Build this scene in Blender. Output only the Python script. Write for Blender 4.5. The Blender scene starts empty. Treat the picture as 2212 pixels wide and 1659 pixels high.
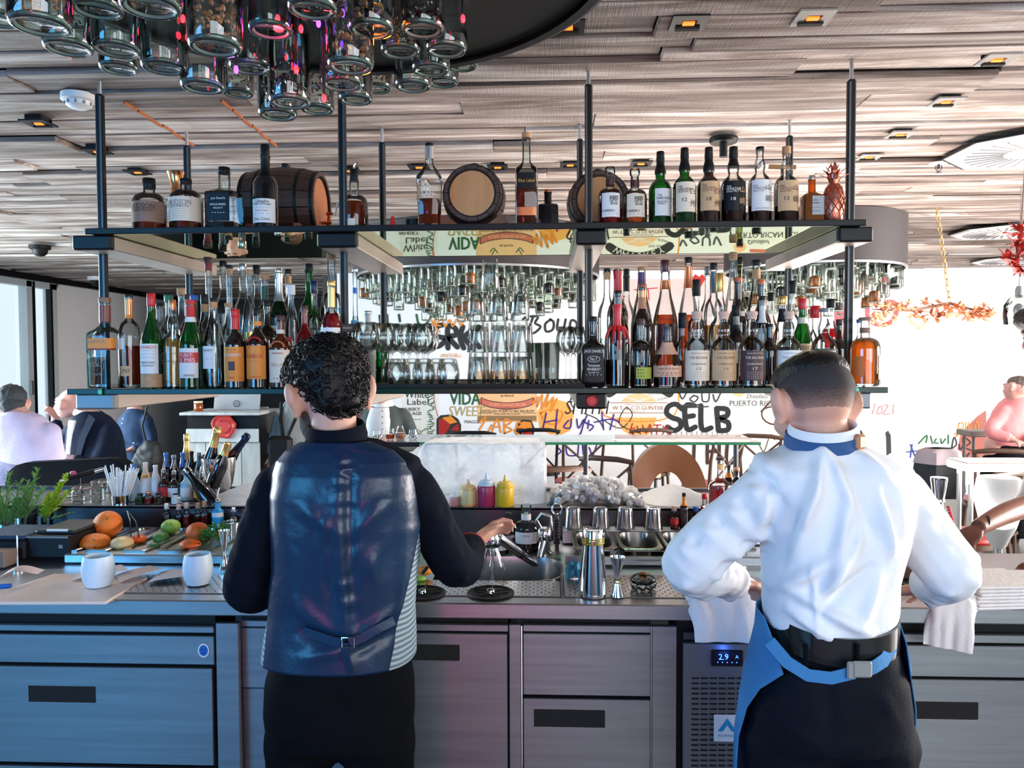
import bpy, math, random
import numpy as np
from mathutils import Vector, Matrix, Euler, noise

random.seed(7)
C = bpy.context.scene.collection
SC = bpy.context.scene
PI = math.pi
# ------------------------------------------------------------------ camera
YAW, PITCH, ROLL, FPX = math.radians(2.5), math.radians(1.96), -0.004, 1660.0
CAMR = Matrix.Rotation(YAW, 3, 'Z') @ Matrix.Rotation(PI/2-PITCH, 3, 'X') @ Matrix.Rotation(ROLL, 3, 'Z')
CAMP = Vector((0, 0, 1.6))
cd = bpy.data.cameras.new('camera'); cam = bpy.data.objects.new('camera', cd); C.objects.link(cam)
cam.matrix_world = Matrix.Translation(CAMP) @ CAMR.to_4x4()
cd.sensor_width = 36; cd.lens = FPX/2212*36; cd.clip_start = 0.05; cd.clip_end = 100
SC.camera = cam
# ------------------------------------------------------------------ world, lamps, exposure
w = bpy.data.worlds.new('world'); SC.world = w; w.use_nodes = True
nt = w.node_tree; nt.nodes.clear()
bg = nt.nodes.new('ShaderNodeBackground'); wo = nt.nodes.new('ShaderNodeOutputWorld')
tc = nt.nodes.new('ShaderNodeTexCoord'); sx = nt.nodes.new('ShaderNodeSeparateXYZ')
mr = nt.nodes.new('ShaderNodeMapRange'); mx = nt.nodes.new('ShaderNodeMix'); mx.data_type = 'RGBA'
nt.links.new(tc.outputs['Generated'], sx.inputs[0]); nt.links.new(sx.outputs['X'], mr.inputs[0])
mr.inputs[1].default_value = -0.9; mr.inputs[2].default_value = 0.9
nt.links.new(mr.outputs[0], mx.inputs[0])
mx.inputs[6].default_value = (0.74, 0.90, 1.0, 1); mx.inputs[7].default_value = (1.0, 0.97, 0.95, 1)
nt.links.new(mx.outputs[2], bg.inputs[0]); bg.inputs[1].default_value = 1.25
nt.links.new(bg.outputs[0], wo.inputs[0])

def area(name, loc, target, size, power, col, sy=None):
    l = bpy.data.lights.new(name, 'AREA'); l.energy = power; l.color = col; l.size = size
    if sy: l.shape = 'RECTANGLE'; l.size_y = sy
    o = bpy.data.objects.new(name, l); C.objects.link(o); o.location = loc
    o.rotation_euler = (Vector(target)-Vector(loc)).to_track_quat('-Z', 'Y').to_euler(); return o
area('window_light_right', (7.2, 4.6, 1.5), (1.5, 8.4, 1.2), 3.2, 330, (1, .96, .93), 2.0)
area('window_light_right_near', (5.6, 3.0, 1.6), (0.5, 3.4, 1.6), 2.6, 330, (1, .94, .90), 2.0)
area('window_light_left', (-5.6, 4.8, 1.6), (-1, 5.0, 1.5), 3.0, 320, (.76, .92, 1), 1.8)
area('blue_fill_behind_left', (-3.6, -1.8, 1.8), (-0.6, 2.2, 0.9), 2.4, 150, (.10, .50, 1), 1.6)  # unseen blue fill added behind the camera to tint the left counter
area('cool_fill_behind_right', (3.0, -2.0, 1.8), (1.2, 2.2, 1.0), 2.0, 95, (.80, .92, 1), 1.6)  # cool fill added behind the camera for the cabinets; no window there
area('neutral_fill_behind_centre', (0.9, -2.3, 1.9), (0.6, 2.2, 0.8), 2.2, 60, (.88, .95, 1), 1.4)  # extra neutral fill, added behind the camera to lift the centre drawers
area('neon_magenta_lamp', (-0.55, -1.3, 0.9), (-0.30, 2.2, 0.62), 0.30, 8, (1, .05, .42), 0.8)
area('graffiti_wall_fill', (1.2, 6.6, 2.45), (0.9, 8.8, 1.0), 5.5, 85, (1, .95, .9), 0.4)  # fill added below the ceiling to brighten the graffiti wall; no fitting there
area('ceiling_fill_bar', (1.9, 4.6, 0.9), (1.6, 4.0, 2.6), 3.4, 140, (1, .90, .84), 1.2)  # added lamp shining up to brighten the ceiling planks; no fitting there
area('ceiling_fill_left', (-3.0, 4.4, 0.9), (-2.6, 4.0, 2.6), 2.4, 20, (.78, .90, 1), 1.2)  # weaker, cooler upward fill, added for the left part of the ceiling
SC.view_settings.view_transform = 'Standard'; SC.view_settings.look = 'None'
SC.view_settings.exposure = 0.1; SC.view_settings.gamma = 1.0; SC.view_settings.use_curve_mapping = False
SC.cycles.max_bounces = 7; SC.cycles.diffuse_bounces = 3; SC.cycles.glossy_bounces = 4
SC.cycles.transmission_bounces = 4; SC.cycles.transparent_max_bounces = 26
SC.cycles.caustics_reflective = False; SC.cycles.caustics_refractive = False
SC.cycles.sample_clamp_indirect = 4

# ------------------------------------------------------------------ unprojection
def ray(px, py):
    return CAMR @ Vector(((px-1106)/FPX, -(py-829.5)/FPX, -1))
def Wy(px, py, Y):
    d = ray(px, py); return CAMP + d*(Y/d.y)
def Wz(px, py, z):
    d = ray(px, py); return CAMP + d*((z-1.6)/d.z)
def Xa(px, Y, py=800): return Wy(px, py, Y).x
def pm(px, Y):                      # pixels to metres at world depth Y around column px
    return (Wy(px+1, 800, Y)-Wy(px, 800, Y)).x

# ------------------------------------------------------------------ materials
MATS = {}
def _new(name):
    m = bpy.data.materials.new(name); m.use_nodes = True; n = m.node_tree; n.nodes.clear()
    o = n.nodes.new('ShaderNodeOutputMaterial'); return m, n, o
def col4(c): return (c[0], c[1], c[2], 1)
def mat(name, c, rough=.5, metal=0, var=.12, scale=8, bump=0, bscale=40, stretch=(1,1,1), emit=None, estr=0, sheen=0, coat=0, spec=.5, obj_rand=0, sss=0):
    if name in MATS: return MATS[name]
    m, n, o = _new(name); L = n.links.new
    p = n.nodes.new('ShaderNodeBsdfPrincipled'); L(p.outputs[0], o.inputs[0])
    t = n.nodes.new('ShaderNodeTexCoord'); mp = n.nodes.new('ShaderNodeMapping'); mp.inputs['Scale'].default_value = stretch
    L(t.outputs['Object'], mp.inputs[0])
    nz = n.nodes.new('ShaderNodeTexNoise'); nz.inputs['Scale'].default_value = scale; nz.inputs['Detail'].default_value = 5
    L(mp.outputs[0], nz.inputs['Vector'])
    mxn = n.nodes.new('ShaderNodeMix'); mxn.data_type = 'RGBA'
    mxn.inputs[6].default_value = col4([max(0, v*(1-var)) for v in c]); mxn.inputs[7].default_value = col4([min(1, v*(1+var)) for v in c])
    L(nz.outputs['Fac'], mxn.inputs[0]); out = mxn.outputs[2]
    if obj_rand:
        oi = n.nodes.new('ShaderNodeObjectInfo'); hs = n.nodes.new('ShaderNodeHueSaturation')
        r = n.nodes.new('ShaderNodeMapRange'); r.inputs[3].default_value = 1-obj_rand; r.inputs[4].default_value = 1+obj_rand
        L(oi.outputs['Random'], r.inputs[0]); L(r.outputs[0], hs.inputs['Value']); L(out, hs.inputs['Color']); out = hs.outputs[0]
    L(out, p.inputs['Base Color'])
    p.inputs['Roughness'].default_value = rough; p.inputs['Metallic'].default_value = metal
    p.inputs['Specular IOR Level'].default_value = spec
    if coat: p.inputs['Coat Weight'].default_value = coat
    if sheen: p.inputs['Sheen Weight'].default_value = sheen
    if sss: p.inputs['Subsurface Weight'].default_value = sss; p.inputs['Subsurface Radius'].default_value = (.02, .008, .004)
    if emit: p.inputs['Emission Color'].default_value = col4(emit); p.inputs['Emission Strength'].default_value = estr
    if bump:
        b = n.nodes.new('ShaderNodeBump'); b.inputs['Strength'].default_value = bump; b.inputs['Distance'].default_value = .01
        n2 = n.nodes.new('ShaderNodeTexNoise'); n2.inputs['Scale'].default_value = bscale; n2.inputs['Detail'].default_value = 4
        L(mp.outputs[0], n2.inputs['Vector']); L(n2.outputs['Fac'], b.inputs['Height']); L(b.outputs[0], p.inputs['Normal'])
    MATS[name] = m; return m
def glass(name, c, edge=.35, body=0.0, rough=.03, gl=1.0):
    """thin-walled glass: tinted straight-through transmission, denser towards the rim, with a fresnel reflection"""
    if name in MATS: return MATS[name]
    m, n, o = _new(name); L = n.links.new
    tr = n.nodes.new('ShaderNodeBsdfTransparent'); g = n.nodes.new('ShaderNodeBsdfGlossy'); g.inputs['Roughness'].default_value = rough
    lw = n.nodes.new('ShaderNodeLayerWeight'); lw.inputs[0].default_value = .35
    pw = n.nodes.new('ShaderNodeMath'); pw.operation = 'POWER'; pw.inputs[1].default_value = 2.2; L(lw.outputs['Facing'], pw.inputs[0])
    mxn = n.nodes.new('ShaderNodeMix'); mxn.data_type = 'RGBA'
    mxn.inputs[6].default_value = col4(c); mxn.inputs[7].default_value = col4([v*v*edge for v in c])
    L(pw.outputs[0], mxn.inputs[0]); L(mxn.outputs[2], tr.inputs[0])
    fr = n.nodes.new('ShaderNodeFresnel'); fr.inputs[0].default_value = 1.5
    nz = n.nodes.new('ShaderNodeTexNoise'); nz.inputs['Scale'].default_value = 14; t = n.nodes.new('ShaderNodeTexCoord'); L(t.outputs['Object'], nz.inputs['Vector'])
    b = n.nodes.new('ShaderNodeBump'); b.inputs['Strength'].default_value = .12; b.inputs['Distance'].default_value = .01; L(nz.outputs['Fac'], b.inputs['Height'])
    L(b.outputs[0], g.inputs['Normal']); L(b.outputs[0], fr.inputs['Normal'])
    mg = n.nodes.new('ShaderNodeMath'); mg.operation = 'MULTIPLY'; mg.inputs[1].default_value = gl*1.3; mg.use_clamp = True; L(fr.outputs[0], mg.inputs[0])
    ms = n.nodes.new('ShaderNodeMixShader'); L(mg.outputs[0], ms.inputs[0])
    first = tr.outputs[0]
    if body:
        d = n.nodes.new('ShaderNodeBsdfDiffuse'); d.inputs[0].default_value = col4(c)
        tl = n.nodes.new('ShaderNodeBsdfTranslucent'); tl.inputs[0].default_value = col4(c)
        ad = n.nodes.new('ShaderNodeMixShader'); ad.inputs[0].default_value = .6; L(d.outputs[0], ad.inputs[1]); L(tl.outputs[0], ad.inputs[2])
        mb = n.nodes.new('ShaderNodeMixShader'); mb.inputs[0].default_value = body; L(first, mb.inputs[1]); L(ad.outputs[0], mb.inputs[2]); first = mb.outputs[0]
    L(first, ms.inputs[1]); L(g.outputs[0], ms.inputs[2]); L(ms.outputs[0], o.inputs[0])
    MATS[name] = m; return m

# ------------------------------------------------------------------ mesh builder
class MB:
    def __init__(s): s.v = []; s.f = []
    def add(s, v, f):
        b = len(s.v); s.v += [tuple(x) for x in v]; s.f += [tuple(i+b for i in q) for q in f]; return s
    def box(s, c, d, rz=0, R=None):
        hx, hy, hz = d[0]/2, d[1]/2, d[2]/2; M = R or Matrix.Rotation(rz, 3, 'Z'); c = Vector(c)
        v = [c+M@Vector((x, y, z)) for z in (-hz, hz) for y in (-hy, hy) for x in (-hx, hx)]
        return s.add(v, [(0,2,3,1),(4,5,7,6),(0,1,5,4),(2,6,7,3),(0,4,6,2),(1,3,7,5)])
    def bbox(s, c, d, b=.003, rz=0, R=None):       # box with chamfered edges
        M = R or Matrix.Rotation(rz, 3, 'Z'); c = Vector(c); h = [q/2 for q in d]; b = min(b, min(h)*.9)
        v = []; idx = {}
        for sx_ in (-1, 1):
            for sy_ in (-1, 1):
                for sz_ in (-1, 1):
                    for a in range(3):
                        p = [sx_*(h[0]-b), sy_*(h[1]-b), sz_*(h[2]-b)]; p[a] = (sx_, sy_, sz_)[a]*h[a]
                        idx[(sx_, sy_, sz_, a)] = len(v); v.append(c+M@Vector(p))
        f = []
        for a in range(3):
            u, w_ = [(1, 2), (2, 0), (0, 1)][a]
            for sg in (-1, 1):
                q = []
                for (p_, r_) in ((-1, -1), (1, -1), (1, 1), (-1, 1)):
                    k = [0, 0, 0]; k[a] = sg; k[u] = p_; k[w_] = r_; q.append(idx[(k[0], k[1], k[2], a)])
                f.append(q if sg > 0 else q[::-1])
        for a in range(3):
            u, w_ = [(1, 2), (2, 0), (0, 1)][a]
            for p_ in (-1, 1):
                for r_ in (-1, 1):
                    def K(ax, t):
                        k = [0, 0, 0]; k[a] = t; k[u] = p_; k[w_] = r_; return idx[(k[0], k[1], k[2], ax)]
                    q = [K(u, -1), K(u, 1), K(w_, 1), K(w_, -1)]; f.append(q if p_*r_ > 0 else q[::-1])
        for k3 in [(a, b_, c_) for a in (-1, 1) for b_ in (-1, 1) for c_ in (-1, 1)]:
            q = [idx[(*k3, i)] for i in range(3)]; f.append(q if k3[0]*k3[1]*k3[2] > 0 else q[::-1])
        return s.add(v, f)
    def rings(s, rings, cap=(True, True), closed=True):
        n = len(rings[0]); v = [p for r in rings for p in r]; f = []
        for i in range(len(rings)-1):
            for j in range(n if closed else n-1):
                k = (j+1) % n; f.append((i*n+j, i*n+k, (i+1)*n+k, (i+1)*n+j))
        if cap[0]: f.append(tuple(range(n))[::-1])
        if cap[1]: f.append(tuple((len(rings)-1)*n+j for j in range(n)))
        return s.add(v, f)
    def lathe(s, prof, seg=20, c=(0, 0, 0), n=2, cap=(True, True), R=None, flat=1):
        rs = []; c = Vector(c)
        for r, z in prof:
            q = []
            for j in range(seg):
                a = 2*PI*(j+.5)/seg; ca, sa = math.cos(a), math.sin(a)
                k = 1 if n == 2 else 1/((abs(ca)**n+abs(sa)**n)**(1/n))
                p = Vector((r*k*ca, r*k*sa*flat, z)); q.append(c+(R@p if R else p))
            rs.append(q)
        return s.rings(rs, cap)
    def tube(s, pts, rad, seg=8, cap=True, flat=1, up=None):
        pts = [Vector(p) for p in pts]; rs = []; n = len(pts)
        if not hasattr(rad, '__len__'): rad = [rad]*n
        t0 = (pts[1]-pts[0]).normalized(); u = (up or (Vector((0, 0, 1)) if abs(t0.z) < .9 else Vector((0, 1, 0))))
        u = (u - t0*u.dot(t0)).normalized()
        for i in range(n):
            t = (pts[min(i+1, n-1)]-pts[max(i-1, 0)])
            t = t.normalized() if t.length > 1e-9 else t0
            u = (u-t*u.dot(t)); u = u.normalized() if u.length > 1e-6 else Vector((1, 0, 0)); b = t.cross(u)
            rs.append([pts[i]+u*(rad[i]*math.cos(2*PI*j/seg))+b*(rad[i]*flat*math.sin(2*PI*j/seg)) for j in range(seg)])
        return s.rings(rs, (cap, cap))
    def ell(s, c, r, seg=12, rg=8, R=None):
        c = Vector(c); rs = []
        for i in range(rg+1):
            a = -PI/2+PI*(i+.0)/rg; a = max(-PI/2+.03, min(PI/2-.03, a))
            q = []
            for j in range(seg):
                t = 2*PI*j/seg; p = Vector((r[0]*math.cos(a)*math.cos(t), r[1]*math.cos(a)*math.sin(t), r[2]*math.sin(a)))
                q.append(c+(R@p if R else p))
            rs.append(q)
        return s.rings(rs)
    def quad(s, a, b, c, d): return s.add([a, b, c, d], [(0, 1, 2, 3)])
    def slab(s, poly, thick=Vector((0, 0, -.002))):      # planar polygon given thickness
        n = len(poly); v = [Vector(p) for p in poly]+[Vector(p)+thick for p in poly]
        return s.add(v, [tuple(range(n)), tuple(range(2*n-1, n-1, -1))]+[(i, i+n, (i+1) % n+n, (i+1) % n) for i in range(n)])
    def disc(s, c, r, seg=12, z=0): return s.lathe([(r, 0), (r, .0005)], seg, c)
    def mesh(s, name, smooth=True):
        me = bpy.data.meshes.new(name); me.from_pydata(s.v, [], s.f); me.update()
        if smooth: me.shade_smooth()
        return me
def put(name, me, m, parent=None, loc=None):
    o = bpy.data.objects.new(name, me); C.objects.link(o)
    if m and not len(me.materials): me.materials.append(m)
    if parent: o.parent = parent
    if loc is not None: o.location = loc
    return o
def obj(name, mb, m, parent=None, smooth=True, ang=40, loc=None):
    me = mb.mesh(name, smooth)
    if smooth and ang: me.set_sharp_from_angle(angle=math.radians(ang))
    return put(name, me, m, parent, loc)
def thing(name, label, cat, loc=(0, 0, 0), rz=0, group=None):
    o = bpy.data.objects.new(name, None); C.objects.link(o); o.location = loc; o.rotation_euler = (0, 0, rz)
    o.empty_display_size = .05; return tag(o, label, cat, group)
def tag(o, label, cat, group=None):
    o['label'] = label; o['category'] = cat
    if group: o['group'] = group
    return o
def struct(name, mb, m, smooth=False, parent=None):
    o = obj(name, mb, m, parent, smooth)
    if not parent: o['kind'] = 'structure'
    return o
def copytree(o, parent=None):
    c = o.copy(); C.objects.link(c)
    if parent: c.parent = parent
    for ch in o.children: copytree(ch, c)
    return c
# text -> flat mesh data (x right, y up), centred, given cap height
TXT = {}
def text_data(s):
    if s in TXT: return TXT[s]
    cu = bpy.data.curves.new('t', 'FONT'); cu.body = s; cu.size = 1; cu.resolution_u = 2; cu.align_x = 'CENTER'
    o = bpy.data.objects.new('t', cu); C.objects.link(o)
    dg = bpy.context.evaluated_depsgraph_get(); me = o.evaluated_get(dg).to_mesh()
    v = [tuple(p.co) for p in me.vertices]; f = [tuple(p.vertices) for p in me.polygons]
    o.evaluated_get(dg).to_mesh_clear(); bpy.data.objects.remove(o); bpy.data.curves.remove(cu)
    if v:
        ys = [p[1] for p in v]; xs = [p[0] for p in v]; y0, y1, x0, x1 = min(ys), max(ys), min(xs), max(xs)
        h = max(y1-y0, .1); v = [((p[0]-(x0+x1)/2)/h, (p[1]-(y0+y1)/2)/h) for p in v]; wd = (x1-x0)/h
    else: wd = 1
    TXT[s] = (v, f, wd); return TXT[s]
def bent(mb, s, z, h, R, n=2, width=None, shear=0, x0=0):
    """lettering on the camera-facing side (-y) of a round or square body of half width R"""
    v, f, wd = text_data(s); sx_ = h if width is None else width/wd; out = []
    for x, y in v:
        q = (x+shear*y)*sx_+x0
        if n == 2: a = q/R; p = (R*math.sin(a), -R*math.cos(a), z+y*h)
        else:
            qq = max(-R*.999, min(R*.999, q)); p = (qq, -(R**n-abs(qq)**n)**(1/n), z+y*h)
        out.append(p)
    return mb.add(out, f)
def patch(mb, R, z0, z1, half, n=2, th=.0006, a0=0, seg=10, arch=0):
    """curved label on the -y side"""
    ro = []
    for i in range(seg+1):
        a = a0-half+2*half*i/seg; zz = z1-arch*(2*i/seg-1)**2
        def P(r):
            sa, ca = math.sin(a), math.cos(a); k = 1 if n == 2 else 1/((abs(ca)**n+abs(sa)**n)**(1/n))
            return (r*k*sa, -r*k*ca)
        (x, y), (x2, y2) = P(R+th), P(R)
        ro.append([(x, y, z0), (x, y, zz), (x2, y2, zz), (x2, y2, z0)])
    return mb.rings(ro, (True, True))
def fuse(prims, voxel=.01, smooth=4, name='body'):
    me = prims.mesh(name); o = bpy.data.objects.new('tmp', me); C.objects.link(o)
    r = o.modifiers.new('r', 'REMESH'); r.mode = 'VOXEL'; r.voxel_size = voxel; r.use_smooth_shade = True
    if smooth:
        s = o.modifiers.new('s', 'SMOOTH'); s.factor = .5; s.iterations = smooth
    dg = bpy.context.evaluated_depsgraph_get(); out = bpy.data.meshes.new_from_object(o.evaluated_get(dg))
    bpy.data.objects.remove(o); out.name = name; out.shade_smooth(); return out
def displace(me, fn):
    n = len(me.vertices); co = np.empty(n*3); me.vertices.foreach_get('co', co); nr = np.empty(n*3); me.vertices.foreach_get('normal', nr)
    co = co.reshape(-1, 3); nr = nr.reshape(-1, 3); d = fn(co, nr); co += nr*d[:, None]
    me.vertices.foreach_set('co', co.ravel()); me.update()
# ------------------------------------------------------------------ palette
steel = mat('brushed_steel', (.50,.52,.55), .34, 1, .18, 3, .05, 200, (1,1,30))
steel_front = mat('cabinet_steel', (.36,.38,.41), .40, 1, .25, 2.5, .04, 220, (1,1,24))
chrome = mat('chrome', (.80,.81,.83), .10, 1, .04)
darksteel = mat('dark_steel', (.10,.10,.11), .38, .8, .2, 6)
blackm = mat('black_metal', (.006,.006,.007), .42, 0, .3, spec=.25)
blackp = mat('black_plastic', (.006,.006,.007), .5, 0, .3, spec=.25)
blackmat = mat('black_void', (.003,.003,.003), .8)
tan = mat('shelf_beam_steel', (.40,.33,.28), .40, .45, .15, 5)
greym = mat('grey_metal', (.22,.22,.235), .45, .5, .15, 5)
white = mat('white_plaster', (.86,.86,.87), .8, 0, .04, 3)
whitep = mat('white_plastic', (.80,.80,.78), .4, 0, .05)
cork = mat('cork', (.50,.28,.14), .8, 0, .3, 60)
clear = glass('clear_glass', (.94,.97,.965), .45, gl=.75)
cleard = glass('clear_glass_thick', (.86,.92,.91), .30, gl=.8)
jarglass = glass('jar_glass_greenish', (.86,.94,.90), .22, gl=1.4)
greeng = glass('green_glass', (.03,.34,.06), .25, .20)
dgreen = glass('dark_green_glass', (.015,.10,.03), .2, .25)
browng = mat('dark_bottle', (.016,.008,.006), .10, 0, .3, coat=.5)
blackg = mat('black_bottle', (.006,.006,.008), .12, 0, .3, coat=.5)
def sol(n, c, r=.5, m_=0, v=.1, **k): return mat(n, c, r, m_, v, 12, **k)
RED, ORANGE, GOLD = sol('red_plastic', (.62,.015,.02), .35), sol('orange_print', (.85,.28,.03)), sol('gold_foil', (.70,.42,.14), .3, .8)
COPPER = sol('copper_foil', (.62,.22,.10), .28, .85); CREAM = sol('cream_paper', (.80,.70,.56), .7); PAPER = sol('white_paper', (.80,.80,.79), .7)
INK, WINE = sol('black_ink', (.02,.02,.022), .6), sol('burgundy_cap', (.06,.012,.015), .35)
BLUE = sol('blue_capsule', (.02,.13,.50), .35); GREENP = sol('green_print', (.05,.35,.06)); SILVER = sol('silver_foil', (.62,.62,.64), .25, .9)
BROWNL = sol('brown_label', (.28,.15,.10), .6); TANL = sol('tan_label', (.62,.40,.22), .6); DKBROWN = sol('dark_brown_label', (.06,.022,.02), .5)
LIME = sol('lime_label', (.42,.48,.07), .6); INKG = sol('grey_ink', (.25,.25,.26), .6); WHITEI = sol('white_ink', (.85,.85,.85), .6); REDI = sol('red_ink', (.60,.03,.03), .6)
amber = glass('amber_spirit', (.85,.27,.03), .4, .45); whisky = glass('whisky_brown', (.42,.08,.015), .4, .35); redliq = glass('red_liqueur', (.75,.02,.04), .4, .5)
goldliq = glass('pale_gold_spirit', (.85,.60,.28), .5, .25); waterl = glass('clear_spirit', (.88,.92,.93), .5); dark_liq = glass('dark_rum', (.10,.02,.008), .3, .4)
orangeliq = glass('bright_orange_spirit', (1.0,.36,.02), .5, .55)

# ------------------------------------------------------------------ setting
ZC = 2.575
def plank_mat():
    m, n, o = _new('reclaimed_ceiling_wood'); L = n.links.new
    p = n.nodes.new('ShaderNodeBsdfPrincipled'); L(p.outputs[0], o.inputs[0]); p.inputs['Roughness'].default_value = .7
    t = n.nodes.new('ShaderNodeTexCoord'); oi = n.nodes.new('ShaderNodeObjectInfo')
    ad = n.nodes.new('ShaderNodeVectorMath'); ad.operation = 'ADD'; L(t.outputs['Object'], ad.inputs[0])
    sc_ = n.nodes.new('ShaderNodeMath'); sc_.operation = 'MULTIPLY'; sc_.inputs[1].default_value = 37; L(oi.outputs['Random'], sc_.inputs[0]); L(sc_.outputs[0], ad.inputs[1])
    def nz(scale, st, det=6, rough=.6, dis=0):
        mp = n.nodes.new('ShaderNodeMapping'); mp.inputs['Scale'].default_value = st; L(ad.outputs[0], mp.inputs[0])
        x = n.nodes.new('ShaderNodeTexNoise'); x.inputs['Scale'].default_value = scale; x.inputs['Detail'].default_value = det
        x.inputs['Roughness'].default_value = rough; x.inputs['Distortion'].default_value = dis; L(mp.outputs[0], x.inputs['Vector']); return x.outputs['Fac']
    a = nz(2.6, (.45, 5, 5), 7, .62, .8); b = nz(1.6, (.6, 2.2, 2.2), 3); c_ = nz(60, (3.0, .12, 1), 2)
    r1 = n.nodes.new('ShaderNodeValToRGB'); e = r1.color_ramp.elements
    e[0].position = .30; e[0].color = (.085,.058,.045,1); e[1].position = .68; e[1].color = (.80,.74,.70,1)
    x = e.new(.45); x.color = (.30,.225,.19,1); x = e.new(.56); x.color = (.52,.45,.41,1); L(a, r1.inputs[0])
    r2 = n.nodes.new('ShaderNodeValToRGB'); e = r2.color_ramp.elements; e[0].position = .35; e[0].color = (.55,.50,.47,1); e[1].position = .65; e[1].color = (1,1,1,1); L(b, r2.inputs[0])
    mu = n.nodes.new('ShaderNodeMix'); mu.data_type = 'RGBA'; mu.blend_type = 'MULTIPLY'; mu.inputs[0].default_value = 1; L(r1.outputs[0], mu.inputs[6]); L(r2.outputs[0], mu.inputs[7])
    hs = n.nodes.new('ShaderNodeHueSaturation'); mr_ = n.nodes.new('ShaderNodeMapRange'); mr_.inputs[3].default_value = .72; mr_.inputs[4].default_value = 1.25
    L(oi.outputs['Random'], mr_.inputs[0]); L(mr_.outputs[0], hs.inputs['Value']); L(mu.outputs[2], hs.inputs['Color']); L(hs.outputs[0], p.inputs['Base Color'])
    bp = n.nodes.new('ShaderNodeBump'); bp.inputs['Strength'].default_value = .35; bp.inputs['Distance'].default_value = .006
    am = n.nodes.new('ShaderNodeMath'); am.operation = 'ADD'; L(a, am.inputs[0]); L(c_, am.inputs[1]); L(am.outputs[0], bp.inputs['Height']); L(bp.outputs[0], p.inputs['Normal'])
    return m
wood = plank_mat()
gapm = mat('ceiling_gap_dark', (.030,.020,.016), .9)
ceiling = struct('ceiling', MB().box((1.0, 5.0, ZC+.10), (14.4, 15.6, .06)), gapm)
rc = random.Random(3); y = -.2; tri = 0; far = MB(); npl = 0
while y < 12.6:
    wd = rc.choice([.09, .12, .15, .17, .20]); near = y < 5.9
    x0, x1 = -6, 8
    if near: x0, x1 = -.80*max(y, 1.2)-.9, .70*max(y, 1.2)+.9
    x = x0-rc.random()*1.2 if near else x0
    while x < x1:
        ln = rc.uniform(1.3, 3.0) if near else rc.uniform(1.6, 4); z = ZC + rc.choice([0, 0, .006, .014, .024]); tl = rc.uniform(-.004, .004)
        mb = MB() if near else far
        R = Matrix.Rotation(rc.uniform(-.03, .03), 3, 'X')
        mb.bbox((x+ln/2, y+wd/2, z+.012), (ln-.003, wd-rc.choice([.004,.006,.009,.018]), .024), .003, R=R)
        if near and y > .9: put('plank', mb.mesh('plank', False), wood, ceiling); npl += 1
        elif near: far.v, far.f = far.v, far.f; far.add(mb.v, mb.f)
        x += ln
    y += wd
fo = obj('plank_field', far, wood, ceiling, False); fo['kind'] = 'stuff'

floor = struct('floor', MB().box((1.0, 5.0, -.03), (14.4, 15.6, .06)), mat('floor_tiles', (.10,.09,.085), .35, 0, .3, 5))
WYB = 8.8                                                   # graffiti wall plane
wall_back = struct('wall_back', MB().box((2.9, WYB+.1, ZC/2), (10.6, .2, ZC+.1)), white)
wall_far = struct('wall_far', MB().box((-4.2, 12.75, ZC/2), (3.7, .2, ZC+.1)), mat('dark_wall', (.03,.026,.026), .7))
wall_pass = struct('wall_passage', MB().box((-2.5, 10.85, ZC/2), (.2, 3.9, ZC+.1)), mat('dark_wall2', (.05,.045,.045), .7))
mb = MB(); mb.box((-5.98, 10.9, ZC/2), (.16, 3.7, ZC+.1)); mb.box((-5.98, 6.0, ZC-.03), (.16, 6.2, .14)); mb.box((-5.98, 6.0, .3), (.16, 6.2, .6))
mb.box((-5.98, .1, ZC/2), (.16, 5.6, ZC+.1)); wall_left = struct('wall_left', mb, white)
wall_front = struct('wall_front', MB().box((1.0, -2.7, ZC/2), (14.2, .2, ZC+.1)), mat('rear_dark_wood', (.045,.035,.032), .6))
mb = MB(); 
for yy in (9.0, 8.55, 7.2, 5.6, 4.0, 3.1): mb.box((-5.93, yy, 1.55), (.10, .09, 1.9))
for zz in (.62, 2.47): mb.box((-5.93, 6.05, zz), (.10, 6.0, .07))
win = struct('window_1', mb, mat('window_frame_grey', (.55,.62,.64), .5))
obj('window_gasket', MB().box((-5.90, 8.93, 1.55), (.06, .035, 1.9)).box((-5.90, 8.62, 1.55), (.06, .03, 1.9)), blackm, win, False)
g = MB()
for a, b in ((3.15, 3.95), (4.05, 5.55), (5.65, 7.15), (7.25, 8.5), (8.6, 8.95)): g.box((-5.95, (a+b)/2, 1.55), (.01, b-a, 1.8))
obj('window_pane', g, glass('window_glass', (.97,.99,1), .97, gl=.18), win, False)
obj('sliding_latch', MB().bbox((-5.86, 8.52, 1.28), (.03, .05, .16), .006), greym, win)
# dark cove line where planks meet the left wall
struct('trim_1', MB().box((-5.87, 9.0, ZC-.03), (.06, 7.2, .07)), blackm)

# copper strips let into the ceiling
def strip(n_, a, b, steps):
    A, B = Wz(*a, ZC-.006), Wz(*b, ZC-.006); mb = MB()
    for i in range(steps):
        p = A.lerp(B, i/steps); q = A.lerp(B, (i+.93)/steps); d = (q-p); mb.box((p+q)/2+Vector(((i % 2)*.003, 0, -(i % 3)*.002)), (d.length, .008, .010), math.atan2(d.y, d.x))
    struct(n_, mb, sol('copper_strip', (.45,.13,.04), .45, .3))
strip('trim_2', (268, 221), (418, 313), 6); strip('trim_3', (478, 218), (597, 315), 6)

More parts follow.
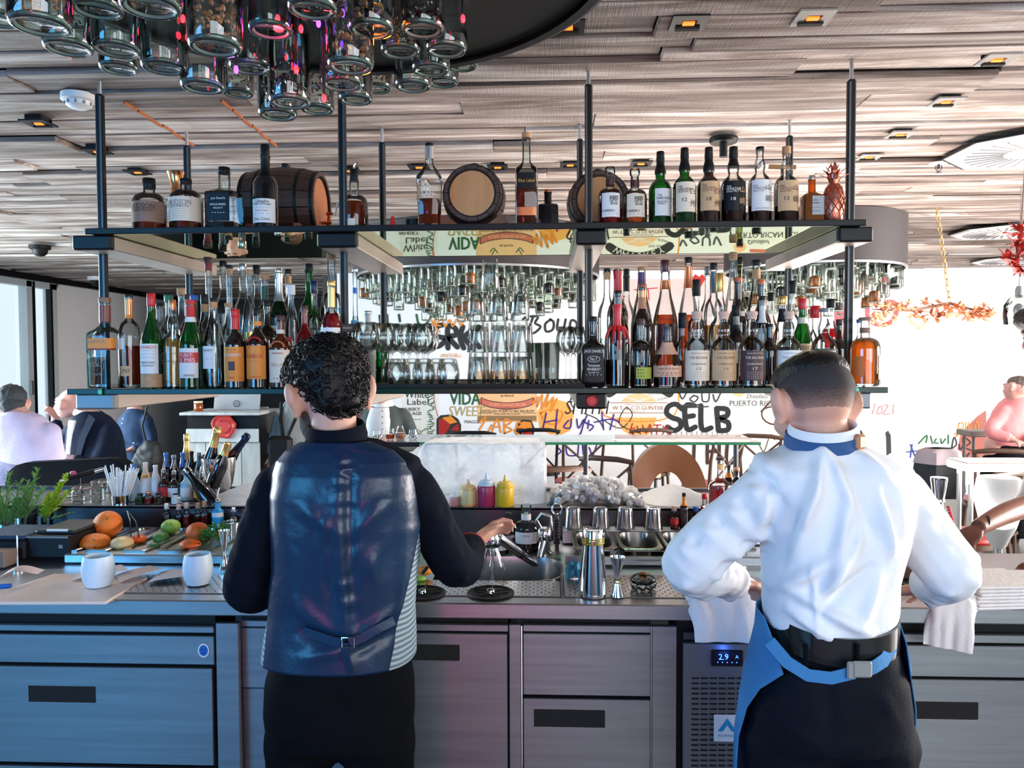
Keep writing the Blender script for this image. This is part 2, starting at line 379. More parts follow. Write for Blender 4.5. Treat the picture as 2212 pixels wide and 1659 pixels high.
# recessed spotlights
spots = [(1225,57),(1488,47),(1757,36),(2155,127),(2045,218),(1945,289),(1878,338),(1385,352),(1232,355),(1075,360),(83,265),(210,326),(297,371),(757,368),(905,360),(1870,468)]
flame = mat('warm_lamp', (1,.30,.04), .5, emit=(1,.20,.02), estr=1.5)
names = ['above the near drum edge', 'at the top centre of the ceiling', 'top right before the bright planks', 'far right, highest', 'right of the outer post, second', 'right of the outer post, third', 'right of the outer post, fourth', 'above the green bottles', 'behind the centre post', 'behind the round cask', 'left edge of ceiling, first', 'left edge of ceiling, second', 'left edge of ceiling, third', 'behind the second post', 'beside the tall clear decanter', 'just outside the top shelf end']
for i, (px, py) in enumerate(spots):
    p = Wz(px, py, ZC); rightish = px > 1600
    t = thing('recessed_spotlight', 'square recessed ceiling spotlight '+names[i], 'ceiling light', (p.x, p.y, ZC-.002), 0, 'square recessed spotlights in the plank ceiling')
    s = .052; f = MB()
    for sx_, sy_, dx, dy in ((0, -1, 2*s, .03), (0, 1, 2*s, .03), (-1, 0, .03, 2*s-.06), (1, 0, .03, 2*s-.06)):
        f.box((sx_*(s-.015), sy_*(s-.015), -.001), (dx, dy, .006))
    obj('bezel', f, mat('spot_bezel_pale', (.34,.31,.28), .5) if rightish else blackm, t, False)
    obj('housing', MB().box((0, 0, .018), (.07, .07, .02)).box((0,.026,.004),(.07,.018,.03)), blackmat, t, False)
    if (px, py) in ((1385,352),(1232,355),(1075,360),(757,368),(905,360),(297,371)):
        l = bpy.data.lights.new('spot_beam', 'SPOT'); l.energy = 55; l.color = (1,.90,.80); l.spot_size = 1.0; l.spot_blend = .6; l.shadow_soft_size = .04; o_ = bpy.data.objects.new('spot_beam', l); C.objects.link(o_); o_.location = (p.x, p.y, ZC-.03); o_.rotation_euler = (Vector((p.x, 3.22, 1.0))-o_.location).to_track_quat('-Z','Y').to_euler()
    obj('lamp', MB().box((0.0, .004, .001), (.034, .016, .012)), flame, t, False)

# ------------------------------------------------------------------ ceiling fittings
p = Wz(170, 205, ZC); t = thing('smoke_detector', 'white round smoke detector on plank ceiling beside the first post', 'smoke detector', (p.x, p.y, ZC))
obj('base', MB().lathe([(.060,0),(.060,-.022),(.052,-.026)], 24), whitep, t)
obj('sensor_dome', MB().lathe([(.046,-.026),(.044,-.040),(.028,-.050),(.004,-.052)], 24), whitep, t)
s = MB()
for k in range(10):
    a = k*PI/5; s.box((.045*math.cos(a), .045*math.sin(a), -.034), (.006, .006, .012), a)
obj('slot', s, INKG, t, False)
def dome(px, py, r, label, m1, m2):
    p = Wz(px, py-10, ZC); t = thing('dome_camera', label, 'security camera', (p.x, p.y, ZC))
    obj('mount', MB().lathe([(r,0),(r,-r*.35),(r*.8,-r*.45)], 20), m1, t)
    obj('dome', MB().lathe([(r*.72,-r*.45),(r*.66,-r*.8),(r*.4,-r*1.05),(r*.05,-r*1.12)], 20), m2, t)
dome(86, 540, .085, 'black dome security camera on the ceiling at the left edge', blackm, blackp)
dome(209, 608, .10, 'white dome security camera near the pale left wall', whitep, blackp)
p = Wz(2028, 352, ZC); t = thing('sprinkler', 'ceiling fire sprinkler with white disc plate on right', 'sprinkler', (p.x, p.y, ZC))
obj('plate', MB().lathe([(.045,0),(.040,-.006),(.012,-.008)], 20), whitep, t)
obj('head', MB().tube([(0,0,-.006),(0,0,-.03)], .008).tube([(-.014,0,-.012),(-.016,0,-.03),(0,0,-.045),(.016,0,-.03),(.014,0,-.012)], .003).lathe([(.014,-.046),(.014,-.049)], 12), darksteel, t)
p = Wz(1563, 298, ZC); t = thing('speaker_pendant', 'black round ceiling fixture with short stem behind whisky bottles', 'ceiling fixture', (p.x, p.y, ZC))
obj('plate', MB().lathe([(.062,0),(.064,-.012),(.058,-.022),(.02,-.026)], 24), blackm, t)
obj('stem', MB().tube([(0,0,-.02),(0,0,-.085)], .018, 12), blackp, t)
# round-slotted air conditioning cassettes
for i, (px, py, sz) in enumerate([(2235, 318, .62), (2170, 497, .62), (2180, 560, .55)]):
    p = Wz(px, py, ZC); t = thing('ceiling_diffuser', ['white octagonal air diffuser with radial slots, nearest on right ceiling','white radial-slot air diffuser, middle one on right ceiling','white radial-slot air diffuser, farthest on right ceiling'][i], 'air vent', (p.x, p.y, ZC-.004), 0, 'white radial air diffusers')
    obj('frame', MB().lathe([(sz*.62,0),(sz*.62,-.012)], 8), blackm, t, False)
    obj('panel', MB().lathe([(sz*.60,-.012),(sz*.58,-.020)], 8), whitep, t, False)
    s = MB()
    for k in range(28):
        a = k*2*PI/28; s.box((sz*.33*math.cos(a), sz*.33*math.sin(a), -.022), (sz*.26, .010, .004), a)
    obj('slot', s, INKG, t, False); obj('hub', MB().lathe([(sz*.14,-.02),(sz*.12,-.028),(.01,-.03)], 20), whitep, t)

# ------------------------------------------------------------------ wall writing (flat print on the wall)
def wpt(px, py, off=.004): p = Wy(px, py, WYB); return Vector((p.x, WYB-off, p.z))
K = 0
def wtext(s, px, py, hpx, m_, width=None, shear=0, name='lettering', off=None, rot=0, strk=0):
    global K; K += 1; off = off or .004+.0006*(K % 8)
    v, f, wd = text_data(s); c = wpt(px, py, off); h = hpx*pm(px, WYB); sx_ = h if width is None else width*pm(px, WYB)/wd
    cr, sr = math.cos(rot), math.sin(rot)
    mb = MB(); mb.add([(c.x+((x+shear*y)*sx_)*cr-y*h*sr, c.y, c.z+((x+shear*y)*sx_)*sr+y*h*cr) for x, y in v], f)
    if strk:
        for dx, dz in ((strk,0),(-strk,0),(0,strk),(0,-strk)): mb.add([(c.x+x*sx_+dx, c.y+.0002, c.z+y*h+dz) for x, y in v], f)
    return obj(name, mb, m_, wall_back, False)
def spray(strokes, wpx, m_, off=None, name='graffiti'):
    """sprayed strokes given as picture-measured poly-lines lying on the wall"""
    global K; K += 1; off = off or .004+.0006*(K % 8); mb = MB()
    for si, st in enumerate(strokes):
        P = [wpt(x, y, off+.0003*si) for x, y in st]; Q = []
        for i in range(len(P)-1):                              # Catmull-Rom smoothing
            a, b, c, d = P[max(i-1,0)], P[i], P[i+1], P[min(i+2,len(P)-1)]
            for t_ in (0, .25, .5, .75):
                Q.append(.5*((2*b)+(c-a)*t_+(2*a-5*b+4*c-d)*t_*t_+(3*b-a-3*c+d)*t_**3))
        Q.append(P[-1]); w_ = wpx*pm(1100, WYB)/2; L_, R_ = [], []
        for i, q in enumerate(Q):
            t_ = (Q[min(i+1,len(Q)-1)]-Q[max(i-1,0)]); t_.y = 0
            t_ = t_.normalized() if t_.length > 0 else Vector((1,0,0)); nn = Vector((-t_.z, 0, t_.x))
            L_.append(q+nn*w_); R_.append(q-nn*w_)
        mb.rings([[l, r] for l, r in zip(L_, R_)], (False, False), closed=False)
        for e in (Q[0], Q[-1]):
            mb.add([e+Vector((w_*math.cos(k*PI/4), -.00012, w_*math.sin(k*PI/4))) for k in range(8)], [tuple(range(8))])
    return obj(name, mb, m_, wall_back, False)
def wrect(x0, y0, x1, y1, m_, off, name='poster'):
    a, b = wpt(x0, y1, off), wpt(x1, y0, off); return obj(name, MB().box(((a.x+b.x)/2, WYB-off/2, (a.z+b.z)/2), (b.x-a.x, off, b.z-a.z)), m_, wall_back, False)
def ink(n_, c): return mat('ink_'+n_, c, .7, 0, .15, 4)
iB, iO, iT, iP, iR, iG, iGr, iK = ink('black', (.02,.02,.02)), ink('orange', (.85,.27,.02)), ink('tan', (.30,.12,.04)), ink('purple', (.04,.015,.22)), ink('red', (.42,.012,.008)), ink('gold', (.45,.34,.10)), ink('green', (.03,.12,.04)), ink('pink', (.50,.10,.12))
iGy = ink('gray', (.035,.035,.035)); iSal = ink('salmon', (.62,.16,.10)); iPk = ink('wash', (.90,.62,.62)); iPe = ink('peach', (.85,.50,.25))
# spirit-label murals
wrect(868, 812, 948, 940, ink('label_white', (.80,.79,.74)), .0012)
wtext('White', 900, 852, 15, iB, 52); wtext('Label', 903, 868, 13, iB, 46); wtext('WHISKY', 886, 884, 7, iB, 44); wtext('GREAT AGE', 882, 893, 7, iB, 58); wtext('MATURED IN OAK', 893, 906, 3, iB)
rr = random.Random(5)
spray([[(931+rr.uniform(-7,7), 815+i*5), (931+rr.uniform(-8,8), 819+i*5), (931+rr.uniform(-7,7), 822+i*5)] for i in range(24)], 1.5, iGr)
spray([[(875+i*4, 932+rr.uniform(-8,8)), (879+i*4, 932+rr.uniform(-8,8))] for i in range(16)], 1.4, iGr)
spray([[(944, 810), (938, 860), (946, 900)], [(941, 812), (935, 855)]], 1.6, iSal)
wtext('VIDA', 1005, 861, 26, iGr, 66, strk=.004); wtext('SWEET', 1008, 888, 22, iG, 76, .15); wtext('MAGGIE', 1022, 911, 7, iGy)
wrect(1031, 800, 1160, 912, iPe, .0022, 'rum_label')
spray([[(1040, 866), (1060, 873), (1096, 877), (1132, 873), (1152, 866)]], 13, iSal, .0040, 'ribbon'); spray([[(1040, 859), (1060, 866), (1096, 870), (1132, 866), (1152, 859)], [(1040, 873), (1060, 880), (1096, 884), (1132, 880), (1152, 873)], [(1040,873),(1040,859)],[(1152,873),(1152,859)]], 1.4, iB, .0052, 'ribbon_outline')
wtext('86 PROOF', 1096, 855, 4.5, iB); wtext('PURE GOLD RUM', 1096, 874, 6, iPe, 78, 0, off=.0062)
spray([[(1060,842),(1068,850),(1076,840)],[(1132,842),(1124,850),(1116,840)],[(1064,836),(1070,846)],[(1128,836),(1122,846)]], 2, iGr)
wtext('CONTAINS ONE QUART', 1096, 882, 3.6, iB); wtext('DISTILLED PUERTO RICAN RUM', 1096, 888, 5.6, iB, 114); wtext('MADE AND BOTTLED BY', 1096, 894, 3.6, iB)
spray([[(1034, 892.5), (1062, 892.5)], [(1130, 892.5), (1158, 892.5)]], .9, iB); wrect(1032, 898, 1159, 909, ink('band', (.30,.17,.07)), .003, 'rum_label_band')
spray([[(1036,912),(1050,900),(1044,915),(1036,930),(1052,934),(1062,918)],[(1062,936),(1074,905),(1082,934)],[(1066,922),(1080,922)],[(1090,936),(1090,906),(1104,912),(1092,920),(1106,928),(1090,936)],[(1118,920),(1112,932),(1126,936),(1134,920),(1120,912),(1116,922)]], 3.5, iO)
# red and orange block characters
def blob(pts, m_, off, name='graffiti_fill'):
    P = [wpt(x, y, off) for x, y in pts]; obj(name, MB().add(P, [tuple(range(len(P)))[::-1]]), m_, wall_back, False)
blob([(943,945),(943,905),(952,897),(975,895),(990,905),(996,918),(996,945)], iB, .0040); blob([(948,942),(948,906),(962,903),(975,912),(970,925),(958,942)], iR, .0048); blob([(955,902),(975,899),(988,912),(972,916)], iO, .0052); blob([(972,930),(990,915),(992,930)], iR, .0052)
blob([(1113,945),(1115,915),(1130,906),(1148,908),(1155,925),(1152,945)], iB, .0070); blob([(1117,925),(1130,910),(1147,912),(1150,925)], iO, .0074); blob([(1118,945),(1119,928),(1149,928),(1148,945)], iR, .0076)
# orange cloud and tags
blob([(1165,925),(1160,890),(1175,868),(1200,862),(1228,870),(1240,895),(1232,930),(1200,945)], ink('orange_wash', (.88,.42,.10)), .0016)
spray([[(1150,872),(1162,856),(1160,880),(1172,850),(1170,884),(1185,848),(1180,880),(1196,856),(1190,890),(1204,860)],[(1168,892),(1190,884),(1216,892),(1204,915),(1180,912),(1168,892)]], 3, iO)
spray([[(1180,892),(1176,912),(1172,928)],[(1204,884),(1202,908),(1200,930)],[(1176,912),(1204,907)],[(1228,908),(1218,922),(1232,924),(1234,905)],[(1246,905),(1250,925),(1262,905),(1256,932),(1248,945)],[(1272,908),(1270,925)],[(1268,898),(1264,912),(1282,920),(1274,930)],[(1300,890),(1304,928)],[(1284,912),(1320,905),(1338,912)],[(1326,895),(1318,928)]], 3, iP)
spray([[(1216,955),(1202,962),(1212,975),(1200,984)],[(1222,958),(1226,982),(1244,984)],[(1250,960),(1248,984)],[(1258,958),(1262,984),(1272,966),(1280,984),(1290,958)]], 3, iP)
wtext('SMITH', 1268, 880, 30, iB, 92, .2)
spray([[(1232,862),(1240,852),(1232,868),(1240,884),(1230,890)],[(1300,905),(1340,925),(1366,898),(1352,880),(1338,915),(1380,935)],[(1262,893),(1290,905),(1304,925)]], 2, iB)
# whiskey label
wrect(1306, 790, 1456, 902, ink('label_cream', (.86,.84,.78)), .0018, 'whiskey_label')
spray([[(1306,790),(1306,898),(1456,898),(1456,790)]], 3, iO, .0030); spray([[(1316,850),(1340,836),(1380,828),(1420,836),(1446,850)]], 18, iB, .0034, 'label_arch')
for i, ch in enumerate('WHISKEY'):
    a = (i-3)/3; wtext(ch, 1381+a*46, 833+a*a*12-4, 14, ink('label_white', (.8,.8,.8)), None, 0, off=.0046, rot=-a*.42)
blob([(1340,868),(1356,854),(1380,849),(1404,854),(1420,868)], iPe, .0040); spray([[(1380,868),(1345+i*10,856-abs(3-i)*0)] for i in range(8)], .9, ink('label_white', (.8,.8,.8)), .0044)
spray([[(1316,870),(1442,870)],[(1316,892),(1442,892)]], 1.6, iT, .0034); wtext('COMPANY DISTILLERS BOTTLERS', 1379, 874, 3, iT); wtext('W.T. & C.D.GUNTER.', 1379, 881, 8, iT, 112); wtext('NASHVILLE, TN.', 1379, 889, 3.5, iT)
wtext('OLD GUN BLEND', 1428, 850, 5, iB); wtext('OF QUALITY', 1434, 861, 6, iB, 30, 0, rot=.25)
for x in range(1330, 1440, 14): spray([[(x, 899), (x+rr.uniform(-2, 2), 899+rr.uniform(8, 34))]], 1.1, iPe)
blob([(1330,900),(1420,900),(1405,935),(1380,950),(1345,930)], ink('orange_wash', (.88,.42,.10)), .0016)
spray([[(1355,928),(1372,924)],[(1366,915),(1360,936)],[(1376,920),(1384,938)],[(1388,918),(1396,936),(1404,916),(1408,938)],[(1412,918),(1428,918)],[(1420,918),(1418,940)],[(1432,920),(1444,938)],[(1444,918),(1430,940)]], 2.4, iR)
# big sprayed words
spray([[(1474,884),(1460,873),(1444,878),(1440,892),(1452,902),(1468,908),(1470,922),(1456,930),(1442,922)],[(1500,876),(1480,878),(1484,926),(1502,922)],[(1484,900),(1498,898)],[(1514,876),(1516,926),(1536,924)],[(1548,882),(1552,930)],[(1548,882),(1570,884),(1570,898),(1552,904),(1572,912),(1572,928),(1552,930)]], 11, ink('spray_black', (.008,.012,.014)))
spray([[(1468,946),(1450,952),(1446,985),(1470,990)],[(1482,950),(1515,948)],[(1500,950),(1498,1000)],[(1528,1000),(1530,950),(1552,950),(1552,1000)],[(1530,975),(1552,975)],[(1572,950),(1570,1000),(1592,990),(1594,960),(1572,950)]], 7, ink('spray_brown', (.05,.024,.012)))
spray([[(1450+i*11, 932), (1450+i*11+rr.uniform(-1,1), 932+rr.uniform(4, 22))] for i in range(12)], 1.2, ink('spray_brown', (.05,.024,.012)))
spray([[(1468,850),(1474,862),(1482,850)],[(1498,855),(1490,862),(1500,868),(1508,858),(1498,854)],[(1516,850),(1518,866),(1530,866),(1532,850)],[(1540,852),(1546,868),(1556,850)],[(1470,876),(1512,874)],[(1488,880),(1530,878)]], 3, iGy)
wtext('Distilled', 1636, 856, 9, iB, 44, .3); wtext('PUERTO RICAN', 1632, 871, 12, iGy, 112); wtext('RUM', 1712, 871, 12, iGy)
wrect(1576, 800, 1750, 880, ink('label_cream', (.86,.84,.78)), .0010, 'rum_label'); blob([(1582,846),(1586,838),(1596,834),(1606,838),(1610,846),(1606,854),(1596,858),(1586,854)], iPe, .0030); spray([[(1590,846),(1602,846)]], 3, iSal, .004); spray([[(1620,838),(1680,836),(1734,838)]], 7, iSal, .003)
# centre wall above the lower shelf
spray([[(956,702),(945,706),(936,722),(950,728),(964,732),(948,748),(934,746)],[(968,752),(968,706),(984,710),(984,724),(970,728),(988,750)],[(1000,706),(994,730),(1002,752)],[(1000,730),(1016,716)],[(1002,728),(1020,752)],[(1034,706),(1024,728),(1036,750)]], 11, iB)
spray([[(928,700),(952,704)],[(940,688),(936,722)],[(930,690),(950,718)],[(952,690),(928,716)],[(956,688),(962,706),(972,690),(978,706),(988,688),(996,704),(1004,686)]], 3, iO)
wtext('ANTHILL', 975, 768, 8, iO)
spray([[(900,680),(905,700),(920,700),(934,682),(942,690)]], 5, iGr); spray([[(820,682),(822,700)],[(836,680),(838,704)],[(862,680),(864,694)]], 5, iGy)
spray([[(1130,690),(1142,680)],[(1152,684),(1140,716)],[(1142,684),(1162,684),(1156,698),(1168,706),(1152,720),(1136,716)],[(1190,690),(1178,700),(1180,716),(1194,712),(1196,696),(1188,690)],[(1206,690),(1204,712),(1216,714),(1222,690)],[(1230,716),(1234,692),(1246,698),(1244,716)]], 5, iB)
spray([[(1370,626),(1420,622)],[(1382,628),(1378,652)],[(1400,624),(1402,648)],[(1345,640),(1352,640)]], 2, iR); blob([(1496,600),(1502,592),(1510,598),(1518,592),(1524,602),(1512,622),(1500,612)], iR, .005)
wrect(1328, 600, 1680, 830, ink('blush', (.62,.47,.45)), .0008, 'painted_panel')
# right hand wall
spray([[(1880,600),(1902,618),(1900,640),(1910,600)],[(1874,650),(1876,690),(1905,702),(1930,690),(1936,660),(1920,652),(1905,668)],[(1818,660),(1818,720)],[(1808,662),(1806,735)]], 9, iK); wrect(1800, 596, 1960, 720, ink('pink_wash', (.80,.68,.70)), .0007, 'painted_panel')
spray([[(1890,872),(1884,894)],[(1898,880),(1894,892),(1904,892),(1904,878),(1898,880)],[(1908,876),(1918,876),(1908,894),(1922,894)],[(1930,874),(1928,894)]], 1.5, iK); wtext('* * * *', 1890, 858, 3, iGy)
blob([(1912,935),(1918,930),(1924,940),(1925,978),(1915,984),(1914,945)], iGy, .004)
spray([[(1970,960),(1966,988)],[(1966,960),(1976,985)],[(1958,976),(1978,974)]], 2.4, ink('blue', (.02,.06,.30))); spray([[(1984,958),(2002,940),(2000,956)],[(2010,942),(2014,958)],[(2022,948),(2018,956),(2026,957)],[(2032,948),(2034,958),(2042,948)],[(2048,940),(2048,958)]], 3, ink('green2', (.01,.13,.04)))
blob([(2060,1010),(2075,935),(2110,900),(2130,886),(2132,1010)], ink('pink_panel', (.42,.13,.10)), .0012)
spray([[(2052,990),(2060,945),(2066,960),(2056,968)],[(2072,960),(2074,972),(2082,960)],[(2084,980),(2080,945),(2096,956),(2084,966),(2104,975)],[(2078,985),(2084,978),(2088,986),(2094,978)],[(2082,996),(2080,1012),(2100,1006)]], 3, iB)
spray([[(2072,914),(2070,925),(2080,924),(2080,914),(2072,914)],[(2086,912),(2086,926)],[(2092,912),(2092,926),(2098,926)],[(2104,926),(2110,910),(2114,926)],[(2062,935),(2070,942)],[(2070,934),(2064,944)]], 2, iO)
spray([[(1660,948),(1650,975),(1640,960)],[(1672,950),(1690,940),(1680,972)],[(1700,950),(1704,970)],[(1575,955),(1586,948),(1600,962),(1590,975)]], 2, ink('gold2', (.16,.14,.02)))
# ------------------------------------------------------------------ hanging bottle shelf
YF, YR, SF = 2.68, 3.34, 2.52
PX = [-1.57, -.706, .150, 1.036]; BM = [(-1.60,-1.47), (-.76,-.63), (.105,.20), (.955,1.06)]
ZL, ZU = 1.500, 2.037                                        # glass tops
mirror_green = glass('green_tinted_shelf_glass', (.18,.34,.10), .15, 0, .01, 1)
def shelfglass():
    m, n, o = _new('green_mirror_glass'); L = n.links.new
    g = n.nodes.new('ShaderNodeBsdfGlossy'); g.inputs[0].default_value = (.72,.80,.62,1); g.inputs['Roughness'].default_value = .005
    t = n.nodes.new('ShaderNodeBsdfTransparent'); t.inputs[0].default_value = (.10,.30,.06,1)
    nz = n.nodes.new('ShaderNodeTexNoise'); nz.inputs['Scale'].default_value = 3; r = n.nodes.new('ShaderNodeMapRange'); r.inputs[3].default_value = .74; r.inputs[4].default_value = .88
    L(nz.outputs['Fac'], r.inputs[0]); s = n.nodes.new('ShaderNodeMixShader'); L(r.outputs[0], s.inputs[0]); L(t.outputs[0], s.inputs[1]); L(g.outputs[0], s.inputs[2]); L(s.outputs[0], o.inputs[0]); return m
ug = shelfglass()
edgeg = mat('dark_green_glass_edge', (.002,.018,.008), .3, 0, .4, 5, spec=.3)
S = thing('hanging_bottle_shelf', 'two-tier black steel and glass bottle shelf hung from the ceiling over the bar', 'shelf')
xl, xr = Xa(142, SF), Xa(1920, SF); ul, ur = Xa(196, SF), Xa(1862, SF)
obj('upper_shelf', MB().box(((ul+ur)/2, (SF+.008+3.17)/2, ZU-.009), (ur-ul, 3.17-SF-.016, .016)), ug, S, False)['label'] = 'upper green mirrored glass shelf'
obj('upper_edge', MB().bbox(((ul+ur)/2, SF+.004, ZU-.009), (ur-ul+.02, .010, .020), .002).bbox(((ul+ur)/2, 3.175, ZU-.009), (ur-ul, .010, .018), .002), blackm, S, False)
obj('upper_mat', MB().box(((ul+ur)/2, 2.845, ZU+.0005), (ur-ul-.01, .64, .003)), mat('rubber_bar_mat', (.012,.012,.012), .7), S, False)
lg = glass('lower_shelf_glass', (.45,.72,.55), .2)
obj('lower_shelf', MB().box(((xl+xr)/2, 2.87, ZL-.009), (xr-xl, .68, .016)), lg, S, False)['label'] = 'lower clear green glass shelf'
obj('lower_edge', MB().bbox(((xl+xr)/2, SF+.004, ZL-.009), (xr-xl, .008, .019), .002).bbox(((xl+xr)/2, 3.214, ZL-.009), (xr-xl, .006, .018), .002), edgeg, S, False)
mb = MB(); gx0, gx1 = Xa(790, 2.56), Xa(1262, 2.56)
mb.box(((gx0+gx1)/2, 2.545, ZL+.006), (gx1-gx0, .006, .014)); mb.box(((gx0+gx1)/2, 2.545+.58, ZL+.006), (gx1-gx0, .006, .014))
k = gx0
while k < gx1: mb.box((k, 2.84, ZL+.004), (.004, .58, .010)); k += .0215
obj('bar_mat', mb, blackp, S, False)
for i, (x, (b0, b1)) in enumerate(zip(PX, BM)):
    for Y in (YF, YR):
        mb = MB(); mb.bbox((x, Y, (1.425+ZC-.04)/2), (.026, .026, ZC-.04-1.425), .005)
        obj('post', mb, blackm, S, False); obj('threaded_rod', MB().tube([(x, Y, ZC-.045), (x, Y, ZC+.02)], .007, 8), steel, S)
        obj('highlight_strip', MB().box((x+(-.008 if x > 0 else .008), Y-.0135, (1.43+ZC-.05)/2), (.006, .003, ZC-.05-1.43)), mat('highlight_grey',(.10,.11,.12),.4,.5), S, False)  # paler strip standing in for the thin highlight down each post
    for z in (ZU-.018-.0235, ZL-.018-.026):
        h = .047 if z > 1.8 else .052
        obj('beam', MB().bbox(((b0+b1)/2, 2.99, z), (b1-b0, .82, h), .003), tan, S, False)
        obj('end_block', MB().bbox(((b0+b1)/2, 2.565, z), (b1-b0+.006, .03, h+.002), .006), blackm if (z > 1.8 or i in (2,)) else greym, S, False)
for px_ in (216, 1850): obj('glass_clip', MB().bbox((Xa(px_, 2.515), 2.512, ZL-.009), (.012, .012, .018), .003), mat('teal_glass_clip', (.05,.55,.38), .3), S)['label'] = 'teal translucent clip'
def seal(mb, r, d=.006):                                    # wax seal: wavy disc with raised rim
    ro = []
    for (k, y_) in ((.0, -d*1.4), (.55, -d*1.4), (.62, -d*.9), (.82, -d*.9), (.9, -d*1.5), (1.0, -d), (1.02, 0)):
        q = []
        for j in range(28):
            a = 2*PI*j/28; rr_ = r*max(k, .02)*(1+(.05*math.sin(5*a+1)+.03*math.sin(9*a) if k > .85 else 0)); q.append((rr_*math.cos(a), y_, rr_*math.sin(a)))
        ro.append(q[::-1])
    return mb.rings(ro)
t = thing('wax_seal_emblem', 'small red wax seal emblem on the black block under the lower shelf', 'emblem', ((.105+.20)/2, 2.549, ZL-.044)); obj('seal', seal(MB(), .019), RED, t)

# ------------------------------------------------------------------ work counter
CF, CT = 2.20, .886
LX0, LX1 = -2.6, 2.6
Wk = thing('worktop', 'continuous stainless steel bar worktop with sink and drip trays', 'counter')
sx0, sx1, sy0, sy1 = Xa(945, 2.6), Xa(1212, 2.6), 2.44, 2.74
obj('nosing', MB().bbox(((LX0+LX1)/2, CF+.03, CT-.021), (LX1-LX0, .06, .046), .004), steel, Wk, False)
mb = MB(); z = CT-.012
for (a, b, c_, d) in ((LX0, sx0, 2.26, 3.02), (sx1, Xa(1955, 3.0), 2.26, 3.02), (Xa(1955, 3.0), LX1, 2.26, 2.84), (sx0, sx1, 2.26, sy0), (sx0, sx1, sy1, 3.02)): mb.box(((a+b)/2, (c_+d)/2, z), (b-a, d-c_, .018))
obj('deck', mb, steel, Wk, False)
mb = MB(); r_ = []
cx, cy, hx, hy = (sx0+sx1)/2, (sy0+sy1)/2, (sx1-sx0)/2, (sy1-sy0)/2
for k, zz in ((1.03, CT-.002), (1.0, CT-.001), (.98, CT-.02), (.93, CT-.15), (.8, CT-.17), (.1, CT-.175)):
    r_.append([(cx+hx*k*(1 if n_ == 2 else 1)*math.cos(a)/((abs(math.cos(a))**4+abs(math.sin(a))**4)**.25), cy+hy*k*math.sin(a)/((abs(math.cos(a))**4+abs(math.sin(a))**4)**.25), zz) for a, n_ in [(2*PI*j/32, 2) for j in range(32)]])
mb.rings(r_, (False, True)); obj('sink_bowl', mb, mat('sink_steel', (.35,.36,.38), .25, 1), Wk)
def quadslab(name, pts, z, th, m_, parent, b=None):
    P = [Wz(px, py, z) for px, py in pts]; return obj(name, MB().slab(P, Vector((0, 0, -th))), m_, parent, False)
hole = mat('hole_dark', (.01,.01,.01), .8)
def perf(name, label, px0, px1, y0, y1, parent):
    a, b = Xa(px0, 2.4, 1280), Xa(px1, 2.4, 1280); z = CT+.001
    obj(name, MB().bbox(((a+b)/2, (y0+y1)/2, z), (b-a, y1-y0, .006), .002), mat('drip_tray_steel', (.46,.46,.47), .26, 1, .2, 4), parent, False)
    mb = MB(); y_ = y0+.02; r = 0
    while y_ < y1-.012:
        x = a+.018+(r % 2)*.012
        while x < b-.012: mb.lathe([(.0028, 0), (.0028, .0004)], 6, (x, y_, z+.003)); x += .024
        y_ += .018; r += 1
    o = obj(name+'_holes', mb, hole, parent, False); o['kind'] = 'stuff'
perf('drip_tray', '', 250, 600, 2.265, 2.46, Wk); perf('drip_tray', '', 872, 1210, 2.265, 2.425, Wk); perf('drip_tray', '', 1217, 1475, 2.265, 2.50, Wk)
obj('divider', MB().box((Xa(1213, 2.4, 1280), 2.37, CT+.003), (.006, .22, .008)), darksteel, Wk, False)
for px in (912, 1060):                                       # glass rinsers set in the tray
    p = Wz(px, 1281, CT+.004)
    t = thing('glass_rinser', 'round black glass rinser '+('beside the waistcoat' if px < 1000 else 'in middle of the drip tray'), 'glass rinser', (p.x, p.y, CT+.004), 0, 'round glass rinsers in the drip tray')
    obj('bowl', MB().lathe([(.072,.001),(.070,.004),(.062,.004),(.058,.001),(.01,.0008)], 28), blackp, t)
    mb = MB()
    for k in range(5):
        a = k*2*PI/5; mb.tube([(.01*math.cos(a), .01*math.sin(a), .006), (.055*math.cos(a+.25), .055*math.sin(a+.25), .005)], .003, 6)
    obj('spray_arm', mb, blackp, t); obj('nozzle', MB().lathe([(.014,.002),(.012,.010),(.004,.014)], 12), chrome, t)
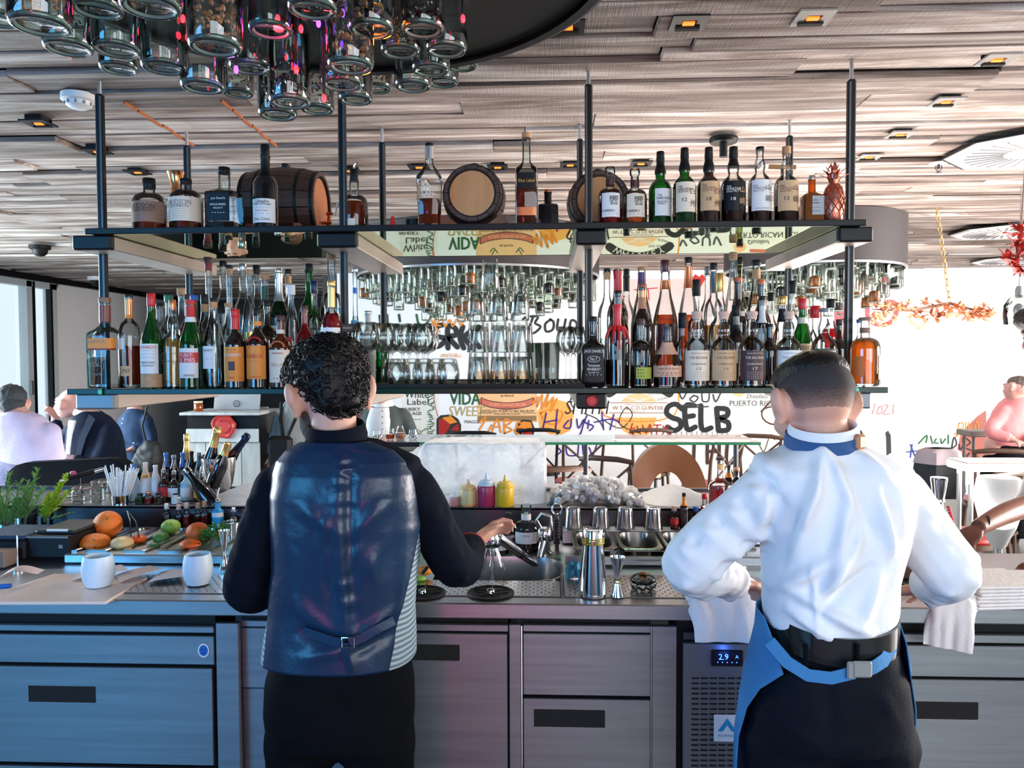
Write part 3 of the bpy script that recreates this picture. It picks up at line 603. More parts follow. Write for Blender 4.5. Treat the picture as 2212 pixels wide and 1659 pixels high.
# garnish rail left and pan rail right
def rail(name, x0, x1, y0, y1, z1, m_=steel): return MB().bbox(((x0+x1)/2, (y0+y1)/2, (CT+z1)/2), (x1-x0, y1-y0, z1-CT), .004)
GR = thing('garnish_rail', 'raised stainless steel rail holding the fruit trays', 'tray rail')
gx0, gx1 = Xa(145, 2.62, 1200), Xa(600, 2.62, 1200)
obj('body', rail('b', gx0, gx1, 2.60, 3.04, .918), steel, GR, False)
def pan(px, w, label, y0, y1, z, depth, n=4, dirt=None):
    """gastronorm pan: rim with a rounded well"""
    x = Xa(px, (y0+y1)/2, 1160); t = thing('garnish_pan', label, 'food pan', (x, (y0+y1)/2, z), 0, 'stainless food pans'); hw, hd = w/2, (y1-y0)/2; r_ = []
    def rr_(k1, k2, zz, n_): return [(k1*math.cos(a)/((abs(math.cos(a))**n_+abs(math.sin(a))**n_)**(1/n_)), k2*math.sin(a)/((abs(math.cos(a))**n_+abs(math.sin(a))**n_)**(1/n_)), zz) for a in [2*PI*(j+.5)/32 for j in range(32)]]
    obj('rim', MB().rings([rr_(hw, hd, -.004, 12), rr_(hw, hd, .003, 12), rr_(hw-.004, hd-.004, .005, 12), rr_(hw-.014, hd-.016, .004, 3.5), rr_(hw-.016, hd-.018, -.006, 3.5), rr_(hw-.026, hd-.028, -depth, 3.2), rr_(.004, .004, -depth-.002, 2)], (False, True)), mat('pan_steel', (.26,.245,.235), .26, 1, .2, 5), t)
    return t
for i, (px, lab) in enumerate([(207, 'steel pan holding two grapefruits'), (268, 'steel pan holding an onion-like pale fruit and tongs'), (345, 'steel pan holding limes and small avocado'), (415, 'steel pan holding two oranges'), (480, 'steel pan full of mint')]):
    pan(px, .100, lab, 2.63, 3.0, .922, .05)
PR = thing('pan_rail', 'raised steel rail with oval wells right of the tap', 'tray rail')
qx0, qx1 = Xa(1218, 2.75, 1160), Xa(1680, 2.75, 1160)
obj('body', MB().bbox(((qx0+qx1)/2, 2.62, .905), (qx1-qx0, .012, .03), .002).bbox(((qx0+qx1)/2, 2.988, .911), (qx1-qx0, .115, .048), .002), steel, PR, False)
for px, lab in ((1282, 'empty steel pan behind the cocktail shaker'), (1378, 'empty steel pan in the middle of the right rail'), (1474, 'empty steel pan beside the white sleeve'), (1570, 'empty steel pan half hidden by the white sleeve')): pan(px, .152, lab, 2.645, 2.925, .934, .06)
# back ledge with ice wells
RXE = Xa(1955, 3.25); lc, lw = (RXE-2.6)/2, RXE+2.6
LD = thing('ice_station_ledge', 'long steel back ledge of the bar carrying ice and bottles', 'counter')
obj('riser', MB().box((lc, 3.055, .80), (lw, .01, .40)).box((RXE-.005, 3.25, .5), (.01, .40, .98)), mat('ledge_front', (.085,.075,.085), .3, .8, .2), LD, False)
obj('top', MB().bbox((lc, 3.25, .995), (lw, .40, .012), .003), mat('ledge_top', (.25,.25,.26), .3, .9), LD, False)
obj('back_panel', MB().box((lc, 3.47, .5), (lw, .02, 1.0)).bbox((lc, 3.45, 1.003), (lw, .02, .022), .003), darksteel, LD, False)
# cabinets ------------------------------------------------------------------
YC = 2.235
def zf(py, px=1106, Y=YC): return Wy(px, py, Y).z
def panel(mb, px0, px1, py0, py1, Y=YC, th=.018, b=.002):
    a, b_ = Xa(px0, Y, 1450), Xa(px1, Y, 1450); z1, z0 = zf(py0, (px0+px1)/2), zf(py1, (px0+px1)/2) if py1 < 1700 else .12
    return mb.bbox(((a+b_)/2, Y+th/2, (z0+z1)/2), (b_-a, th, z1-z0), b)
def slot(parent, px0, px1, py0, py1, Y=YC):
    obj('handle_slot', panel(MB(), px0, px1, py0, py1, Y-.0015, .002, .0005), blackmat, parent, False)['label'] = 'black recessed slot handle'
    obj('slot_lip', panel(MB(), px0-2, px1+2, py1, py1+3, Y-.003, .004, .001), steel, parent, False)
def carcass(name, label, px0, px1, Y=YC+.02):
    t = thing(name, label, 'cabinet'); a, b_ = Xa(px0, Y, 1450), Xa(px1, Y, 1450)
    obj('carcass', MB().box(((a+b_)/2, Y+.085, .475), (b_-a, .15, .71)), blackp, t, False); return t
sf = steel_front
t = carcass('drawer_cabinet', 'wide steel drawer cabinet at left with round blue sticker', -230, 464)
obj('top_trim', panel(MB(), -230, 463, 1350, 1364), sf, t, False); obj('fascia', panel(MB(), -230, 463, 1371, 1432), sf, t, False)
d = obj('drawer', panel(MB(), -230, 458, 1440, 1648), sf, t, False); slot(t, 60, 205, 1482, 1516); obj('drawer', panel(MB(), -230, 458, 1656, 1900), sf, t, False)
p = Wy(440, 1405, YC-.001)
stk = MB(); stk.lathe([(.021, 0), (.021, .0012), (.019, .0014)], 28, R=Matrix.Rotation(PI/2, 3, 'X')); s_ = obj('sticker', stk, whitep, t, loc=(p.x, p.y, p.z)); s_.scale = (.82, 1, 1); s_['label'] = 'round white and blue face sticker'
fb = MB().lathe([(.0165, .0014), (.0165, .0018)], 28, R=Matrix.Rotation(PI/2, 3, 'X')); obj('sticker_face', fb, BLUE, s_)
fb = MB()
for sx_ in (-1, 1): fb.tube([(sx_*.003, -.0022, .004), (sx_*.006, -.0022, .006), (sx_*.009, -.0022, .003)], .0010, 5); fb.lathe([(.0016, .0018), (.0016, .0022)], 8, (sx_*.006, 0, .001), R=Matrix.Rotation(PI/2, 3, 'X'))
fb.tube([(-.007, -.0022, -.005), (0, -.0022, -.009), (.007, -.0022, -.005)], .0010, 5); obj('sticker_drawing', fb, sol('navy_ink', (.01,.03,.14)), s_)
t = thing('stile_panel', 'vertical steel stile between the left drawers and the bartender', 'panel'); obj('stile', panel(MB(), 467, 516, 1346, 1900), sf, t, False)
t = carcass('recessed_cabinet', 'recessed dark steel cabinet behind the bartender in waistcoat', 522, 876, YC+.04); Y2 = YC+.03
obj('top_trim', panel(MB(), 522, 600, 1348, 1362, Y2), sf, t, False); obj('door', panel(MB(), 522, 876, 1366, 1498, Y2), sf, t, False); obj('door', panel(MB(), 522, 876, 1500, 1900, Y2+.005), sf, t, False)
t = carcass('fridge_cabinet', 'steel fridge door glowing magenta beside the waistcoat', 882, 1098); obj('top_trim', panel(MB(), 882, 1098, 1349, 1364), sf, t, False)
obj('door', panel(MB(), 885, 1096, 1369, 1900), sf, t, False); slot(t, 850, 993, 1392, 1426)
t = thing('stile_panel', 'narrow steel stile between fridge door and centre drawers', 'panel'); obj('stile', panel(MB(), 1100, 1126, 1349, 1900), sf, t, False); obj('bright_edge', panel(MB(), 1125, 1128, 1350, 1900, YC-.004, .004), chrome, t, False)
t = carcass('drawer_cabinet', 'centre steel two-drawer cabinet with black slot handle', 1129, 1406); obj('top_trim', panel(MB(), 1130, 1405, 1351, 1366), sf, t, False)
obj('drawer', panel(MB(), 1130, 1405, 1370, 1503), sf, t, False); obj('drawer', panel(MB(), 1130, 1405, 1511, 1900), sf, t, False); slot(t, 1153, 1307, 1533, 1570)
t = thing('stile_panel', 'wide steel stile left of the ventilated cooling unit', 'panel'); obj('stile', panel(MB(), 1408, 1461, 1353, 1900), sf, t, False); obj('bright_edge', panel(MB(), 1405, 1408, 1352, 1900, YC-.004, .004), chrome, t, False)
t = carcass('cooling_unit', 'ventilated cooling unit with blue digital display and badge', 1462, 1680); f_ = mat('cooler_grey', (.20,.21,.21), .45, .6, .15)
obj('top_trim', panel(MB(), 1476, 1640, 1367, 1383), darksteel, t, False); obj('front', panel(MB(), 1476, 1650, 1391, 1900), f_, t, False)
mb = MB()
for c_ in range(8):
    for r_ in range(22):
        py = 1463+r_*11.1
        panel(mb, 1494+c_*19.5, 1510+c_*19.5, py, py+4, YC-.001, .002, .0008)
v = obj('vent', mb, blackmat, t, False)
dsp = obj('display', panel(MB(), 1537, 1605, 1404, 1438, YC-.006, .008), blackp, t, False)
def flat(mb, s, px, py, hpx, Y, width=None):
    v, f, wd = text_data(s); c = Wy(px, py, Y); h = hpx*pm(px, Y); sx_ = h if width is None else width*pm(px, Y)/wd
    return mb.add([(c.x+x*sx_, Y, c.z+y_*h) for x, y_ in v], f)
led = mat('blue_led', (.05,.2,1), .4, emit=(.03,.12,1), estr=7)
obj('digits', flat(flat(flat(MB(), '2.9', 1563, 1419, 13, YC-.0075), 'A', 1592, 1419, 7, YC-.0075), '. . . . .', 1571, 1431, 2.5, YC-.0075), led, dsp, False)
lamp = bpy.data.lights.new('display_glow', 'POINT'); lamp.energy = .10; lamp.color = (.05,.15,1); lamp.shadow_soft_size = .01
lo = bpy.data.objects.new('display_glow', lamp); C.objects.link(lo); lo.location = Wy(1572, 1418, YC-.03)
bd = obj('badge', panel(MB(), 1543, 1598, 1543, 1601, YC-.006, .006), whitep, t, False)
mb = MB(); c_ = Wy(1571, 1568, YC-.007); k = pm(1571, YC)
for sg in (-1, 1):
    q = [(c_.x, c_.z+17*k), (c_.x+sg*21*k, c_.z-13*k), (c_.x+sg*10*k, c_.z-13*k), (c_.x, c_.z+1*k)]
    mb.add([(x, YC-.0068, z_) for x, z_ in q], [(0, 1, 2, 3) if sg < 0 else (3, 2, 1, 0)])
obj('badge_emblem', mb, sol('badge_blue', (.02,.30,.55)), bd, False); obj('badge_lettering', flat(MB(), 'ADANDE', 1571, 1589, 6, YC-.0068, 42), sol('badge_blue', (.02,.30,.55)), bd, False)
t = carcass('drawer_cabinet', 'bright steel drawer cabinet at the right edge', 1930, 2420); obj('top_trim', panel(MB(), 1900, 2400, 1372, 1390), sf, t, False); obj('fascia', panel(MB(), 1900, 2400, 1396, 1464), sf, t, False)
obj('drawer', panel(MB(), 1900, 2400, 1470, 1900), sf, t, False); slot(t, 1965, 2115, 1516, 1553)
# ------------------------------------------------------------------ bottles
PROF = {  # (radius share, height share) ; last = mouth
 'std':   [(.92,0),(1,.012),(1,.58),(.97,.62),(.80,.68),(.52,.73),(.38,.77),(.34,.82),(.34,.97),(.40,.975),(.40,1)],
 'slope': [(.92,0),(1,.012),(1,.50),(.93,.57),(.72,.67),(.50,.76),(.38,.84),(.34,.90),(.34,1)],
 'round': [(.92,0),(1,.012),(1,.56),(.96,.62),(.84,.68),(.60,.72),(.36,.745),(.30,.77),(.30,.97),(.36,.975),(.36,1)],
 'long':  [(.92,0),(1,.012),(1,.40),(.96,.45),(.70,.50),(.44,.54),(.34,.60),(.30,.72),(.30,.97),(.37,.975),(.37,1)],
 'squat': [(.92,0),(1,.02),(1,.62),(.97,.68),(.86,.76),(.66,.82),(.42,.85),(.34,.87),(.34,1)],
 'bulb':  [(.92,0),(1,.012),(1,.50),(.95,.56),(.78,.62),(.52,.66),(.40,.69),(.42,.73),(.47,.77),(.43,.82),(.32,.88),(.29,.92),(.33,.94),(.33,1)],
 'cone':  [(.86,0),(.92,.015),(.98,.20),(1,.42),(.95,.52),(.74,.64),(.50,.75),(.38,.84),(.34,.92),(.34,1)],
 'square':[(.94,0),(1,.015),(1,.60),(.96,.635),(.70,.68),(.40,.72),(.36,.75),(.36,.97),(.40,.975),(.40,1)],
 'decant':[(.82,0),(.84,.02),(1,.58),(1,.62),(.80,.69),(.42,.76),(.33,.80),(.33,1)],
 'dome':  [(.94,0),(1,.02),(1,.54),(.97,.61),(.86,.67),(.66,.71),(.36,.73),(.34,.76),(.34,1)],
 'tiny':  [(.9,0),(1,.03),(1,.62),(.85,.70),(.52,.76),(.5,.80),(.5,.95),(.62,.95),(.62,1)],
}
ALLB = []
def bottle(px, top, w, zs, Y, prof, gm, label, cap=(None,.03,.36), liq=None, lab=None, txt=(), caps=None, extra=None, name='bottle', cat='bottle', group=None, seg=20, tilt=None):
    """px/top/w: column of the axis, top row and width as seen in the photo; zs the height it stands on; Y its depth behind the lens"""
    R = w*pm(px, Y)/2; x = Xa(px, Y, (top+830)/2); H = Wy(px, top, Y).z-zs; n = {'square':7, 'decant':5}.get(prof, 2)
    P = PROF[prof]; cm, ch, cr = cap; ch *= H; Hb = H-(ch*.75 if cm else 0)
    t = thing(name, label, cat, (x, Y, zs+.0012), 0, group)
    def seg_n(z): return 2 if z > .66 and n > 2 else n
    def ring(r, z, nn):
        return [(lambda k: (r*k*math.cos(a), r*k*math.sin(a), z))(1 if nn == 2 else 1/((abs(math.cos(a))**nn+abs(math.sin(a))**nn)**(1/nn))) for a in [2*PI*(j+.5)/seg for j in range(seg)]]
    body = [ring(R*r, Hb*z, seg_n(z)) for r, z in P]
    opaque = gm in (browng, blackg)
    mb = MB().rings(body, (True, opaque))
    if not opaque: mb.rings([ring(R*.80, Hb*.018, n), ring(R*.80, Hb*.045, n), ring(R*.1, Hb*.05, 2)], (True, True))
    bo = obj('glass_body', mb, gm, t)
    if liq and not opaque:
        lm, fill = liq; q = [(.90, .035)]+[(r*.90, z) for r, z in P if .036 < z < fill]
        for (r0, z0), (r1, z1) in zip(P, P[1:]):
            if z0 <= fill <= z1: q.append((.90*(r0+(r1-r0)*(fill-z0)/max(z1-z0, 1e-6)), fill))
        obj('liquid', MB().rings([ring(R*r, Hb*z, seg_n(z)) for r, z in q]), lm, t)
    if caps: # foil capsule round the neck: (material, from, to)
        for m_, a, b in (caps if isinstance(caps, list) else [caps]):
            rn = lambda z_: R*np.interp(z_, [z for r, z in P], [r for r, z in P])*1.06+.0005
            zz = [a+(b-a)*i/5 for i in range(6)]; obj('capsule', MB().lathe([(rn(q), Hb*q) for q in zz], seg), m_, t)
    if cm:
        rc_ = R*cr; z0 = H-ch
        if cm == 'stopper': obj('stopper', MB().lathe([(rc_*.55, z0-ch*.2), (rc_*.55, z0+ch*.2), (rc_*.9, z0+ch*.28), (rc_, z0+ch*.45), (rc_, z0+ch*.88), (rc_*.85, H)], 10), cleard, t)
        else: obj('cap', MB().lathe([(rc_*.97, z0), (rc_, z0+.001), (rc_, H-.003), (rc_*.93, H-.001), (rc_*.4, H)], seg), cm, t)
    if lab:
        for li, L in enumerate(lab if isinstance(lab, list) else [lab]):
            m_, a, b, half = L[:4]; rr_ = R*np.interp((a+b)/2, [z for r, z in P], [r for r, z in P]); a0 = L[4] if len(L) > 4 else 0
            lo_ = obj('label', patch(MB(), rr_, Hb*a, Hb*b, half, n, th=.0006+.0005*li, a0=a0), m_, t, True)
    for T in txt:   # (string, height share, letter size px, material, width px or None, x shift px)
        s_, a, hp, m_ = T[:4]; wd_ = T[4]*pm(px, Y) if len(T) > 4 and T[4] else None; xs = T[5]*pm(px, Y) if len(T) > 5 else 0
        rr_ = R*np.interp(a, [z for r, z in P], [r for r, z in P])
        obj('lettering', bent(MB(), s_, Hb*a, hp*pm(px, Y), rr_+.0018, n, wd_, 0, xs), m_, t, False)
    if extra: extra(t, R, H, Hb)
    ALLB.append((px, t)); return t
def lines(a, b, k, m_=INKG, wpx=30):                          # rows of fine print
    return [('- ' * 9, a+(b-a)*i/max(k-1, 1), 1.0, m_, wpx) for i in range(k)]
Y1, Y2, Y3, Y4, Y5 = 2.585, 2.80, 2.90, 3.00, 3.11
CK = lambda c=cork, h=.05, r=.36: (c, h, r)
U = ZU+.002; G1 = 'whisky bottles on the upper shelf'; G2 = 'bottles on the lower shelf'
def up(*a, **k): return bottle(a[0], a[1], a[2], U, *a[3:], group=G1, **k)
def lo(*a, **k): return bottle(a[0], a[1], a[2], ZL, *a[3:], group=G2, **k)
# --- upper shelf, left to right
up(326,386,68,2.61,'squat',clear,'squat round whiskey bottle with brown label and black cap, first on the upper shelf',(blackm,.20,.38),(whisky,.30),(BROWNL,.16,.62,1.45),[('HUDSON',.50,11,INK,54),('MANHATTAN RYE',.41,5,INK,46)]+lines(.22,.34,4))
up(405,387,68,2.61,'squat',clear,'squat round bottle with cream label, second on the upper shelf',(blackm,.10,.36),(whisky,.30),(CREAM,.16,.66,1.45),[('HUDSON',.54,11,INKG,50),('BOURBON',.46,6,INKG,40)]+lines(.22,.40,5))
p = Wy(382, 480, 2.95); t = thing('copper_funnel', 'tall copper funnel-topped vessel behind the cream-labelled squat bottle', 'vessel', (p.x, 2.95, U)); Hh = Wy(382, 372, 2.95).z-U
obj('body', MB().lathe([(.030,0),(.032,.01),(.030,Hh*.45),(.022,Hh*.5),(.020,Hh*.78),(.018,Hh*.80),(.030,Hh*.97),(.033,Hh),(.028,Hh-.002),(.014,Hh*.82)], 24), mat('polished_copper', (.80,.38,.16), .18, 1, .1), t)
up(488,362,66,2.61,'square',clear,'square-shouldered clear bottle with black label on the upper shelf',(blackm,.11,.36),(dark_liq,.12),(blackm,.12,.60,.62),[('SINGLE BARREL',.40,4.2,WHITEI,34),('Jack Daniel\'s',.50,6,WHITEI,30),('SELECT',.34,3.4,WHITEI,20),('- - - - -',.26,1.4,WHITEI,26)])
up(522,478,30,2.92,'square',clear,'small amber bottle glimpsed behind the black-label square bottle',(blackm,.10,.36),(redliq,.45)) if False else None
up(576,313,52,2.60,'std',blackg,'tall dark wine-shaped bottle with handwritten white label on upper shelf',None and (0,0,0) or (blackm,.17,.36),None,(PAPER,.07,.39,1.15),[('Calvados',.355,7,INK,32),('Pays d\'Auge',.315,6,INK,40),('8 ans d\'age',.23,4,REDI,28),('- - - - - -',.27,1.2,INKG,38),('- - - -',.19,1.2,INKG,30),('Dom. Coeur',.12,6,INK,36)],caps=(blackm,.72,.99))
def cask(px, top, bottom, wpx, Y, label, side=False, m_head=None):
    """wooden barrel on a cradle, head to the camera or lying sideways"""
    x = Xa(px, Y); z1 = Wy(px, top, Y).z; r = (z1-U-.012)/2 if not side else (z1-U-.014)/2; zc = U+.012+r
    t = thing('small_cask', label, 'barrel', (x, Y, zc), 0, 'small oak casks on the upper shelf'); L_ = (wpx*pm(px, Y) if side else .20)
    R = Matrix.Rotation(PI/2, 3, 'Y') if side else Matrix.Rotation(PI/2, 3, 'X')
    n_st = 14; wd_ = mat('cask_dark_stave', (.05,.022,.014) if side else (.22,.075,.035), .45, 0, .35, 7, .2, 30, (1,1,6)); prof = [(.84,-.5),(.94,-.25),(.985,0),(.94,.25),(.84,.5)]
    for k in range(n_st):
        a0, a1 = 2*PI*k/n_st+.012, 2*PI*(k+1)/n_st-.012; mb = MB(); rs = []
        for f_, z in prof:
            q = []
            for rr_ in (r*f_, r*f_*.88):
                aa = (a0, (a0+a1)/2, a1) if rr_ == r*f_ else (a1, (a0+a1)/2, a0)
                q += [R@Vector((rr_*math.cos(a), rr_*math.sin(a), z*L_)) for a in aa]
            rs.append(q)
        mb.rings(rs); obj('stave', mb, wd_, t, False)
    for z in (-.46, -.27, .27, .46):
        f_ = np.interp(z, [p_[1] for p_ in prof], [p_[0] for p_ in prof]); obj('hoop', MB().lathe([(r*f_*.99,z*L_-.006),(r*f_*1.012,z*L_-.006),(r*f_*1.012,z*L_+.006),(r*f_*.99,z*L_+.006)], 28, R=R, cap=(False,False)), blackm, t)
    hm = m_head or mat('cask_head_oak', (.52,.24,.085), .5, 0, .25, 5, .15, 30, (8,1,1)); hz = .47*L_
    for sg in (-1, 1):
        mb = MB().lathe([(r*.74, hz*sg*.96), (r*.74, hz*sg), (.001, hz*sg)], 28, R=R); obj('head', mb, hm if not side else mat('cask_head_orange', (.42,.14,.05), .5, 0, .2), t)
        obj('head_ring', MB().lathe([(r*.735, hz*sg), (r*.735, hz*sg*1.012), (r*.68, hz*sg*1.012), (r*.68, hz*sg)], 28, R=R, cap=(False, False)), blackm, t)
    obj('bung', MB().lathe([(.010, r*.97), (.018, r*.99), (.020, r*1.04), (.012, r*1.09)], 14), blackm, t)
    cr = mat('cradle_wood', (.20,.06,.03), .45, 0, .3)
    for sg in (-1, 1):
        mb = MB(); pts = []
        for i in range(13):
            u = -1+i/6; pts.append((u*r*1.02, -r*(.62+.48*(1-abs(u)**2.5)**.5) if abs(u) < .93 else -r*.78))
        top_ = [(x_, max(-r*1.0, -math.sqrt(max(0, (r*1.0)**2-min(x_*x_, r*r*.62)))*1.0)) for x_, _ in pts]; lowz = -(zc-U)+.001
        rs = []
        for x_, zt in top_:
            y_ = .31*L_*sg; q = [Vector((x_, y_-.011, lowz)), Vector((x_, y_+.011, lowz)), Vector((x_, y_+.011, zt)), Vector((x_, y_-.011, zt))]
            rs.append([Matrix.Rotation(PI/2, 3, 'Z')@v for v in q] if side else q)
        obj('cradle', mb.rings(rs), cr, t, False)
    return t, r, L_
t, r, L_ = cask(622, 360, 485, 158, 3.02, 'dark sideways cask with tap on the upper shelf', True)
mb = MB().tube([(L_/2-.005,0,-r*.45),(L_/2+.035,0,-r*.45)], .007).tube([(L_/2+.028,0,-r*.45-.02),(L_/2+.028,0,-r*.45+.03)], .005).bbox((L_/2+.028,0,-r*.45+.036), (.03,.01,.012), .003); obj('tap', mb, COPPER, t)
cask(1027, 360, 485, 122, 2.74, 'round oak cask facing the room on a wooden cradle, centre of upper shelf')
cask(1292, 372, 485, 118, 2.90, 'brown oak cask half hidden behind the centre post')
up(767,366,58,2.62+.20,'dome',clear,'round reddish-brown bottle with pour spout and paper tag beside second post',(blackm,.18,.30),(whisky,.60),(CREAM,.10,.30,.9,-.6),[],extra=lambda t,R,H,Hb: (obj('tag', MB().bbox((-R*1.25,-R*.3,H*.42),(.003,.014,.05),.001,R=Matrix.Rotation(.25,3,'Y')), PAPER, t, False), obj('pour_spout', MB().tube([(0,0,H*.96),(0,0,H*1.05),(.012,0,H*1.10)], .005), chrome, t)))
p = Wy(848, 486, 2.66); t = thing('squeeze_bottle', 'red funnel-shaped cap of a squeeze bottle on upper shelf', 'bottle', (p.x, 2.66, U))
obj('lid', MB().lathe([(.034,.0),(.034,.012),(.028,.018),(.010,.022),(.006,.05),(.003,.052)], 20), RED, t)
p = Wy(895, 486, 2.9); t = thing('dark_cup', 'black cup with torn rim behind the tall clear decanter', 'cup', (p.x, 2.9, U)); obj('body', MB().lathe([(.030,0),(.031,.01),(.033,.082),(.029,.082),(.027,.01),(.005,.008)], 20), blackm, t)
up(929,310,52,2.61,'decant',clear,'tall faceted clear decanter bottle one third full of amber whisky',(blackm,.045,.34),(whisky,.34),None,[('KA',.50,8,WHITEI,17,-3),('VA',.45,8,WHITEI,15,-3),('LAN',.40,8,WHITEI,24),('WHISKY',.355,4,WHITEI,22)],caps=(SILVER,.84,.99))
up(1138,287,48,2.61,'square',cleard,'tall square bottle with diagonal dark label and orange cork',(cork,.06,.42),(whisky,.44),[(blackm,.40,.58,.72),(COPPER,.11,.20,.72)],[('Blue Label',.49,7,GOLD,34)])
up(1184,410,44,2.66,'square',blackg,'small black flask bottle with copper cap on the upper shelf',(COPPER,.10,.34))
for px, lab_, m_, tx in ((1318,'stoppered faceted bottle with white calligraphy label, nearest the centre post',PAPER,INK),(1371,'stoppered faceted bottle with cream calligraphy label, second from centre post',CREAM,INK)):
    up(px,362 if px<1350 else 366,52,2.61,'dome',clear,lab_,('stopper',.16,.44),(amber if px>1350 else redliq,.33 if px>1350 else .44),(m_,.14,.60,.80),[('響',.46,20,tx,20,6),('HIBIKI',.26,5,tx,26,-6),('- - - -',.20,1,INKG,30)],caps=(WINE,.78,.90))
def han(ch1, ch2, m_=INK): return [(ch1,.44,13,m_,13,15),(ch2,.27,15,m_,14,15)]
up(1426,328,50,2.63,'bulb',greeng,'green whisky bottle with plain white label, first of the two bright green ones',(blackm,.10,.34),(dgreen,.35),(PAPER,.13,.52,.75,.15),[('THE',.42,4,INK,10,-5),('HAKUSHU',.38,6,INK,30,4),('SINGLE MALT',.33,3.5,INK,26,2),('WHISKY',.30,3.5,INK,18,-1)],caps=(blackm,.76,.99))
up(1478,320,50,2.59,'bulb',greeng,'green whisky bottle with cream label numbered 12',(blackm,.10,.34),(dgreen,.30),(CREAM,.15,.57,.95),[('THE',.50,4,INK,10,-14),('HAKUSHU',.465,6,INK,30,-4),('SINGLE MALT',.43,3.5,INK,26,-6),('12',.32,8,INK,10,-4)]+han('白','州'),caps=(blackm,.76,.99))
up(1530,319,50,2.60,'bulb',browng,'dark whisky bottle with salmon label numbered 18',(blackm,.10,.34),None,(TANL,.17,.58,.95),[('THE',.52,4,INK,10,-14),('HAKUSHU',.48,6,BROWNL,30,-4),('SINGLE MALT',.445,3.5,BROWNL,26,-6),('18',.33,8,INK,10,-4)]+han('白','州'),caps=(blackm,.74,.99))
up(1583,318,54,2.61,'bulb',clear,'whisky bottle with black label and gold brush strokes numbered 18',(blackm,.10,.34),(dark_liq,.34),(blackm,.17,.58,1.0),[('THE',.50,4,WHITEI,10,-16),('YAMAZAKI',.465,6,WHITEI,32,-6),('SINGLE MALT',.43,3.5,WHITEI,26,-8),('18',.33,7,WHITEI,10,-6),('山',.46,13,TANL,14,15),('崎',.30,15,TANL,15,15)],caps=(blackm,.80,.99))
up(1640,318,50,2.61,'bulb',clear,'pale whisky bottle with white label and black brush strokes',(blackm,.045,.36),(dark_liq,.24),(PAPER,.16,.57,.98),[('THE',.49,4,INKG,10,-16),('YAMAZAKI',.455,6,INKG,30,-6),('SINGLE MALT',.42,3.5,INKG,26,-8),('DISTILLERS RESERVE',.19,3,INKG,30,0),('山',.47,12,INK,13,14),('崎',.32,15,INK,15,14)])
up(1697,317,52,2.61,'bulb',clear,'whisky bottle with gold label numbered 12 and wooden cap',(cork,.10,.36),(dark_liq,.24),(TANL,.16,.58,.98),[('THE',.50,4,INK,10,-16),('YAMAZAKI',.465,6,BROWNL,30,-6),('SINGLE MALT',.43,3.5,BROWNL,26,-8),('12',.33,8,INK,10,-6),('山',.48,12,INK,13,15),('崎',.32,15,INK,15,15)])
up(1752,380,44,2.62,'square',amber,'small square amber bottle with grey label beside the copper pineapple',(SILVER,.12,.34),(dark_liq,.62),(sol('grey_label',(.45,.47,.48),.7),.18,.60,.62,.35),[('FROM',.50,3,INK,10),('THE BARREL',.44,3,INK,20),('- - - -',.34,1.4,INK,18),('- - - -',.26,2.0,INK,18)])
# wooden opener behind, copper pineapple
p = Wy(1690, 360, 3.0); t = thing('wooden_roller', 'small wooden dowel lying behind the gold label bottle', 'wooden bar', (p.x, 3.0, p.z-.0)); obj('dowel', MB().tube([(-.05,0,0),(.05,0,-.003)], .009, 12), mat('pale_wood',(.45,.22,.09),.5), t); obj('stand', MB().tube([(0,0,0),(0,0,U-p.z+.001)], .006, 8).lathe([(.03,U-p.z),(.03,U-p.z+.004)],16), blackm, t)
p = Wy(1799, 470, 2.60); t = thing('copper_pineapple', 'copper pineapple tumbler with leafy crown at right end of upper shelf', 'pineapple cup', (p.x+.002, 2.60, U)); Hp = Wy(1799, 347, 2.60).z-U
cop = mat('rose_copper', (.62,.20,.13), .30, .9, .15, 10); bh = Hp*.62
obj('body', MB().lathe([(.022,0),(.029,bh*.12),(.034,bh*.4),(.032,bh*.7),(.024,bh*.93),(.016,bh)], 28), cop, t)
mb = MB()
for sg in (-1, 1):
    for k in range(9):
        a0 = k*2*PI/9; mb.tube([(np.interp(u,[0,.12,.4,.7,.93,1],[.023,.030,.035,.033,.025,.017])*math.cos(a0+sg*u*2.6), np.interp(u,[0,.12,.4,.7,.93,1],[.023,.030,.035,.033,.025,.017])*math.sin(a0+sg*u*2.6), bh*u) for u in [i/10 for i in range(11)]], .0016, 4)
obj('diamond_relief', mb, mat('rose_copper_dark', (.40,.11,.07), .3, .9), t)
def leaf(mb, base, tip, wd_, bend=.01):
    b, e = Vector(base), Vector(tip); d = e-b; s_ = d.cross(Vector((0, 0, 1))); s_ = s_.normalized() if s_.length > 1e-5 else Vector((1, 0, 0)); nn = s_.cross(d).normalized(); L_, R_, Mi = [], [], []
    for i in range(5):
        u = i/4; c_ = b+d*u+nn*bend*math.sin(u*PI); ww = wd_*math.sin(PI*(.12+.86*u))**.8*.5; L_.append(c_+s_*ww); Mi.append(c_-nn*wd_*.15); R_.append(c_-s_*ww)
    for i in range(4): b0 = len(mb.v); mb.add([L_[i], Mi[i], R_[i], L_[i+1], Mi[i+1], R_[i+1]], [(0,1,4,3),(1,2,5,4)])
    return mb
rr = random.Random(8)
for k in range(16):
    a = k*2.4; lv = k/16; rd = .045*(1-lv)+.004; b0 = (.012*math.cos(a), .012*math.sin(a), bh+lv*.01); e0 = (rd*math.cos(a), rd*math.sin(a), bh+.035+lv*(Hp-bh-.035)); obj('leaf', leaf(MB(), b0, e0, .016), cop, t)

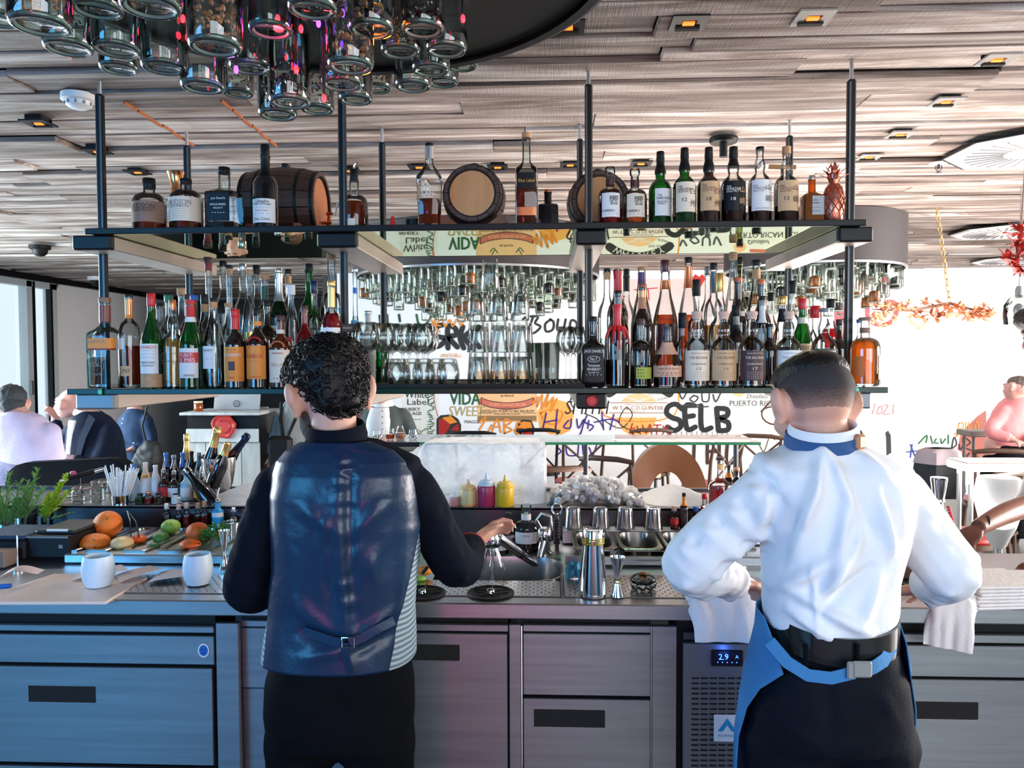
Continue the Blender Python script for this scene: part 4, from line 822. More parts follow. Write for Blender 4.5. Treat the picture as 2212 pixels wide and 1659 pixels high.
# --- lower shelf, left block, front row
D = INK
lo(228,643,58,Y1,'square',clear,'clear square bottle with orange band label and round print, first on the lower shelf',(BROWNL,.055,.42),None,[(ORANGE,.455,.57,.9,.25),(sol('maroon_band',(.22,.03,.02)),.435,.455,.9,.25)],[('QUESOL',.53,7,INKG,44,-4),('SOL',.27,8,INKG,24,-6),('P E R U A N O',.16,4,INKG,26,-2),('D E  P I S C O',.385,4,INKG,34,-4)],caps=(mat('rust_capsule',(.20,.035,.02),.35),.76,.95),
   extra=lambda t,R,H,Hb: obj('print_ring', MB().tube([(R*.62*math.cos(a)-R*.2, -R*1.012, Hb*.26+R*.62*math.sin(a)) for a in [-2.2+i*.22 for i in range(21)]], .0006, 4), INKG, t))
lo(280,636,46,Y1+.03,'round',clear,'clear bottle of red-brown spirit with bronze twisted capsule, second on lower shelf',(blackm,.035,.36),(whisky,.46),[(TANL,.13,.24,.5,.1),(PAPER,.42,.54,.35,-.3)],[('1757',.185,7,D,18,2)],caps=[(COPPER,.80,.97),(ORANGE,.76,.80)])
lo(328,634,46,Y1,'slope',greeng,'green bottle with red cap and straw-wrapped base, third on the lower shelf',(RED,.14,.38),(dgreen,.5),[(PAPER,.17,.52,1.0),(mat('straw_wrap',(.50,.30,.16),.8,0,.3,50),.01,.165,1.57)],[('LUXARDO',.48,6.5,REDI,40),('MARASCHINO',.30,4.5,D,34),('ORIGINALE',.265,3.5,D,28)]+lines(.36,.44,3,INKG,36),
   extra=lambda t,R,H,Hb: obj('glass_seal', MB().lathe([(.014,0),(.013,.003),(.009,.003),(.008,.001),(.002,.0015)], 16, (R*.05,-R*.86,Hb*.60), R=Matrix.Rotation(PI/2-.25,3,'X')), greeng, t))
lo(374,648,48,Y1+.02,'bulb',clear,'ornate clear liqueur bottle with copper neck, pale gold liquid and outlined cross label',(COPPER,.12,.30),(goldliq,.60),None,[('S T - G E R M A I N',.33,3.5,D,None)],extra=lambda t,R,H,Hb: obj('cross_outline', MB().tube([(x*R, -R*1.01*math.sqrt(max(.05,1-x*x*.9)), Hb*z) for x, z in [(-.15,.10),(-.15,.30),(-.6,.31),(-.75,.37),(-.6,.43),(-.15,.44),(-.15,.58),(0,.63),(.15,.58),(.15,.44),(.6,.43),(.75,.37),(.6,.31),(.15,.30),(.15,.10),(0,.06),(-.15,.10)]], .0007, 4), GOLD, t))
lo(413,648,48,Y1,'slope',greeng,'green vermouth bottle with red cap and red-banner white label',(REDI,.06,.37),(dgreen,.55),[(PAPER,.12,.47,1.0),(RED,.30,.42,1.02)],[('PUNT',.385,8,WHITEI,28,-2),('E MES',.33,8,WHITEI,32,2),('CARPANO',.15,5,D,26,4)],caps=[(REDI,.84,.97),(PAPER,.78,.84)])
lo(462,644,46,Y1+.02,'cone',clear,'clear sloping bottle with plain white label and black stopper',(blackm,.05,.34),(waterl,.50),(PAPER,.22,.48,.62,-.25),[('GENEPY',.43,4,D,22,-4),('- - -',.33,1,INKG,16,-4)],caps=(cork,.92,.99))
lo(509,668,46,Y1,'std',browng,'dark liqueur bottle with red capsule and orange label with toast drawing',(RED,.10,.42),None,(ORANGE,.09,.56,1.15),[('TOLO BARRETO',.45,6,WHITEI,40),('- - -',.52,1.4,D,18),('BAR',.14,4,REDI,13)],caps=(RED,.80,.99),
   extra=lambda t,R,H,Hb: obj('label_drawing', MB().bbox((0,-R*1.01,Hb*.30),(.022,.001,.030),.0005).bbox((0,-R*1.03,Hb*.30),(.015,.001,.022),.0005), DKBROWN, t, False))
lo(557,666,46,Y1,'std',browng,'dark coffee liqueur bottle with arched orange label and black cap',(blackm,.10,.40),None,(ORANGE,.12,.57,1.1),[('KAHLUA',.43,9,REDI,38),('- - - -',.36,1.2,REDI,22),('THE ORIGINAL',.15,3.2,REDI,30)],caps=(ORANGE,.84,.90),
   extra=lambda t,R,H,Hb: (obj('arch_line', MB().tube([(R*.72*math.cos(a), -R*1.02*math.sqrt(1-.5*math.cos(a)**2), Hb*.46+R*.8*math.sin(a)) for a in [i*PI/12 for i in range(13)]], .0008, 4), REDI, t), obj('neck_arch', MB().tube([(R*.6*math.cos(a), -R*.92, Hb*.62+R*.4*math.sin(a)) for a in [i*PI/8 for i in range(9)]], .003, 4), REDI, t)))
lo(607,682,48,Y1,'std',whisky,'reddish herbal liqueur bottle with cream pictorial label left of the bartender',(DKBROWN,.09,.40),(whisky,.58),(CREAM,.08,.56,1.15),[('NARDINI',.51,4,REDI,24),('FRA AX',.34,8,TANL,34,2),('- - -',.14,2,REDI,20)],caps=(CREAM,.80,.86),
   extra=lambda t,R,H,Hb: obj('neck_arch', MB().tube([(R*.6*math.cos(a), -R*.95, Hb*.60+R*.5*math.sin(a)) for a in [i*PI/8 for i in range(9)]], .003, 4), sol('salmon',(.55,.17,.10)), t))
lo(659,660,40,Y2,'std',redliq,'red aperitif bottle just behind the curly hair',(WINE,.08,.36),(redliq,.6),None,[('PIMMS',.45,10,DKBROWN,34)])
lo(717,607,46,Y1+.01,'round',clear,'clear bottle of crimson aperitif with gold capsule above the bartender',(GOLD,.05,.38),(redliq,.72),(PAPER,.30,.58,1.1),[('ITALICUS',.50,4,D,26)],caps=(GOLD,.78,.97))
lo(742,702,44,Y1+.02,'square',clear,'amber bottle with big square grey cap, right of the crimson one',(sol('slate_cap',(.09,.10,.11),.4),.12,.85),(amber,.5),None,[('DISARONNO',.5,4,D,None)]) if False else None
p = Wy(729, 716, Y1); t = thing('jar_with_square_cap', 'short jar with a grey square lettered cap above the curly hair', 'jar', (p.x+.012, Y1+.09, ZL)); hz = Wy(729, 718, Y1+.09).z-ZL
obj('glass_body', MB().lathe([(.030,0),(.032,.01),(.032,hz*.8),(.026,hz*.95),(.026,hz)], 20), clear, t); cz = Wy(729, 700, Y1+.09).z-ZL; obj('cap', MB().bbox((0,0,(hz+cz)/2),(.072,.05,cz-hz),.003), sol('slate_cap',(.09,.10,.11),.4), t)
mb = MB(); v, f, wd = text_data('DISARONNO'); mb.add([(x*.044/wd, -.0258, (hz+cz)/2+y_*.007) for x, y_ in v], f); obj('lettering', mb, WHITEI, t, False)
# second and third rows
lo(452,556,44,Y4,'long',clear,'tall clear round-shouldered bottle with dark red top, left of the tall group',(DKBROWN,.05,.42),(waterl,.30),(sol('blue_tab',(.03,.10,.14)),.37,.45,.6),caps=(sol('dark_red',(.25,.02,.03)),.93,.99))
lo(484,564,42,Y5,'std',clear,'tall clear bottle with black screw cap at the back left',(blackm,.05,.38),(waterl,.5),None,[])
lo(497,573,38,Y4,'long',clear,'tall clear bottle with cork stopper and black top disc',(blackm,.03,.44),None,None,caps=(cork,.94,.99))
lo(526,570,42,Y5,'std',clear,'tall clear bottle with silver ribbed cap at the back',(SILVER,.06,.42),(waterl,.6),None,[('SEPOY',.55,5,INKG,20)])
lo(540,583,36,Y3,'cone',clear,'slender clear bottle with gold medallion and cork stopper',(cork,.04,.36),None,(GOLD,.40,.47,.5,.2))
lo(556,573,40,Y5,'slope',clear,'clear bottle with black screw cap behind the slender one',(blackm,.08,.38),(waterl,.6))
lo(573,592,46,Y4,'round',clear,'clear round bottle with cork and dark green neck band',(cork,.05,.42),(waterl,.55),None,caps=(sol('bottle_green',(.01,.08,.05)),.80,.92))
lo(604,580,44,Y4,'std',dgreen,'dark green vermouth bottle with silver neck foil',(SILVER,.05,.34),None,(PAPER,.30,.52,.9),[('NOILLY',.42,8,REDI,36)],caps=(SILVER,.74,.99))
lo(624,582,36,Y5,'std',clear,'clear bottle with black capped cork behind the silver-foil one',(blackm,.04,.40),(waterl,.5),None,caps=(cork,.90,.97))
lo(630,616,38,Y2,'cone',clear,'clear bottle with white cap topped in red',(PAPER,.10,.46),None,(REDI,.42,.52,.35),)
lo(669,570,46,Y4,'std',greeng,'tall green bottle with black foil behind the curly hair',(blackm,.07,.36),(dgreen,.6),(sol('dark_label',(.03,.05,.04)),.25,.48,1.0),[('M',.40,8,WHITEI,8)])
lo(680,607,44,Y3,'round',clear,'clear round bottle with navy capsule above the curly hair',(sol('navy_cap',(.005,.015,.07),.3),.12,.38),(redliq,.42),(DKBROWN,.28,.42,1.0),[('ERO',.36,8,ORANGE,22,6)])
lo(717,547,50,Y4,'dome',clear,'tallest clear bottle with cork stopper left of the second post',(cork,.05,.40),(waterl,.6),None,[])
lo(578,650,44,Y3,'round',browng,'dark round bottle with small blue badge behind the coffee liqueur',(blackm,.10,.34),None,(BLUE,.46,.52,.22))
lo(494,655,34,Y2+.02,'cone',clear,'clear slope-shouldered bottle with pale cork between dark bottles',(cork,.05,.42),(waterl,.4),(GREENP,.3,.45,.5))
lo(443,636,40,Y2,'cone',clear,'clear bottle with black stopper beside the plain white label',(blackm,.11,.40),(waterl,.5),(CREAM,.30,.50,.9),caps=(cork,.88,.97))
lo(421,638,40,Y3,'std',browng,'dark bottle with blue cap behind the green vermouth',(BLUE,.06,.42))
lo(408,636,40,Y4,'std',clear,'amber-filled bottle with dark cap in the back row',(DKBROWN,.06,.42),(redliq,.7))
lo(393,623,40,Y5,'round',clear,'clear bottle with grey cork stopper in the back row',(cork,.07,.42),(waterl,.5))
lo(366,638,42,Y4,'std',clear,'clear bottle with green screw cap in the back row',(sol('mint_cap',(.03,.20,.12)),.07,.44),(waterl,.5),(sol('mint_label',(.25,.55,.42)),.2,.5,1.0))
lo(346,655,40,Y2+.03,'std',clear,'clear bottle with pale green label behind the straw-wrapped one',(blackm,.06,.36),(waterl,.5),(sol('mint_label',(.25,.55,.42)),.2,.5,1.0))
lo(768,580,32,Y4,'long',clear,'slim clear bottle with blue neck band just right of the second post',(SILVER,.03,.40),(waterl,.6),(sol('sky_label',(.10,.40,.60)),.45,.56,.8),caps=(BLUE,.80,.85)) 
lo(796,672,44,Y5,'std',mat('frosted_white_glass',(.62,.64,.62),.5,0,.05),'frosted white bottle behind the stemmed glasses',(SILVER,.05,.40),None,(sol('frost_label',(.50,.50,.47)),.15,.40,1.0))
lo(826,700,30,Y4,'std',greeng,'green bottle with orange cap behind the stemmed glasses',(ORANGE,.08,.55),(dgreen,.3))
# --- right block front row
lo(1281,684,50,Y1,'square',blackg,'square black-label whiskey bottle in front of the centre post',(blackm,.11,.36),None,(blackm,.09,.60,.70),[("JACK DANIEL'S",.545,8,WHITEI,40),('No.7',.43,6.5,WHITEI,14),('Tennessee',.335,6,WHITEI,26),('WHISKEY',.275,6,WHITEI,30),('70cl 40% Vol.',.225,3,WHITEI,24),('- - - - -',.19,1,WHITEI,34),('No.7',.80,3,WHITEI,10)],
   extra=lambda t,R,H,Hb: obj('label_oval', MB().tube([(R*.52*math.cos(a), -R*1.022, Hb*.43+R*.25*math.sin(a)) for a in [i*PI/10 for i in range(21)]], .0007, 4), WHITEI, t))
lo(1333,658,54,Y1+.02,'round',clear,'bottle with dripping red wax over the neck, right of the black-label whiskey',(RED,.03,.40),(dark_liq,.33),None,[],caps=(RED,.70,.99),extra=lambda t,R,H,Hb: [obj('wax_drip', MB().tube([(R*.5*math.sin(a), -R*.62*math.cos(a), Hb*.74),(R*.80*math.sin(a), -R*.86*math.cos(a), Hb*.68),(R*.98*math.sin(a), -R*1.0*math.cos(a), Hb*(.60-.07*(i%3)))], [.006,.005,.003], 8), RED, t) for i, a in enumerate((-1.1,-.45,.1,.6,1.2))])
lo(1384,690,46,Y1,'dome',clear,'clear round whisky bottle with lime green label and dark cork',(DKBROWN,.09,.42),(dark_liq,.34),(LIME,.13,.31,.9,.35),[('- - -',.27,2,INK,14,-2),('- - -',.22,2,INK,14,-2),('- - -',.17,2,INK,14,-2)])
lo(1441,706,62,Y1,'cone',clear,'squat round bourbon bottle with horse-topped stopper and script label',(darksteel,.22,.30),(dark_liq,.36),[(sol('peach_label',(.70,.40,.27),.7),.20,.42,1.35)],[('Single  Barrel  Bourbon',.36,4,D,46),('- - - - - -',.28,1.6,D,48),('~ ~ ~ ~',.24,1.6,D,40)],caps=(sol('peach_label',(.70,.40,.27),.7),.64,.88))
for px,w_,m_,n_,s2,inkc,lab_ in ((1505,54,CREAM,'12','DOUBLEWOOD',BROWNL,'balloon-neck malt bottle with cream label numbered 12'),(1563,54,TANL,'14','CARIBBEAN CASK',BROWNL,'balloon-neck malt bottle with tan label numbered 14'),(1624,58,DKBROWN,'17','DOUBLEWOOD',CREAM,'balloon-neck malt bottle with dark brown label numbered 17'),(1704,54,PAPER,'21','PORTWOOD',INKG,'balloon-neck malt bottle with white label, above the second bartender')):
    lo(px,673,w_,Y1,'bulb',clear,lab_,(sol('pale_cork',(.62,.42,.34),.7),.055,.42),(whisky if n_!='21' else amber,.14),(m_,.085,.50,1.25),[('THE BALVENIE',.40,5.5,inkc,42),(s2,.315,4,inkc,34),(n_,.25,6,inkc,10),('SINGLE MALT SCOTCH',.46,2.6,inkc,34)]+lines(.12,.20,4,inkc,34),caps=(sol('pale_cork',(.62,.42,.34),.7),.93,.985))
lo(1869,686,62,Y1+.03,'dome',clear,'big round bottle of glowing orange rum at the right end of the lower shelf',(BROWNL,.05,.46),(orangeliq,.68),[(sol('orange_red_label',(.62,.16,.03),.6),.14,.45,.35,-.8),(sol('peach_label2',(.80,.42,.26),.7),.10,.46,.32,.95)],[('JUNE',.12,4,D,12,24)],caps=(BROWNL,.80,.88))
# right block behind
lo(1311,580,40,Y4,'std',clear,'tall clear bottle with black stopper behind the red-wax one',(blackm,.04,.38),(waterl,.4),None,caps=(cork,.93,.99))
lo(1334,580,46,Y4,'std',browng,'dark bottle with tall red capsule behind the red-wax one',(cork,.02,.30),None,None,caps=(RED,.76,.99))
lo(1335,628,46,Y2+.01,'std',browng,'dark bottle with black and grey neck marked X',(blackm,.05,.36),None,None,caps=(greym,.78,.96),txt=[('X',.87,7,INK,6)])
lo(1353,581,38,Y5,'std',clear,'clear wine-shaped bottle with black foil neck behind the X bottle',(blackm,.08,.36),(waterl,.4),None,caps=(blackm,.85,.99))
lo(1386,576,46,Y4,'slope',clear,'clear bottle with purple neck foil and wood stopper',(cork,.03,.42),(waterl,.4),None,caps=(sol('purple_foil',(.07,.02,.10),.3),.80,.97))
lo(1387,614,48,Y2+.03,'std',browng,'near-black bottle with copper and amber neck bands',(mat('rust_cap',(.30,.07,.03),.4),.05,.40),None,None,caps=[(COPPER,.90,.97),(sol('amber_band',(.50,.20,.09)),.78,.90)])
lo(1437,562,54,Y3,'slope',clear,'tall malt bottle with burgundy cap, two thirds full of orange whisky',(WINE,.10,.38),(amber,.60),(WINE,.30,.52,.8),[('GLENMORANGIE',.56,5,DKBROWN,38)],caps=(COPPER,.82,.90))
lo(1487,556,44,Y4,'slope',clear,'amber bottle with black cap and long copper neck foil',(blackm,.05,.40),(amber,.56),None,[('GLEN',.50,6,DKBROWN,24)],caps=(COPPER,.78,.96))
lo(1474,676,32,Y2,'std',clear,'small clear bottle with black ribbed cap beside the bourbon',(blackm,.22,.56),(amber,.4))
lo(1504,604,38,Y2+.06,'round',clear,'clear bottle with dark plastic pourer cap behind the cream label malt',(blackp,.16,.46),(amber,.35),(PAPER,.3,.5,.8))
lo(1528,576,34,Y5,'std',clear,'clear bottle with slate-blue foil behind the swirl decanter',(greym,.08,.4),(waterl,.5))
lo(1541,568,42,Y4,'round',clear,'clear bottle with tall black foil neck',(blackm,.06,.38),(goldliq,.5),None,caps=(darksteel,.78,.97))
lo(1555,590,50,Y3,'bulb',clear,'twisted glass bottle with brushed gold stopper',(GOLD,.17,.36),(waterl,.4))
lo(1583,545,44,Y4,'cone',clear,'tallest clear bottle with cork over orange spirit on the right block',(cork,.06,.40),(amber,.5),None,[])
lo(1597,556,34,Y5+.02,'std',glass('olive_glass',(.55,.62,.30),.3),'pale olive bottle with black cap behind the tallest clear one',(blackm,.06,.42))
lo(1594,600,44,Y3-.02,'std',browng,'dark bottle with orange wax top and tan neck seal',(mat('orange_wax',(.55,.12,.03),.4),.04,.44),None,(CREAM,.62,.70,.6))
lo(1590,660,42,Y2,'std',browng,'dark whisky bottle with black and cream neck label',(blackm,.14,.46),None,(CREAM,.30,.5,1.0),caps=(blackm,.72,.84))
lo(1633,562,46,Y4,'cone',cleard,'greenish clear bottle with black and cork stopper',(blackm,.05,.44),(waterl,.4),(sol('grey_label2',(.3,.3,.3)),.25,.4,.9),caps=(cork,.88,.96))
lo(1643,604,44,Y3,'std',browng,'brown bottle with orange cork cap and gold neck ring',(mat('orange_wax',(.55,.12,.03),.4),.05,.42),None,(PAPER,.3,.55,1.0),caps=(GOLD,.84,.87))
lo(1646,640,36,Y2+.04,'std',clear,'bottle with black ring cap and long white neck label',(blackm,.05,.44),(amber,.4),(PAPER,.3,.5,.9),caps=(PAPER,.72,.92))
lo(1665,632,36,Y5,'std',clear,'amber bottle with black cap in the back row right',(blackm,.10,.42),(amber,.6),(CREAM,.3,.5,1.0))
lo(1690,640,44,Y3,'cone',clear,'bottle with gold cap and black twisted neck foil',(GOLD,.10,.46),(whisky,.42),(DKBROWN,.25,.45,.9),caps=(blackm,.76,.92))
lo(1662,700,40,Y2,'std',browng,'dark brown bottle between the dark and white labelled malts',(blackm,.08,.38))
lo(1711,607,40,Y4,'round',clear,'clear bottle with black stopper and silver ring near the rear post',(blackm,.13,.44),(waterl,.5),None,caps=(SILVER,.86,.90))
lo(1733,645,46,Y2+.02,'slope',greeng,'bright green bottle with red capsule and tan label',(RED,.13,.40),(dgreen,.2),(TANL,.05,.52,1.1),[('ESSO',.47,8,INK,30)],caps=(CREAM,.78,.86))
lo(1761,661,42,Y2+.03,'std',clear,'clear bottle with glossy red cap right of the green bottle',(RED,.16,.52),(waterl,.4))
lo(1751,668,30,Y4,'std',clear,'small clear bottle with cork behind the red-capped one',(cork,.07,.44))
lo(1780,666,54,Y1,'bulb',clear,'clear bottle with green and black label above the second bartender',(sol('grey_cap',(.16,.16,.17),.4),.05,.40),(redliq,.40),(sol('green_black_label',(.01,.035,.02)),.15,.50,1.1),[('SPRINGBANK',.465,4,WHITEI,36),('S',.33,18,GREENP,13,8)])
lo(1794,646,42,Y4,'std',clear,'orange-red bottle with tall black cap beside outer post',(blackm,.11,.46),(redliq,.7))
lo(1813,690,42,Y3,'round',browng,'rounded dark red bottle beside the outer post',(DKBROWN,.10,.36))
lo(1826,688,38,Y5,'std',amber,'amber bottle glowing just behind the outer post',(DKBROWN,.08,.40),(amber,.6))
lo(1856,690,26,Y5,'std',clear,'thin clear bottle with blue cap behind the orange rum',(BLUE,.06,.5),(waterl,.4))
# ------------------------------------------------------------------ glassware on the lower shelf
ware = glass('glassware_glass', (.97,.985,.98), .60, gl=.55); smalljar = glass('small_jar_glass', (.94,.965,.93), .50, gl=.55)
def glassware(name, label, cat, px, Y, prof, z=ZL+.012, group=None, mt=None, seg=20, share=None):
    mt = ware
    t = thing(name, label, cat, (Xa(px, Y, 800), Y, z), 0, group)
    if share is None: share = MB().lathe(prof, seg, cap=(False, False)).mesh(name)
    put('glass_body', share, mt, t); return share
G3 = 'glasses on the lower shelf'; k = pm(1048, 2.62)
hb = [(.034,.100),(.030,.098),(.029,.100),(.024,.004),(.0,.004),(.0,.0),(.026,.0),(.034,.100)]
inv = lambda pr, h: [(r, h-z) for r, z in pr]; HH = 68*k*.98
tall = [(.0255,HH),(.0265,HH-.003),(.0335,.002),(.0325,.0),(.0315,.002),(.0245,HH-.014),(.0,HH-.014)]
me = None; zz = ZL+.012
for ci, px in enumerate((1030,1078,1124)):
    for row in range(3):
        me = glassware('highball_glass', 'upturned highball glass, %s column, %s layer of the stack' % (('left','middle','right')[ci], ('bottom','middle','top')[row]), 'glass', px, 2.62+.001*row, tall, zz+row*(HH+.001), G3, clear, 18, me)
glassware('highball_glass', 'single upturned glass crowning the highball stack', 'glass', 1060, 2.66, tall, zz+3*(HH+.001), G3, clear, 18, me)
for ci, px in enumerate((1040,1088,1134)):
    for row in range(2): glassware('highball_glass', 'upturned highball glass in the rear stack, %s column, %s layer' % (('left','middle','right')[ci], ('lower','upper')[row]), 'glass', px, 2.74, tall, zz+row*(HH+.001), G3, clear, 18, me)
HT = 54*pm(910, 2.62); rock = [(.024,HT),(.030,HT-.004),(.0385,HT*.55),(.040,HT*.35),(.036,.002),(.034,.0),(.032,.003),(.036,HT*.4),(.028,HT-.012),(.0,HT-.012)]; me = None
for px, Y, l in ((862,2.60,'first front'),(916,2.60,'second front'),(968,2.60,'third front'),(890,2.70,'first rear'),(942,2.70,'second rear'),(848,2.72,'partly hidden rear')): me = glassware('rocks_glass', 'upturned rounded rocks glass, '+l+' one left of the highballs', 'glass', px, Y, rock, zz, G3, clear, 20, me)
HC = Wy(1170, 740, 2.62).z-zz; me = None
coll = [(.022,.0),(.024,.004),(.028,HC),(.0265,HC),(.022,.012),(.0,.012)]
for px, Y, l in ((1156,2.66,'left'),(1172,2.76,'rear'),(1192,2.62,'front')): me = glassware('collins_glass', 'upright tall clear glass right of the highball stack, '+l+' one', 'glass', px, Y, coll, zz, G3, clear, 20, me)
def stem(zbowl, h, r, tulip=1.0): return [(.030,.0),(.030,.002),(.006,.006),(.0035,.02),(.0035,zbowl-.01),(.008,zbowl),(r*.7,zbowl+.012),(r,zbowl+(h-zbowl)*.38),(r*.96,zbowl+(h-zbowl)*.6),(r*.72*tulip,h),(r*.70*tulip,h),(r*.93,zbowl+(h-zbowl)*.6),(r*.96,zbowl+(h-zbowl)*.38),(r*.66,zbowl+.016),(.0,zbowl+.006)]
me = None; h_ = Wy(1235, 706, 2.66).z-zz
for px, Y, l in ((1222,2.62,'front left'),(1246,2.66,'front right'),(1232,2.78,'rear')): me = glassware('snifter_glass', 'stemmed snifter glass left of the black-label whiskey, '+l, 'glass', px, Y, stem(h_*.5, h_, .034), zz, G3, clear, 18, me)
me = None; h_ = Wy(850, 700, 2.8).z-zz
for i, (px, Y) in enumerate(((792,2.64),(828,2.72),(846,2.84),(870,2.76),(884,2.92),(902,2.86),(924,3.02),(915,2.98-.22))):
    me = glassware('coupe_glass', 'stemmed round-bowl glass, %s of the cluster right of the second post' % ('first','second','third','fourth','fifth','sixth','seventh','eighth')[i], 'glass', px, Y, stem(h_*.5, h_, .046, 1.05), zz, G3, clear, 20, me)

# ------------------------------------------------------------------ jar drums
def jarprof(r, h): return [(.001,.004),(r*.72,.005),(r*.80,.0),(r*.92,.001),(r,.010),(r,h*.86),(r*.86,h*.95),(r*.86,h)]
lidm = mat('jar_lid_steel', (.16,.16,.17), .4, .8)
def jar_content(kind, r, h, sd):
    rr_ = random.Random(sd); mb = MB(); a_, n_ = {'berries':(.0075,34),'nuts':(.0055,60),'spice':(.0035,110),'petals':(.004,70)}[kind]; hh = {'berries':.5,'nuts':.85,'spice':.8,'petals':.7}[kind]*h
    for i in range(n_):
        a, q = rr_.uniform(0, 2*PI), math.sqrt(rr_.uniform(.25, 1))*(r*.86-a_); z = .012+a_+rr_.random()*(hh-a_*2)
        mb.ell((q*math.cos(a), q*math.sin(a), z), (a_*rr_.uniform(.7,1.1), a_*rr_.uniform(.5,1), a_*rr_.uniform(.6,1.1)), 6, 4, Matrix.Rotation(rr_.uniform(0,3),3,'X'))
    return mb
fillm = {'berries': mat('dark_berries',(.02,.008,.012),.25), 'nuts': mat('roasted_nuts',(.28,.10,.04),.5,0,.5,60), 'spice': mat('dried_spice',(.22,.10,.06),.6,0,.6,80), 'petals': mat('red_petals',(.16,.02,.02),.5,0,.5,60)}
ZD = 2.30; dc = Vector((-.42, 1.35))
t = thing('jar_chandelier', 'near black ceiling drum holding the large hanging jars, top left', 'chandelier', (dc.x, dc.y, ZD))
obj('drum', MB().lathe([(.56,.0),(.57,.004),(.57,ZC-ZD-.004),(.54,ZC-ZD-.004),(.54,.012),(.001,.012)], 64, cap=(False, False)).lathe([(.56,0),(.54,0)], 64, cap=(False, False)), mat('drum_black',(.006,.006,.007),.6), t)
jars = [(87,60,130,'nuts'),(148,108,106,''),(210,25,112,'petals'),(180,78,84,'spice'),(252,112,104,''),(257,152,84,''),(325,20,135,'nuts'),(354,150,98,''),(438,192,95,''),(465,106,118,'nuts'),(515,205,68,'spice'),(540,150,92,''),(585,70,100,''),(632,105,82,'petals'),(675,25,112,'berries'),(785,22,102,''),(802,68,100,''),(913,68,98,'berries'),(1008,20,90,''),(1068,65,84,''),(865,115,90,'spice'),(964,112,95,''),(757,148,104,'nuts'),(930,155,85,''),(998,146,70,''),(738,186,94,'spice'),(814,195,68,'nuts'),(892,190,82,''),(958,182,68,''),(768,219,76,''),(626,225,93,'berries'),(600,252,86,'berries'),(686,240,74,'petals'),(-8,45,104,''),(1040,82,60,''),(390,-10,96,'spice')]
jars.sort(); cache = {}; ords = ['first','second','third','fourth','fifth','sixth','seventh','eighth','ninth','tenth','eleventh','twelfth','thirteenth','fourteenth','fifteenth','sixteenth','seventeenth','eighteenth','nineteenth','twentieth','twenty-first','twenty-second','twenty-third','twenty-fourth','twenty-fifth','twenty-sixth','twenty-seventh','twenty-eighth','twenty-ninth','thirtieth','thirty-first','thirty-second','thirty-third','thirty-fourth','thirty-fifth','thirty-sixth']
desc = {'':'empty greenish clear glass jar','nuts':'glass jar of brown nuts','berries':'glass jar of black berries','spice':'glass jar of dried spice','petals':'glass jar of dark red petals'}
placed = []
for i, (px, py, w_, kind) in enumerate(jars):
    d = FPX*.088/w_; P = CAMP+ray(px, py)*d
    for q in placed:                                              # keep neighbours from cutting into each other
        dd = Vector((P.x-q.x, P.y-q.y)); m_ = .0885-dd.length
        if m_ > 0: P = CAMP+(P-CAMP)*(1+ (m_*1.02)/max(.3, Vector((P.x, P.y)).length)*(1 if P.y > q.y else -1))
    placed.append(P); h = .165
    t = thing('hanging_jar', desc[kind]+', '+ords[i]+' from the left in the near cluster', 'jar', tuple(P), 0, 'large glass jars hanging from the near drum')
    if 'j' not in cache: cache['j'] = MB().lathe(jarprof(.043, h), 28, cap=(True, False)).mesh('jar')
    put('glass_body', cache['j'], jarglass, t)
    if 'b' not in cache: cache['b'] = MB().lathe([(.030,.0045),(.0335,.001),(.0375,.001),(.041,.006),(.039,.009),(.034,.005),(.03,.0055)], 28, cap=(False, False)).mesh('rim')
    put('base_ring', cache['b'], mat('jar_base_glass',(.20,.30,.27),.12,0,.3,20,coat=.8), t)
    top = max(h+.03, ZD+.01-P.z)
    obj('lid', MB().lathe([(.038,h-.004),(.039,h+.012),(.012,h+.014)], 20).tube([(0,0,h+.01),(0,0,top)], .011, 8), lidm, t)
    if kind: obj('filling', jar_content(kind, .043, h, i), fillm[kind], t)
bulbs = [(688,50,'violet',(.25,.05,1)),(650,62,'red',(1,.02,.03)),(838,20,'orange',(1,.22,.01)),(700,212,'red',(1,.02,.03)),(1000,40,'red',(1,.03,.02)),(395,40,'red',(1,.02,.05)),(600,40,'red',(1,.02,.03)),(510,150,'violet',(.2,.05,1)),(640,150,'red',(1,.03,.05)),(840,55,'orange',(1,.22,.01)),(795,140,'orange',(1,.15,.02)),(740,28,'violet',(.25,.05,1))]
for i, (px, py, cn, c) in enumerate(bulbs):
    P = CAMP+ray(px, py)*1.47; t = thing('glow_bulb', 'small %s glowing bulb hanging among the jars, %s of twelve' % (cn, ords[i]), 'light bulb', tuple(P), 0, 'coloured bulbs in the near drum')
    obj('bulb', MB().lathe([(.001,-.008),(.003,-.007),(.0045,-.002),(.004,.004),(.002,.007)], 12), mat('bulb_'+cn, c, .4, emit=c, estr=5), t); obj('cable', MB().tube([(0,0,.01),(0,0,max(.05,ZD+.01-P.z))], .003, 6), blackp, t)
    l = bpy.data.lights.new('bulb_light', 'POINT'); l.energy = .10; l.color = c; l.shadow_soft_size = .01; o = bpy.data.objects.new('bulb_light', l); C.objects.link(o); o.location = P+Vector((0,0,-.03))

